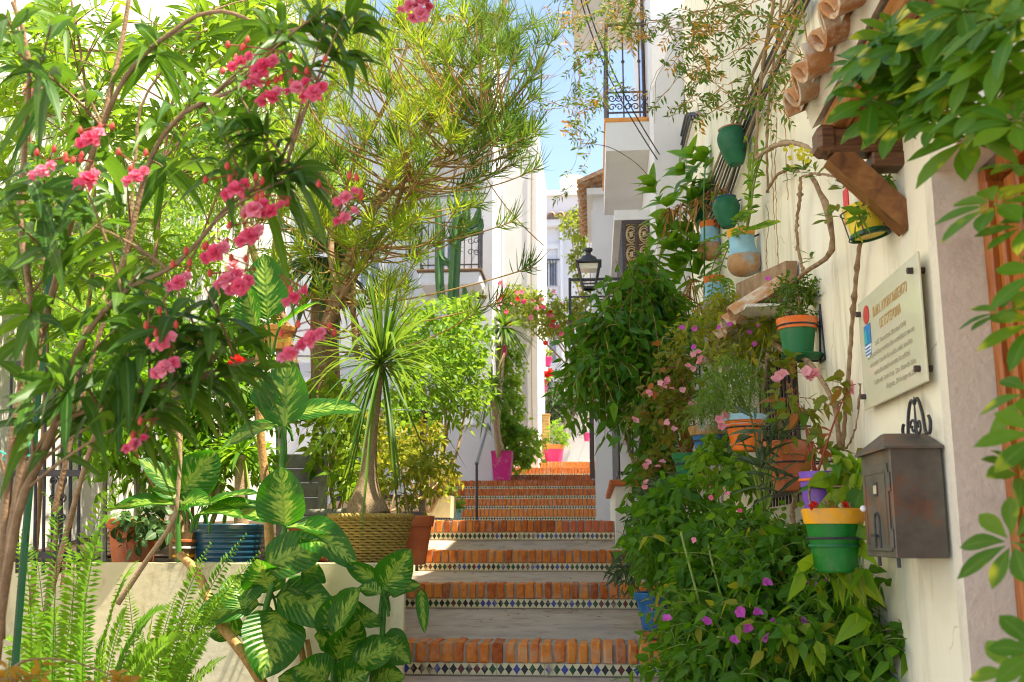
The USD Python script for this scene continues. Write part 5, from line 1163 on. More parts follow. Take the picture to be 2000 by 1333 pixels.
canes2 = [[(90, 1200, 4.6), (140, 800, 4.6), (180, 500, 4.6), (160, 200, 4.6), (120, -40, 4.6)], [(90, 1200, 4.6), (200, 800, 4.5), (300, 520, 4.4), (330, 250, 4.4), (420, 20, 4.4)], [(60, 1200, 4.8), (90, 700, 4.8), (60, 300, 4.8), (30, 0, 4.8)],
          [(120, 1150, 5.0), (250, 700, 5.0), (390, 480, 4.9), (470, 250, 4.8), (520, 60, 4.8)]]
ob = oleander("oleander", "taller sunlit oleander behind the pink flowered one at the left", 13, canes2, back, "leaf_oleander_sun_tint", 220, L=.20, W=.030, droop=.4, nleaf=15, upd=1.2, cr=(.014, .006))
for k, (px, py) in enumerate(((72, 182), (60, 175), (82, 190), (66, 195), (455, 520), (462, 535))): flower(ob, P(px, py, 3.1), .03, 500 + k, "petal_pale", 14)

# ------------------------------------------------------------------ needle leaved tree
r = R_(21); TY = 7.4
nt = thing("tree", "large open tree with fans of needle like leaves in the left garden", "tree", loc=P(612, 800, TY))
limbs = [[(612, 820, 7.4), (625, 690, 7.4), (660, 570, 7.4), (715, 430, 7.4), (770, 330, 7.5), (850, 220, 7.5), (925, 110, 7.5), (975, 30, 7.5), (990, -30, 7.5)],
         [(600, 820, 7.5), (560, 640, 7.5), (540, 520, 7.6), (550, 400, 7.7), (600, 300, 7.7), (640, 200, 7.8), (680, 60, 7.8), (700, -30, 7.8)],
         [(640, 640, 7.4), (700, 530, 7.2), (790, 390, 7.2), (805, 330, 7.2)],
         [(660, 570, 7.4), (650, 470, 7.6), (690, 330, 7.7), (760, 190, 7.7), (800, 60, 7.7)],
         [(560, 640, 7.5), (500, 520, 7.4), (470, 380, 7.4), (480, 240, 7.4), (500, 120, 7.5)],
         [(715, 430, 7.4), (830, 330, 7.3), (900, 290, 7.2), (960, 240, 7.1)],
         [(700, 700, 7.9), (690, 560, 7.9), (780, 440, 7.9), (860, 330, 7.9)]]
radii = [(.056, .038, .018), (.04, .016), (.03, .016), (.03, .012), (.032, .013), (.022, .010), (.027, .012)]
LP = []
for k, (l, rd) in enumerate(zip(limbs, radii)):
    pts = spline([P(*q) for q in l], 30); LP.append(pts)
    pts = pts + np.cumsum(r.normal(0, .006, pts.shape), 0) * .5
    G().tube(pts, rd, 9).build(nt, "trunk" if k < 2 else "limb", "bark", smooth=True)
LPv = np.vstack(LP)
tips = [(1040, 522, 6.2), (985, 588, 6.3), (1005, 432, 6.6), (955, 335, 6.8), (1035, 150, 6.9), (1010, 235, 6.9), (1060, 175, 6.8), (1000, 60, 7.0), (1050, 40, 7.0), (940, 170, 7.0), (960, 270, 6.9), (880, 70, 7.0), (945, 395, 6.7), (905, 455, 6.8), (1085, 60, 6.9), (930, 610, 6.4), (800, 560, 6.9), (905, 200, 7.1)]
tips += [(r.uniform(850, 1065), r.uniform(-10, 330), r.uniform(6.6, 7.4)) for _ in range(45)]
while len(tips) < 400:
    px, py = r.uniform(440, 1030), r.uniform(-15, 600)
    if py > 470 and (px > 840 or r.random() < .55): continue
    if px > 940 and py > 300: continue
    if px > 860 and r.random() < .35: continue
    if px < 520 and r.random() < .5: continue
    tips.append((px, py, r.uniform(6.2, 8.3)))
tw = []; dark, lit = [], []
for (px, py, y) in tips:
    tip = P(px, py, y)
    dist = np.linalg.norm(LPv - tip, axis=1) + np.where(LPv[:, 2] > tip[2] + .05, 1.0, 0) + .25 * r.random(len(LPv))
    j = LPv[np.argmin(dist)]; v = tip - j; l = np.linalg.norm(v)
    mid = j + v * .55 + np.array([0, 0, -.10]) * l + r.normal(0, .04, 3)
    if px > 930 and py > 400: mid = j + v * .5 + np.array([0, 0, -.05])
    ln = spline([j, mid, tip], 14); tw.append(ln)
    d = unit(ln[-1] - ln[-4]); n = int(r.uniform(28, 42))
    q = r.random(n); ang = r.uniform(0, 6.28, n); s1 = unit(np.cross(d, [.1, .2, 1])); s2 = np.cross(d, s1)
    ld = unit((np.cos(ang)[:, None] * s1 + np.sin(ang)[:, None] * s2) * r.uniform(.6, 1.15, (n, 1)) + d * r.uniform(.25, 1.0, (n, 1)) + [0, 0, .15])
    st_ = leafset(tip - d * (.16 * (1 - q))[:, None], ld, r.normal(size=(n, 3)), r.uniform(.11, .18, n), .0095, r.uniform(-.5, -.1, n), "strap", .5, 3)
    g = G(); g.leaves(*st_); g.build(nt, "needle_tuft", "leaf_needle_shade_tint" if (px > 900 or r.random() < .25) else "leaf_needle", smooth=True, uv=True)  # right side and some random tufts take the copy with shade painted in
g = G()
for l in tw: g.tube(l, [.008, .004], 5, cap=False)
g.build(nt, "branches", "twig_tan", smooth=True, kind="stuff")
# sword leaved rosette behind the trunk
r = R_(22)
ag = thing("dragon_plant", "dark sword leaved rosette crowding behind the leaning tree trunk", "plant", loc=P(640, 700, 8.3))
G().tube(spline([P(640, 800, 8.3), P(635, 600, 8.3), P(640, 510, 8.3)], 8), .12, 10).build(ag, "trunk", "bark", smooth=True)
n = 130; d = dirs(r, n, .15); c = P(640, 500, 8.3)
emit(ag, "leaf", "leaf_agave", [leafset(c + d * .08, d, [0, 0, 1], r.uniform(.45, .85, n), r.uniform(.04, .06, n), r.uniform(.1, .5, n), "strap", .4, 5)], 90)
n = 60; d = unit(dirs(r, n) * [1, 1, .3] + [0, 0, -.8]); G().leaves(*leafset(P(640, 540, 8.25) + d * .05, d, [0, -1, 0], .35, .025, .1, "strap", .3, 3)).build(ag, "dry_leaves", "leaf_dry", smooth=True, kind="stuff")
# ------------------------------------------------------------------ ponytail palm in the basket
r = R_(23); YB = 5.62
pp = thing("ponytail_palm", "ponytail palm with swollen base and fountain of thin leaves in the basket", "palm", loc=bc + [0, 0, .2])
prof = [(720, 1012, 44), (717, 990, 40), (717, 965, 28), (719, 940, 19), (722, 900, 13.5), (727, 840, 11), (733, 790, 10.5), (740, 735, 10), (745, 712, 11)]
pts = spline([P(a, b_, YB) for a, b_, _ in prof], 40); _p = np.array([P(a, b_, YB) for a, b_, _ in prof]); _s = np.r_[0, np.cumsum(np.linalg.norm(np.diff(_p, axis=0), axis=1))]; ra = np.interp(np.linspace(0, _s[-1], 40), _s, [w * YB / FPX for *_, w in prof])
g = G(); g.tube(pts, ra, 18); v = g.v[0]; v += (meshkit.fbm(v * 30, 3, 4)[:, None] - .5) * .014; g.v[0] = v; g.build(pp, "trunk", "bark_bulb", smooth=True)
n = 165; c = P(746, 712, YB); d = dirs(r, n, .55); Ls = r.uniform(.42, .80, n)
d[:30] = unit(d[:30] * .35 + [0, 0, 1]); Ls[:30] = r.uniform(.4, .62, 30)
emit(pp, "leaf", "leaf_strap", [leafset(c + d * .02 + r.normal(0, .01, (n, 3)), d, [0, 0, 1], Ls, r.uniform(.014, .024, n), np.where(np.arange(n) < 30, .1, r.uniform(.15, .8, n)), "strap", .35, 9)], 165)
# ------------------------------------------------------------------ dumb canes: each leaf measured in the picture (base, tip, width px, turn)
def dumbcane(name, label, leaves_, stems, Y, base, seed):
    r = R_(seed); t = thing(name, label, "plant", loc=base, group="dumb canes round the planter")
    for k, (bx, by, tx, ty, w, bd, tz, fc) in enumerate(leaves_):
        y0 = Y + r.uniform(-.06, .06); a, b_ = P(bx, by, y0), P(tx, ty, y0 - tz)
        v = (b_ - a) * 1.1; L = np.linalg.norm(v); d = unit(v + np.array([0, 0, bd * L])); face = unit(np.array([r.normal(0, .25), -fc, 1.0 - fc]) + r.normal(0, .08, 3))
        V, F, UV = leafset(a, d, face, L, w * Y / FPX * 1.45, bd, "broad", r.uniform(.12, .42), 9, wave=.045, rng=r, nw=3)
        G().leaves(V, F, UV).build(t, "leaf", "leaf_dumbcane", smooth=True, uv=True)
        s_ = stems[0][1]
        G().tube(spline([a + unit(v) * L * .02, a - v * .10 + [0, .03, -.02], a - v * .2 + [0, .06, -.10]], 6), .007, 6).build(t, "leaf_stalk", "stem_green", smooth=True)
    for (l, rad, m_) in stems:
        G().tube(spline([P(*q) for q in l], 18), rad, 9).build(t, "stem", m_, smooth=True)
    return t
# base, tip, width px, droop, lean towards viewer (m), how far it faces the viewer
D1 = [(522, 625, 516, 508, 72, .0, -.02, .8), (545, 640, 622, 590, 40, .15, .05, .4), (500, 640, 478, 560, 45, .1, -.05, .5), (555, 835, 562, 712, 74, .0, .0, .85), (570, 812, 700, 800, 42, .25, .02, .45), (545, 830, 447, 876, 44, .35, .05, .4), (530, 800, 505, 740, 40, .1, -.05, .6),
      (556, 1028, 550, 922, 76, .0, .03, .85), (585, 1040, 678, 1104, 56, .4, .10, .55), (562, 1030, 668, 1052, 46, .35, .0, .4), (520, 1110, 640, 1062, 66, .2, .05, .65), (530, 1158, 502, 1092, 62, .1, .08, .7), (505, 1180, 383, 1214, 56, .3, .06, .6), (480, 1190, 448, 1122, 60, .15, -.02, .6), (540, 1165, 655, 1218, 66, .35, .10, .65),
      (545, 1195, 518, 1306, 84, .1, .14, .9), (560, 1150, 640, 1165, 60, .3, -.08, .5), (470, 1240, 412, 1235, 40, .3, -.02, .5), (590, 1120, 620, 1100, 60, .2, -.05, .5)]
S1 = [([(528, 1090, 5.0), (520, 960, 5.0), (508, 830, 5.0), (506, 700, 5.0), (515, 640, 5.0)], (.024, .018), "bark_ringed"), ([(555, 1010, 4.95), (552, 900, 4.95), (556, 830, 4.95)], (.020, .013), "stem_green"),
      ([(512, 1300, 4.9), (518, 1200, 4.9), (545, 1100, 4.9), (556, 1025, 4.9)], (.018, .012), "stem_green"), ([(525, 1360, 4.85), (470, 1270, 4.85), (425, 1210, 4.9), (385, 1120, 5.0), (352, 1085, 5.1)], (.026, .022), "bark_ringed"), ([(600, 1360, 5.0), (585, 1250, 5.0), (565, 1180, 5.0)], (.018, .012), "bark_ringed")]
dumbcane("dumb_cane", "tallest dumb cane with ringed trunk and upright ivory feathered leaves", D1, S1, 4.9, P(528, 1333, 5.0), 31)
D2 = [(748, 1152, 798, 1080, 50, .0, .05, .8), (742, 1142, 674, 1098, 28, .2, .06, .5), (760, 1160, 822, 1142, 28, .25, .04, .5), (822, 1150, 828, 1222, 18, .1, .0, .6), (745, 1160, 700, 1150, 40, .2, .0, .5), (655, 1240, 705, 1150, 58, .1, .08, .75), (650, 1250, 660, 1160, 54, .1, .0, .7), (655, 1292, 702, 1212, 52, .1, .12, .8), (690, 1305, 778, 1262, 58, .2, .08, .6),
      (700, 1220, 738, 1200, 60, .2, -.05, .6), (640, 1330, 570, 1300, 56, .3, .10, .6), (660, 1345, 720, 1310, 52, .2, .12, .7), (640, 1262, 612, 1240, 40, .25, .08, .5), (745, 1250, 790, 1290, 48, .3, .06, .6), (720, 1340, 790, 1320, 50, .25, .1, .6), (600, 1345, 540, 1320, 50, .3, .1, .6)]
S2 = [([(748, 1370, 4.85), (746, 1260, 4.85), (752, 1170, 4.85), (765, 1130, 4.85)], (.019, .010), "stem_green"), ([(655, 1370, 4.85), (652, 1290, 4.85), (660, 1230, 4.85)], (.018, .010), "stem_green"), ([(742, 1372, 4.87), (745, 1290, 4.87)], (.024, .022), "bark_ringed"), ([(690, 1370, 4.9), (670, 1290, 4.9), (640, 1200, 5.0)], (.008, .006), "twig_tan"), ([(620, 1370, 4.95), (600, 1250, 5.0)], (.016, .012), "bark_ringed")]
dumbcane("dumb_cane", "low dumb cane in front of the planter corner with dense dark leaves", D2, S2, 4.8, P(748, 1333, 4.85), 32)
D3 = [(348, 962, 270, 894, 36, .15, .05, .35), (352, 966, 420, 886, 62, .05, .0, .8), (342, 985, 214, 1000, 46, .25, .10, .35), (352, 985, 408, 982, 40, .25, .1, .5), (400, 990, 505, 962, 44, .25, .0, .3), (402, 1000, 545, 1028, 48, .3, .06, .4), (345, 975, 300, 950, 40, .2, -.05, .4), (385, 1005, 470, 1010, 40, .3, .1, .4), (420, 1000, 500, 985, 36, .3, -.05, .35)]
S3 = [([(350, 1110, 5.45), (348, 1050, 5.45), (346, 980, 5.45)], (.017, .012), "stem_green"), ([(420, 1080, 5.6), (405, 1030, 5.55), (398, 995, 5.5)], (.016, .010), "stem_green"), ([(230, 1180, 5.0), (290, 1090, 5.0), (345, 990, 4.9), (352, 900, 4.9), (345, 830, 4.9)], (.014, .009), "bark_pale")]
dumbcane("dumb_cane", "sunlit dumb cane above the blue bowl with bleached white leaf tops", D3, S3, 5.35, P(350, 1090, 5.45), 33)
# ------------------------------------------------------------------ sword ferns
r = R_(41)
def fronds(t, base, specs, seed, pin=.052, name="frond"):
    r = R_(seed)
    for (pts, ps) in specs:
        l = spline([P(*q) for q in pts], 40); n = 48; s = np.linspace(.06, .995, n); o = np.stack([np.interp(s, np.linspace(0, 1, 40), l[:, k]) for k in range(3)], 1)
        d = unit(np.gradient(o, axis=0)); nn = unit(np.array([0, -.75, .65]) + r.normal(0, .25, 3)); side = unit(np.cross(d, nn))
        g = G(); g.tube(l, [.0028, .0012], 4, cap=False); ln = pin * ps * np.clip(np.minimum(s * 6, (1 - s) * 5), .2, 1) * r.uniform(.9, 1.1, n)
        for sg in (-1, 1):
            dd = unit(side * sg + d * .35 + r.normal(0, .08, (n, 3)) + nn * .12)
            V, F, UV = leafset(o, dd, nn, ln, np.maximum(ln * .30, .005), r.uniform(-.05, .25, n), "lance", .15, 2); g.leaves(V, F, UV)
        g.build(t, name, "leaf_fern", smooth=True, uv=True)
fe1 = thing("sword_fern", "bright backlit sword fern filling the lower left corner", "fern", loc=P(170, 1333, 3.5), group="sword ferns before the planter")
sp = []
for (x, y_, bx_, sw) in ((72, 1060, 90, -10), (105, 940, 95, -20), (228, 895, 120, 30), (140, 1040, 130, -14), (250, 1080, 190, 20), (62, 1170, 60, -20), (190, 1010, 150, 10), (300, 1170, 220, 30), (20, 1230, 40, -25), (240, 1180, 200, 8), (330, 1230, 240, 30), (165, 1150, 160, -8), (110, 1180, 110, 8), (280, 1260, 230, 20), (44, 1010, 60, -16), (200, 1230, 190, 6), (80, 1260, 90, 4), (215, 960, 165, 40)):
    y0 = r.uniform(3.3, 3.8)
    sp.append(([(bx_, 1470, y0 + .15), (bx_ + (x - bx_) * .3 - sw * .4, 1470 - (1470 - y_) * .5, y0 + .05), (x - sw * .3, y_ + (1470 - y_) * .12, y0), (x + sw, y_ + (1470 - y_) * .02 * abs(sw) / 10, y0 - .1)], r.uniform(.85, 1.1)))
fronds(fe1, None, sp, 42)
fe2 = thing("sword_fern", "smaller sword fern with long fronds reaching towards the dumb cane", "fern", loc=P(330, 1333, 3.9), group="sword ferns before the planter")
sp = []
for (x, y_, b_) in ((412, 1060, .3), (508, 1078, .9), (400, 1155, .4), (482, 1042, .8), (442, 1282, .6), (455, 1140, .7), (250, 1140, -.2), (380, 1250, .5), (300, 1190, .0), (345, 1160, .1), (420, 1220, .6), (280, 1235, -.1), (360, 1300, .3)):
    y0 = r.uniform(3.8, 4.2); sp.append(([(290 + b_ * 30, 1450, y0), (300 + (x - 300) * .55 - 12, 1450 - (1450 - y_) * .62, y0), (x, y_, y0 - .05)], r.uniform(.75, 1.0)))
fronds(fe2, None, sp, 43)
bush("shrub", "orange and yellow leaved sprig at the very bottom left corner", "shrub", 44, [(30, 1325, 2.2, 60, 26, .08, 10), (220, 1320, 2.6, 40, 14, .05, 5)], "leaf_autumn", .035, .02, "ovate", own=20, per=6, tl=.08, trunk_r=.004)
# ------------------------------------------------------------------ smaller plants of the left garden
bush("succulent", "round leaved succulent hanging over the left terracotta pot", "succulent", 51, [(285, 1010, 5.65, 48, 36, .10, 26)], "leaf_succulent", .058, .048, "broad", base=RP + [0, 0, .22], own=60, per=7, tl=.12, nl=4, droop=.6, trunk_r=.008)
bush("croton", "yellow and copper leaved shrub in the tall terracotta pot", "shrub", 52, [(790, 935, 5.95, 62, 58, .20, 60), (850, 900, 6.1, 36, 34, .15, 24), (765, 860, 6.1, 40, 40, .15, 18)], "leaf_yellowgreen", .045, .020, "lance", base=TP + [0, 0, .25], own=110, per=9, tl=.16, trunk_r=.007)
bush("shrub", "large bright green shrub against the end of the house wall", "shrub", 53, [(865, 665, 10.5, 95, 75, .7, 200), (830, 760, 10.2, 90, 80, .7, 170), (915, 740, 10.8, 42, 70, .4, 70), (780, 840, 9.8, 80, 60, .5, 90), (900, 600, 11, 40, 30, .4, 24)], "leaf_bright", .085, .040, "ovate", own=160, per=10, tl=.3, base=P(840, 1000, 10.4), trunk_r=.02)
bush("shrub", "glossy leaved shrub between the tree trunk and the palm", "shrub", 54, [(660, 850, 7.0, 60, 70, .4, 60), (620, 780, 7.4, 80, 50, .4, 46), (700, 920, 6.8, 40, 45, .3, 30)], "leaf_bush", .09, .04, "ovate", own=110, per=8, tl=.22, base=P(655, 1010, 7.0), trunk_r=.012)
bush("shrub", "yellow green leaved plants along the garden edge behind the palm", "shrub", 55, [(720, 880, 8.6, 90, 70, .4, 80), (830, 880, 9.2, 40, 60, .3, 40), (865, 930, 10.4, 25, 35, .2, 20)], "leaf_yellowgreen", .07, .03, "ovate", own=70, per=9, tl=.22, base=P(760, 1000, 8.8), trunk_r=.012)
bush("shrub", "tangled shrubs deep in the shade of the left garden", "shrub", 56, [(420, 760, 6.6, 120, 90, .5, 190), (300, 850, 6.4, 110, 90, .5, 170), (480, 640, 7.0, 70, 70, .4, 90), (440, 900, 6.3, 90, 50, .4, 90), (200, 760, 5.6, 90, 120, .4, 140), (330, 650, 6.8, 100, 80, .5, 120)], "leaf_bush", .085, .032, "lance", own=80, per=9, tl=.28, base=P(380, 1080, 6.5), trunk_r=.014)
bush("shrub", "sunny pale green bush spilling over the left house wall", "shrub", 57, [(420, 330, 9.5, 130, 110, .8, 240), (520, 200, 10.5, 80, 120, .8, 100), (300, 480, 8.5, 140, 100, .6, 240), (100, 480, 7, 120, 130, .5, 200), (200, 640, 6.6, 150, 90, .5, 160), (620, 330, 10, 90, 100, .6, 70), (140, 200, 7.5, 150, 140, .5, 110)], "leaf_bright", .10, .026, "lance", own=40, per=10, tl=.4, base=P(420, 1000, 8.5), trunk_r=.022)
r = R_(58)
def rosette(name, label, cat, c, n, L, W, mat_, seed, trunk=None, up=.3, bend=.5, own=60, shape="strap"):
    r = R_(seed); t = thing(name, label, cat, loc=c if trunk is None else trunk[0])
    if trunk is not None: G().tube(spline(trunk, 12), [.05, .035], 8).build(t, "trunk", "bark_pale", smooth=True)
    d = dirs(r, n, up); emit(t, "leaf", mat_, [leafset(c + d * .03, d, [0, 0, 1], L * r.uniform(.6, 1.1, n), W, bend * r.uniform(.2, 1.3, n), shape, .35, 6)], own); return t
rosette("yucca", "yucca crown above the ivy by the corner of the white wing", "yucca", P(985, 640, 18.4), 70, .75, .055, "leaf_strap", 59, trunk=[P(975, 905, 18.3), P(968, 780, 18.4), P(985, 650, 18.4)])
rosette("yucca", "lower yucca rosette beside the bright green shrub", "yucca", P(960, 760, 16.8), 56, .62, .05, "leaf_strap", 60, trunk=[P(975, 905, 17.4), P(968, 830, 17.0), P(960, 768, 16.8)])
rosette("spider_plant", "spiky backlit rosette plant deep in the left garden", "plant", P(345, 700, 6.2), 60, .34, .02, "leaf_strap", 61, trunk=[P(345, 1090, 6.2), P(345, 720, 6.2)])
rosette("dragon_plant", "dark small rosette below the upright dumb cane leaf", "plant", P(470, 885, 6.0), 46, .24, .03, "leaf_bush", 62, trunk=[P(472, 1095, 6.0), P(470, 890, 6.0)])
for k, (px, py, lab) in enumerate(((203, 690, "small sunlit clay pot high in the left garden"), (268, 742, "clay pot glimpsed between the oleander stems"), (356, 792, "orange clay pot behind the spiky rosette plant"), (545, 655, "clay pot tucked behind the top dumb cane leaves"))):
    c = P(px, py + 30, 6.6); pt_ = pot("pot", lab, c, .07, .095, .16, "terracotta_ochre", rim="terracotta_ochre"); G().tube([c, P(px, 1130, 6.6)], .02, 6).build(pt_, "stand", "wood_grey")
flower(ob, P(463, 708, 5.2), .05, 901, "petal_red", 14)
# candelabra cactus
ca = thing("cactus", "tall candelabra cactus in front of the balcony of the left house", "cactus", loc=P(888, 700, 13.5))
def column(pts, rad):
    l = spline([P(*q) for q in pts], 14); g = G(); n = 12; ang = np.arange(n) / n * 2 * np.pi; rr = np.where(np.arange(n) % 2 == 0, 1.0, .62)
    g.tube(l, [rad * .8, rad, rad, rad * .95, rad * .4], n); v = g.v[0]; m_ = len(l)
    for i in range(m_): v[i * n:(i + 1) * n] = l[i] + (v[i * n:(i + 1) * n] - l[i]) * rr[:, None]
    g.build(ca, "column", "cactus_skin", smooth=50)
for pts, rad in (([(888, 720), (885, 600), (890, 480), (894, 374)], .085), ([(888, 520), (860, 500), (857, 440), (856, 383)], .06), ([(892, 470), (912, 450), (911, 410), (908, 374)], .06), ([(894, 440), (922, 440), (934, 420), (936, 405)], .06), ([(893, 420), (880, 400), (876, 385)], .05), ([(886, 600), (862, 580), (858, 520), (860, 478)], .065), ([(886, 640), (908, 620), (910, 590), (906, 560)], .065), ([(900, 455), (928, 455), (940, 440), (941, 428)], .05), ([(890, 400), (905, 400), (922, 396), (926, 378)], .045)):
    column([(a, b_, 13.5) for a, b_ in pts], rad)
# ivy on the white wing and the climbers of the far arch
bush("ivy", "sunlit ivy climbing the wall behind the square fuchsia pot", "ivy", 63, [(1000, 720, 18.9, 22, 70, .25, 70), (1000, 800, 18.7, 26, 60, .3, 90), (1025, 870, 18.6, 32, 40, .35, 110), (990, 850, 18.6, 22, 50, .3, 60), (985, 690, 18.8, 14, 30, .2, 20)], "leaf_bright", .09, .07, "ovate", own=0, per=8, tl=.25, base=P(1000, 905, 18.7), trunk_r=.02)
ba = bush("bougainvillea", "bougainvillea with pink and red bracts arching between the houses", "climber", 64, [(985, 600, 20, 30, 40, .4, 60), (1020, 590, 19.5, 40, 36, .5, 80), (1065, 610, 19, 45, 42, .5, 110), (1105, 620, 18.5, 35, 40, .4, 70), (1135, 590, 18, 25, 40, .3, 40), (1130, 500, 18.5, 18, 50, .25, 40), (1120, 445, 19, 26, 26, .2, 30), (1110, 420, 19.2, 30, 14, .2, 16), (1150, 420, 18.6, 12, 40, .15, 16)], "leaf_bougain", .085, .055, "ovate", own=0, per=9, tl=.3, base=P(1150, 760, 18.2), trunk_r=.02)
r = R_(65)
for k in range(46):
    px, py = [(985 + r.normal(0, 16), 585 + r.normal(0, 18)), (1040 + r.normal(0, 30), 590 + r.normal(0, 20)), (1100 + r.normal(0, 24), 640 + r.normal(0, 14))][k % 3]
    flower(ba, P(px, py, 18.6 + r.uniform(-.3, .3)), .06, 700 + k, "petal_pink" if k % 4 else "petal_red", 7, "bract", layers=1)
bush("shrub", "mixed greenery over the top of the white garden wall", "shrub", 66, [(1110, 780, 23.2, 45, 32, .4, 90), (1070, 790, 23.0, 26, 40, .3, 60), (1140, 770, 23.2, 20, 20, .2, 30), (1090, 740, 23.4, 30, 20, .3, 40)], "leaf_grey", .10, .06, "ovate", own=0, per=8, tl=.3, base=P(1090, 860, 23.4), trunk_r=.02)
bush("shrub", "small bushy shrub growing in the round fuchsia pot", "shrub", 67, [(1090, 845, 21.0, 22, 26, .25, 60)], "leaf_bush", .07, .035, "ovate", own=0, per=8, tl=.2, base=FP2 + [0, 0, .33], trunk_r=.015)
bush("flowers", "yellow leaved plant in the upper pink hanging pot", "plant", 68, [(1066, 690, 23.2, 12, 9, .12, 18)], "leaf_yellowgreen", .08, .05, "ovate", own=0, per=6, tl=.12, base=HG[0][0] + [0, 0, .15], trunk_r=.006)
fl = bush("flowers", "red flowered plant in the lower pink hanging pot", "plant", 69, [(1062, 737, 22.6, 13, 10, .12, 18)], "leaf_bright", .08, .05, "ovate", own=0, per=6, tl=.12, base=HG[1][0] + [0, 0, .15], trunk_r=.006)
r = R_(70)
for k in range(9): flower(fl, P(1062 + r.normal(0, 9), 735 + r.normal(0, 7), 22.45), .07, 760 + k, "petal_red", 8)
bush("plant", "thin trailing plant in the small pink pot on the garden wall", "plant", 71, [(1138, 845, 23.2, 12, 6, .1, 10)], "leaf_grey", .06, .02, "lance", own=0, per=5, tl=.15, base=HG[2][0] + [0, 0, .1], trunk_r=.004)
bush("plant", "bright little plant in the small pale blue pot by the trough", "plant", 72, [(890, 985, 12.4, 16, 13, .1, 22)], "leaf_bright", .05, .035, "ovate", own=0, per=7, tl=.1, base=LB + [0, 0, .1], trunk_r=.004)
bush("plant", "feathery green plant in the beige stone trough", "plant", 73, [(862, 955, 11.6, 26, 24, .2, 40)], "leaf_yellowgreen", .06, .025, "lance", own=0, per=8, tl=.16, base=TR + [0, 0, .2], trunk_r=.006)
t = thing("tree_fig", "slender pale stems rising from the square fuchsia pot", "plant", loc=FP + [0, 0, .46])
for dx in (-4, 2): G().tube(spline([P(981 + dx, 880, 17.45), P(972 + dx, 830, 17.6), P(975 + dx * 2, 760, 17.9), P(985, 690, 18.1)], 12), [.025, .018], 7).build(t, "stem", "bark_pale", smooth=True)
# ------------------------------------------------------------------ plants of the right wall
bush("weeping_fig", "dark glossy weeping fig bush against the house with balconies", "shrub", 81, [(1240, 560, 7.3, 70, 60, .35, 90), (1200, 640, 7.2, 80, 58, .4, 104), (1285, 590, 7.6, 55, 42, .3, 66), (1180, 715, 7.0, 72, 52, .4, 92), (1260, 680, 7.2, 76, 66, .4, 104), (1262, 800, 6.9, 42, 52, .3, 56), (1285, 890, 6.8, 36, 50, .25, 40), (1310, 650, 7.4, 50, 60, .3, 46), (1255, 508, 7.9, 26, 22, .2, 18)], "leaf_ficus", .095, .050, "ovate", own=290, per=8, tl=.30, droop=.7, bend=.3, base=P(1290, 1080, 7.3), trunk_r=.018, trunk="bark", twig="twig_tan", up=0.05, shell=.35)
b4 = bush("bush", "big leafy four o'clock bush with small magenta flowers filling the lower right", "shrub", 82,
    [(1325, 1055, 5.2, 95, 62, .3, 110), (1430, 1040, 4.9, 90, 70, .3, 100), (1420, 1150, 4.8, 110, 95, .35, 180), (1360, 1165, 5.0, 60, 70, .3, 70), (1530, 1120, 4.5, 110, 90, .3, 150), (1480, 1260, 4.4, 150, 90, .35, 210), (1600, 1240, 4.2, 100, 70, .25, 110), (1380, 1300, 4.6, 110, 60, .3, 110), (1570, 1060, 4.6, 60, 50, .2, 46), (1650, 1130, 4.1, 40, 50, .12, 26), (1740, 1240, 3.95, 50, 26, .08, 16), (1330, 980, 5.3, 70, 60, .25, 46), (1680, 1300, 4.1, 90, 40, .15, 40)],
    "leaf_bush", .072, .042, "ovate", own=300, per=6.5, tl=.20, droop=.45, bend=.3, base=P(1470, 1420, 4.7), trunk_r=.009, trunk="stem_green", up=.15, shell=.3)
r = R_(83)
for k, (px, py) in enumerate(((1498, 1138), (1587, 1142), (1608, 1130), (1446, 1196), (1480, 1198), (1568, 1216), (1512, 1218), (1460, 1226), (1496, 1247), (1380, 1214), (1728, 1236), (1436, 1250), (1421, 965), (1445, 998), (1388, 972), (1449, 1080), (1355, 1055), (1302, 1208))):
    d0 = 4.0 if px > 1700 else 4.12 if py > 1100 else 4.55
    flower(b4, P(px, py, d0), .024 if py > 1100 else .014, 800 + k, "petal_purple" if py > 1100 else "petal_pink", 6, layers=1)
bush("x", "", "", 182, [(1330, 1060, 5.1, 90, 60, .3, 34), (1480, 1130, 4.55, 150, 110, .3, 70), (1400, 1230, 4.5, 130, 90, .3, 60), (1600, 1230, 4.15, 110, 80, .2, 46), (1560, 1060, 4.5, 60, 40, .15, 12)], "leaf_bright", .060, .030, "lance", own=60, per=6, tl=.22, trunk_r=0, parent=b4, droop=.2)
bush("x", "", "", 183, [(1430, 1120, 4.6, 170, 120, .3, 16), (1540, 1220, 4.2, 140, 90, .25, 14)], "leaf_yellowgreen", .065, .034, "ovate", own=20, per=4, tl=.2, trunk_r=0, parent=b4)
strands(b4, [[P(1430 + 40 * k + 12 * ((k * 7) % 3), 1400, 4.6), P(1380 + 46 * k, 1230, 4.5), P(1330 + 52 * k, 1040 + 20 * (k % 3), 4.7)] for k in range(6)], .006, "twig_green")
strands(b4, [[P(1400, 1245, 4.3), P(1470, 1240, 4.25), P(1530, 1225, 4.2)], [P(1380, 1190, 4.4), P(1430, 1220, 4.35), P(1460, 1240, 4.3)], [P(1490, 1160, 4.4), P(1510, 1205, 4.3), P(1520, 1240, 4.25)], [P(1640, 1140, 4.0), P(1660, 1110, 4.0), P(1685, 1070, 4.0)], [P(1640, 1333, 4.1), P(1690, 1270, 4.0), P(1740, 1240, 3.95)]], .0055, "twig_green")
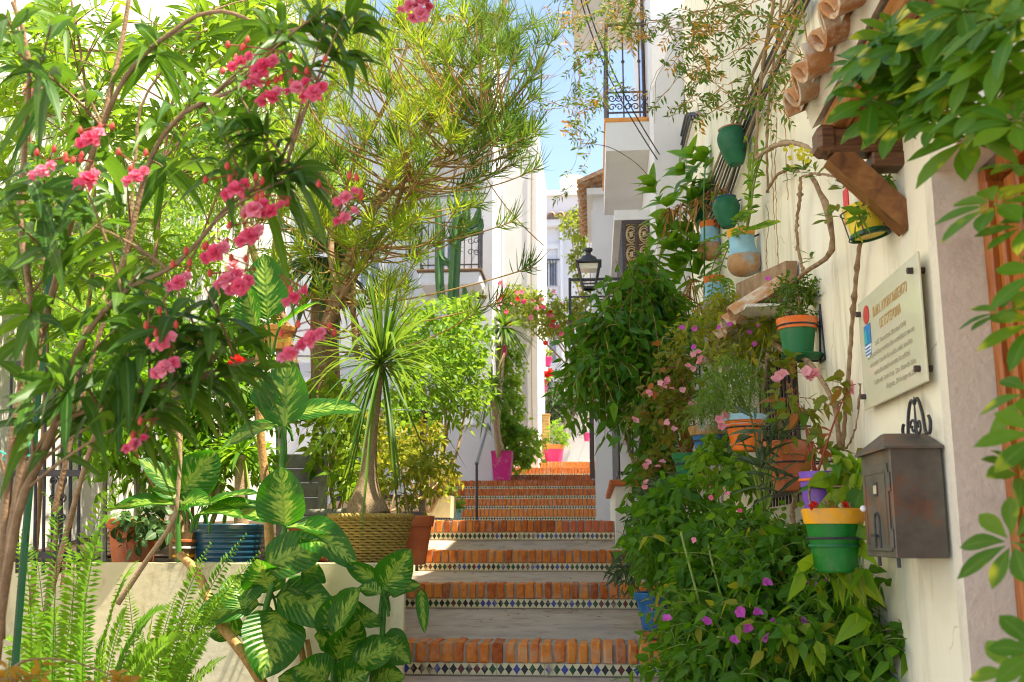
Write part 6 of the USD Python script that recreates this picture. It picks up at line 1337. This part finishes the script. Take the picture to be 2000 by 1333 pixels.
# broad leaved lily and its dry leaves
r = R_(84)
li = thing("ginger_lily", "broad leaved plant with drooping dried leaves growing up the cream wall", "plant", loc=Wl(1360, 620, .2))
sets = []
for (px, py, y, n) in ((1330, 330, 9.0, 9), (1275, 360, 9.0, 8), (1380, 340, 8.8, 7), (1350, 380, 8.9, 9), (1300, 420, 9.0, 8), (1340, 440, 8.9, 10), (1335, 480, 8.8, 10), (1300, 400, 8.8, 6), (1360, 520, 8.6, 8), (1320, 520, 8.8, 8), (1375, 300, 8.9, 6), (1310, 470, 8.6, 9), (1355, 470, 8.5, 8), (1345, 300, 9, 6), (1290, 440, 8.8, 7)):
    c = P(px, py, y); sets.append(whorl(r, c, unit([r.normal(-.2, .4), -.3, .8]), n + 3, 1.0, .34, .115, .5, "ovate", along=.2, fold=.25, nl=6))
emit(li, "leaf", "leaf_lily", sets, 110)
sets = []
for (px, py, y) in ((1310, 415, 8.6), (1330, 405, 8.6), (1365, 395, 8.5), (1390, 380, 8.6), (1350, 555, 8.4), (1330, 580, 8.5), (1365, 600, 8.3)):
    c = P(px, py, y); n = 16; d = unit(r.normal(size=(n, 3)) * .5 + [0, -.1, .3]); sets.append(leafset(np.repeat(c[None], n, 0), d, r.normal(size=(n, 3)), r.uniform(.14, .26, n), .018, r.uniform(.9, 1.7, n), "lance", .6, 5))
emit(li, "dry_leaf", "leaf_dry", sets, 60)
strands(li, [[Wl(1370, 640, .12), Wl(1350, 520, .2), P(1340, 440, 8.9), P(1345, 380, 8.9)], [Wl(1365, 640, .12), Wl(1330, 520, .25), P(1305, 420, 9.0)], [Wl(1375, 620, .12), Wl(1375, 420, .15), P(1378, 320, 8.8)]], .007, "stem_green")
# plants in the hung pots
t = bush("plant", "small red stemmed plant in the hung green pot", "plant", 85, [(1420, 368, 7.7, 26, 14, .08, 12)], "leaf_begonia", .05, .03, "ovate", own=20, per=4, tl=.12, base=Wl(1422, 386, .1), twig="twig_red", trunk="twig_red", trunk_r=.004)
t = thing("stem_succulent", "thin upright green stems in the yellow rimmed vase", "plant", loc=Wl(1455, 450, .1))
r = R_(86); sets = []
for k in range(7):
    x = 1466 + r.normal(0, 10); l = spline([Wl(1458, 452, .1), Wl(1464 + k, 380, .1), Wl(x + 12, 270 + r.uniform(0, 50), .09)], 12); G().tube(l, .005, 5).build(t, "stem", "twig_green", smooth=True); n = 9
    o = l[np.linspace(3, 11, n).astype(int)]; sets.append(leafset(o, unit(r.normal(size=(n, 3)) + [0, 0, .8]), [0, -1, .3], .065, .02, .15, "obovate", .2, 3))
emit(t, "leaf", "leaf_bush", sets, 40)
t = thing("fern_cactus", "zigzag leaved plant trailing from the blue vases", "plant", loc=Wl(1440, 452, .12)); sets = []
for pts in ([(1440, 450), (1410, 460), (1370, 480), (1345, 520)], [(1450, 452), (1430, 470), (1400, 500), (1385, 545)], [(1440, 455), (1420, 490), (1405, 540), (1412, 590)], [(1460, 448), (1490, 440), (1510, 432)], [(1395, 540), (1390, 580), (1400, 640)], [(1445, 450), (1440, 430), (1462, 412)], [(1410, 545), (1425, 570), (1418, 610)]):
    l = spline([Wl(a, b_, .16) for a, b_ in pts], 22); n = 22; d = unit(np.gradient(l, axis=0)); sd = unit(np.cross(d, [0, -1, .2])); G().tube(l, .004, 5).build(t, "stem", "twig_green", smooth=True)
    sg = np.where(np.arange(n) % 2, 1, -1)[:, None]; sets.append(leafset(l, unit(sd * sg + d * .6), [0, -1, .3], .05, .022, .1, "obovate", .1, 3))
emit(t, "leaf", "leaf_bush", sets, 90)
vn = bush("periwinkle", "yellow green periwinkle with small mauve flowers over the window hood", "plant", 87, [(1400, 630, 6.2, 60, 45, .15, 36), (1470, 650, 5.8, 60, 40, .12, 34), (1350, 650, 6.6, 50, 30, .12, 22), (1500, 620, 5.6, 40, 40, .1, 22), (1440, 700, 5.8, 60, 40, .12, 26), (1310, 690, 6.8, 30, 30, .1, 12), (1420, 590, 6.2, 40, 20, .1, 16)], "leaf_yellowgreen", .055, .022, "obovate", own=140, per=7, tl=.22, base=P(1460, 815, 5.4), trunk_r=.006, trunk="twig_green")
for k, (px, py) in enumerate(((1405, 640), (1425, 634), (1482, 635), (1464, 650), (1332, 640), (1355, 678), (1422, 720), (1500, 545), (1357, 642), (1473, 672), (1583, 487))): flower(vn, P(px, py, 5.5), .018, 860 + k, "petal_purple", 5, layers=1)
bush("asparagus_fern", "feathery asparagus fern above the orange pot", "fern", 88, [(1425, 740, 5.4, 62, 55, .18, 130), (1390, 780, 5.6, 40, 40, .12, 50)], "leaf_bright", .022, .005, "lance", own=0, per=26, tl=.22, base=q1 + [0, 0, .17], trunk_r=.004, nl=2, droop=.6)
bg = bush("begonia", "begonia with bronze leaves and pale pink flowers left of the blue pot", "plant", 89, [(1330, 740, 6.1, 50, 80, .2, 40), (1290, 800, 6.3, 50, 60, .2, 32), (1335, 830, 6.0, 40, 60, .2, 28), (1300, 910, 6.2, 45, 50, .15, 26)], "leaf_begonia", .055, .036, "ovate", own=140, per=7, tl=.18, base=q6 + [0, 0, .12], trunk_r=.007, trunk="twig_red", twig="twig_red")
r = R_(90)
for k, (px, py) in enumerate(((1355, 690), (1345, 715), (1365, 700), (1300, 745), (1290, 760), (1352, 800), (1365, 795), (1310, 832), (1245, 820), (1262, 905), (1290, 915), (1262, 945), (1275, 770), (1320, 765))): 
    for m_ in range(2): flower(bg, P(px + r.normal(0, 5), py + r.normal(0, 5), 5.85), .022, 900 + 2 * k + m_, "petal_pale", 6, layers=1)
bg2 = bush("begonia", "tall begonia with serrated leaves and pink flowers above the purple pot", "plant", 91, [(1535, 745, 4.75, 34, 60, .1, 11), (1570, 790, 4.5, 36, 50, .1, 9), (1600, 870, 4.3, 34, 30, .08, 6), (1655, 760, 4.15, 16, 22, .04, 3)], "leaf_begonia", .065, .040, "ovate", own=80, per=6, tl=.14, base=q4 + [0, 0, .15], trunk_r=.006, trunk="twig_red", twig="twig_red")
for k, (px, py) in enumerate(((1520, 735), (1515, 742), (1585, 732), (1580, 740), (1662, 752), (1668, 762), (1405, 820), (1410, 833), (1416, 812), (1530, 730), (1576, 725), (1590, 728))): flower(bg2, P(px, py, 4.4 if px > 1450 else 5.2), .026, 950 + k, "petal_pale", 7, layers=1)
# narrow grey green oleander seedling in front of the clay pot
r = R_(92); t = thing("oleander", "narrow leaved young oleander spreading in front of the six sided clay pot", "shrub", loc=P(1470, 1000, 4.7)); sets = []
for (px, py, n) in ((1462, 800, 11), (1530, 850, 10), (1500, 870, 12), (1480, 900, 12), (1520, 920, 10), (1445, 850, 8), (1515, 830, 9)):
    c = P(px, py, 4.6 + r.uniform(-.1, .1)); G().tube(spline([P(1490, 1010, 4.8), P((px + 1490) / 2, py + 60, 4.75), c], 10), [.007, .004], 6).build(t, "stem", "twig_green", smooth=True)
    sets.append(whorl(r, c, unit([r.normal(0, .5), -.3, .8]), n, 1.0, .19, .024, .35, "lance", along=.12))
emit(t, "leaf", "leaf_grey", sets, 90)
# plants in the remaining pots
bush("pepper_plant", "heart leaved plant hanging over the purple and green pots", "plant", 93, [(1655, 910, 4.05, 30, 30, .06, 8), (1665, 950, 3.95, 20, 36, .05, 5), (1668, 1060, 3.8, 16, 60, .05, 5), (1600, 1100, 3.85, 20, 20, .05, 3)], "leaf_bush", .11, .07, "heart", own=60, per=4, tl=.14, base=q4 + [0, 0, .15], trunk_r=.006, trunk="bark", droop=.8, bend=.4)
b5 = bush("crown_of_thorns", "thorny plant with red blossoms in the green and yellow pot", "plant", 94, [(1620, 985, 3.85, 46, 14, .06, 5)], "leaf_begonia", .04, .03, "ovate", own=12, per=3, tl=.10, base=q5 + [0, 0, .2], trunk_r=.005, trunk="bark")
for k, (px, py) in enumerate(((1649, 985), (1652, 990), (1590, 985), (1584, 990))): flower(b5, P(px, py, 3.75), .015, 990 + k, "petal_red", 8)
bush("herb", "small leaved herb growing in the orange rimmed pot on the wire bracket", "plant", 95, [(1555, 590, 4.95, 42, 40, .09, 40), (1580, 560, 4.95, 24, 30, .06, 14), (1530, 560, 5.0, 20, 26, .06, 10)], "leaf_jasmine", .032, .017, "ovate", own=60, per=9, tl=.15, base=q9 + [0, 0, .17], trunk_r=.005, trunk="twig_tan")
bush("plant", "small green plant peeping from the yellow pot under the brace", "plant", 96, [(1735, 350, 3.6, 18, 16, .04, 5), (1678, 420, 3.55, 16, 14, .04, 4)], "leaf_schefflera", .06, .02, "lance", own=20, per=5, tl=.08, base=q10 + [0, 0, .1], trunk_r=.004)
bush("lantana", "trailing narrow leaved plant low beside the white plinth", "plant", 97, [(1290, 1000, 6.2, 55, 40, .2, 50), (1260, 1060, 6.4, 40, 22, .15, 26), (1235, 1110, 6.2, 36, 14, .12, 16), (1310, 950, 6.0, 40, 30, .15, 30)], "leaf_grey", .085, .018, "lance", own=80, per=9, tl=.18, base=P(1300, 1075, 6.6), trunk_r=.006)
bush("vine_leaves", "bushy hanging plant with fresh leaves over the dark blue pot", "plant", 98, [(1395, 880, 5.5, 50, 40, .12, 30), (1430, 920, 5.3, 50, 36, .12, 30)], "leaf_bush", .075, .04, "ovate", own=70, per=6, tl=.18, base=q2 + [0, 0, .18], trunk_r=.005, trunk="stem_green", droop=.7)
# ------------------------------------------------------------------ woody climbers on the cream wall
wc = thing("climber", "bare woody climber stems with knotted joints on the cream wall", "climber", loc=Wl(1650, 870, .05))
def knotty(pts, rad, mat_, off=.05, seed=0, k=6):
    r = R_(seed); l = spline([Wl(a, b_, off + (c if len(pq_) > 2 else 0)) for pq_ in pts for a, b_, c in [tuple(pq_) + (0,) * (3 - len(pq_))]], 40)
    l = l + r.normal(0, .0018, l.shape); ra = np.full(40, rad * .8) * r.uniform(.9, 1.1, 40)
    for j in r.integers(2, 38, k): ra[j] *= 1.5
    G().tube(l, ra, 8).build(wc, "stem", mat_, smooth=True)
knotty([(1646, 872), (1655, 760), (1663, 650), (1672, 540), (1682, 465), (1690, 440)], .011, "bark", .04, 1)
knotty([(1640, 880), (1638, 820), (1615, 760), (1575, 705), (1525, 682), (1505, 655), (1510, 620), (1528, 578), (1575, 530), (1618, 500), (1628, 480), (1615, 415), (1583, 345)], .013, "bark", .10, 2, 8)
knotty([(1570, 535), (1558, 470), (1556, 440), (1562, 390), (1563, 345)], .010, "bark", .06, 3)
knotty([(1478, 310), (1500, 292), (1530, 280), (1568, 284), (1590, 300)], .014, "bark_pale", .12, 4)
knotty([(1476, 318), (1480, 230), (1492, 120), (1508, 20), (1512, -20)], .014, "bark_pale", .06, 5)
knotty([(1500, 375), (1498, 300), (1503, 180), (1520, 60), (1530, -20)], .009, "bark", .04, 6)
knotty([(1498, 375), (1512, 350), (1530, 335), (1560, 335)], .010, "bark", .06, 7)
knotty([(1500, 690), (1490, 800), (1490, 880), (1480, 960)], .012, "bark_pale", .14, 8)
knotty([(1552, 890), (1555, 960), (1548, 1000), (1560, 1060)], .014, "bark_pale", .16, 9)
knotty([(1567, 345), (1600, 340), (1640, 350), (1665, 372)], .006, "bark", .14, 10)
for (px, py) in ((1510, 150), (1536, 90), (1518, 230)): knotty([(px, py), (px - 4, py + 120), (px + 3, py + 300)], .003, "twig_tan", .03, px)
knotty([(1500, 560), (1497, 490), (1502, 430), (1495, 400)], .0025, "bark", .02, 14); knotty([(1676, 800), (1680, 750), (1672, 830), (1645, 880)], .004, "bark", .05, 15, 10)
r = R_(99); sets = []
for (px, py, n, L) in ((1570, 325, 12, .085), (1545, 335, 8, .07), (1590, 330, 8, .08), (1612, 415, 7, .08), (1635, 410, 5, .06), (1580, 495, 7, .06), (1640, 355, 6, .06)): sets.append(whorl(r, Wl(px, py, .13), unit([-.3, -.4, .6]), n, 1.0, L, .022, .2, "obovate", along=.04))
emit(wc, "leaf", "leaf_jasmine", sets, 50)
for k in range(14): flower(wc, Wl(1530 + r.uniform(0, 55), 312 + r.normal(0, 12), .15), .016, 1000 + k, "petal_yellow", 5, "bract", layers=1)
# jasmine curtain at the top right
ja = thing("jasmine", "thin jasmine vine with tiny leaves hanging across the top between the houses", "climber", loc=Wl(1540, -10, .1))
r = R_(101); lines = []; sets = []; sets2 = []
paths = [[(1560, -20, 4.6), (1500, 60, 5.2), (1420, 120, 6.0), (1340, 160, 6.8), (1290, 220, 7.4), (1270, 250, 7.6)], [(1530, -20, 5.0), (1420, 20, 6.0), (1320, 40, 7.0), (1220, 60, 8.0), (1140, 90, 8.6), (1080, 150, 9.0), (1040, 220, 9.0)], [(1300, -20, 7.0), (1220, 20, 7.8), (1150, 60, 8.4), (1120, 170, 8.6), (1130, 270, 8.7), (1110, 340, 8.7)],
         [(1250, -20, 7.0), (1190, 70, 8.0), (1170, 150, 8.4), (1200, 210, 8.4)], [(1580, -20, 4.4), (1540, 80, 4.7), (1490, 170, 5.3), (1420, 210, 6.1), (1370, 190, 6.6)], [(1650, -20, 4.0), (1620, 40, 4.1), (1560, 110, 4.5), (1530, 190, 4.8)], [(1110, -20, 8.0), (1090, 60, 8.4), (1130, 120, 8.6), (1120, 250, 8.7), (1135, 300, 8.7)],
         [(1480, -20, 5.4), (1400, 70, 6.2), (1340, 90, 6.8), (1290, 150, 7.3), (1270, 230, 7.5)], [(1180, 20, 8.2), (1240, 70, 7.9), (1310, 60, 7.2), (1390, 40, 6.4), (1470, 30, 5.6)], [(1400, -20, 6.0), (1350, 90, 6.7), (1380, 150, 6.4), (1450, 180, 5.8)], [(1060, 220, 9), (1100, 210, 9), (1160, 200, 8.8), (1210, 160, 8.5)], [(1230, -20, 7.6), (1160, 30, 8.3), (1110, 30, 8.7), (1060, 110, 9.0)]]
for p_ in paths:
    for rep in range(2):
        l = spline([P(a + r.normal(0, 14 * rep), b_ + r.normal(0, 12 * rep), c) for a, b_, c in p_], 40); l = l + np.cumsum(r.normal(0, .006, l.shape), 0); lines.append(l)
        for j in range(1, 40):
            if r.random() < .36:
                o = l[j]; d = unit(r.normal(size=3) + [0, -.2, -.3]); tl = r.uniform(.08, .26); e = o + d * tl + [0, 0, -.05 * tl]; lines.append(np.array([o, (o + e) / 2 + [0, 0, .01], e]))
                n = 9; s = np.linspace(.35, 1, n)[:, None]; oo = o + (e - o) * s; sd = unit(np.cross(d, [.2, -1, .3])); sg = np.where(np.arange(n) % 2, 1, -1)[:, None]
                st_ = leafset(oo, unit(sd * sg + d * .6 + r.normal(0, .2, (n, 3))), r.normal(size=(n, 3)) + [0, -1, .5], r.uniform(.034, .06, n) * (l[j][1] / 6) ** .3, .021, .2, "ovate", .15, 2)
                (sets2 if r.random() < .15 else sets).append(st_)
emit(ja, "leaf", "leaf_jasmine", sets, 120, minpx=12); emit(ja, "blossom", "leaf_autumn", sets2, 40, rest="blossoms", minpx=12)
tubes(ja, lines, .0035, "twig_tan", "stems", 4)
G().tube(spline([P(940, 330, 9), P(985, 400, 9), P(1030, 450, 9), P(1062, 480, 9)], 14), .006, 5).build(ja, "bare_stem", "bark", smooth=True)
G().tube(spline([P(1135, 280, 8.7), P(1180, 285, 8.8), P(1230, 310, 9.0), P(1275, 355, 9.2)], 14), .004, 5).build(ja, "bare_stem", "bark", smooth=True)
# ------------------------------------------------------------------ variegated umbrella tree in the right foreground
r = R_(111); um = thing("umbrella_tree", "variegated umbrella tree branches hanging in from the right foreground", "shrub", loc=P(2150, 900, 2.0))
heads = [(1720, 105, 2.35), (1790, 175, 2.3), (1850, 50, 2.2), (1945, 35, 2.0), (1705, 195, 2.4), (1755, 235, 2.35), (1830, 225, 2.25), (1895, 265, 2.15), (1960, 100, 1.95), (1900, 130, 2.1), (1740, 60, 2.4), (1960, 330, 1.9), (1900, 400, 1.95), (1985, 245, 1.85), (1960, 440, 1.9), (1985, 630, 1.9), (1915, 610, 1.95), (1970, 770, 1.9), (1955, 930, 1.9), (1935, 1060, 1.95), (1990, 850, 1.85), (1940, 1320, 1.9), (1990, 1280, 1.85), (1860, 160, 2.2), (1780, 90, 2.3), (1700, 130, 2.45), (1990, 40, 1.9), (1880, 20, 2.1), (1995, 530, 1.85), (1820, 110, 2.3), (1760, 150, 2.4), (1935, 200, 2.05)]
sets = []
for (px, py, y) in heads:
    if py >= 300: px += 42
    sc0 = 1.0 if py < 300 else .82
    for m_ in range(2 if py < 300 else 1):
        c = P(px + r.normal(0, 12 * m_), py + r.normal(0, 12 * m_), y + .05 * m_); n = int(r.integers(7, 10)); f = unit([r.normal(-.35, .3), r.normal(-.6, .3), .55]); a = unit(np.cross(f, [.1, .2, 1])); b_ = np.cross(f, a); ang = np.arange(n) / n * 2 * np.pi + r.uniform(0, 1)
        d = unit(np.cos(ang)[:, None] * a + np.sin(ang)[:, None] * b_ + f * .12); sc = r.uniform(.75, 1.1) * sc0
        sets.append(leafset(c + d * .012, d, f, r.uniform(.092, .128, n) * sc, r.uniform(.040, .050, n) * sc, r.uniform(.05, .35, n), "obovate", .2, 6))
        e = c + [.25, .08, -.02 + .12 * r.random()]; G().tube(spline([c, (c + e) / 2 - f * .02, e], 8), .0028, 5).build(um, "leaf_stalk", "twig_green", smooth=True)
emit(um, "leaflet", "leaf_schefflera", sets, 300)
for l in ([(2200, 300, 2.0), (2050, 200, 2.1), (1900, 120, 2.25), (1780, 130, 2.4)], [(2250, 1000, 1.9), (2080, 800, 1.95), (2040, 560, 1.95), (2060, 300, 1.95)], [(2180, 1330, 1.9), (2060, 1150, 1.95), (2040, 900, 1.95)]): G().tube(spline([P(*q_) for q_ in l], 14), [.012, .006], 7).build(um, "branch", "bark_pale", smooth=True)
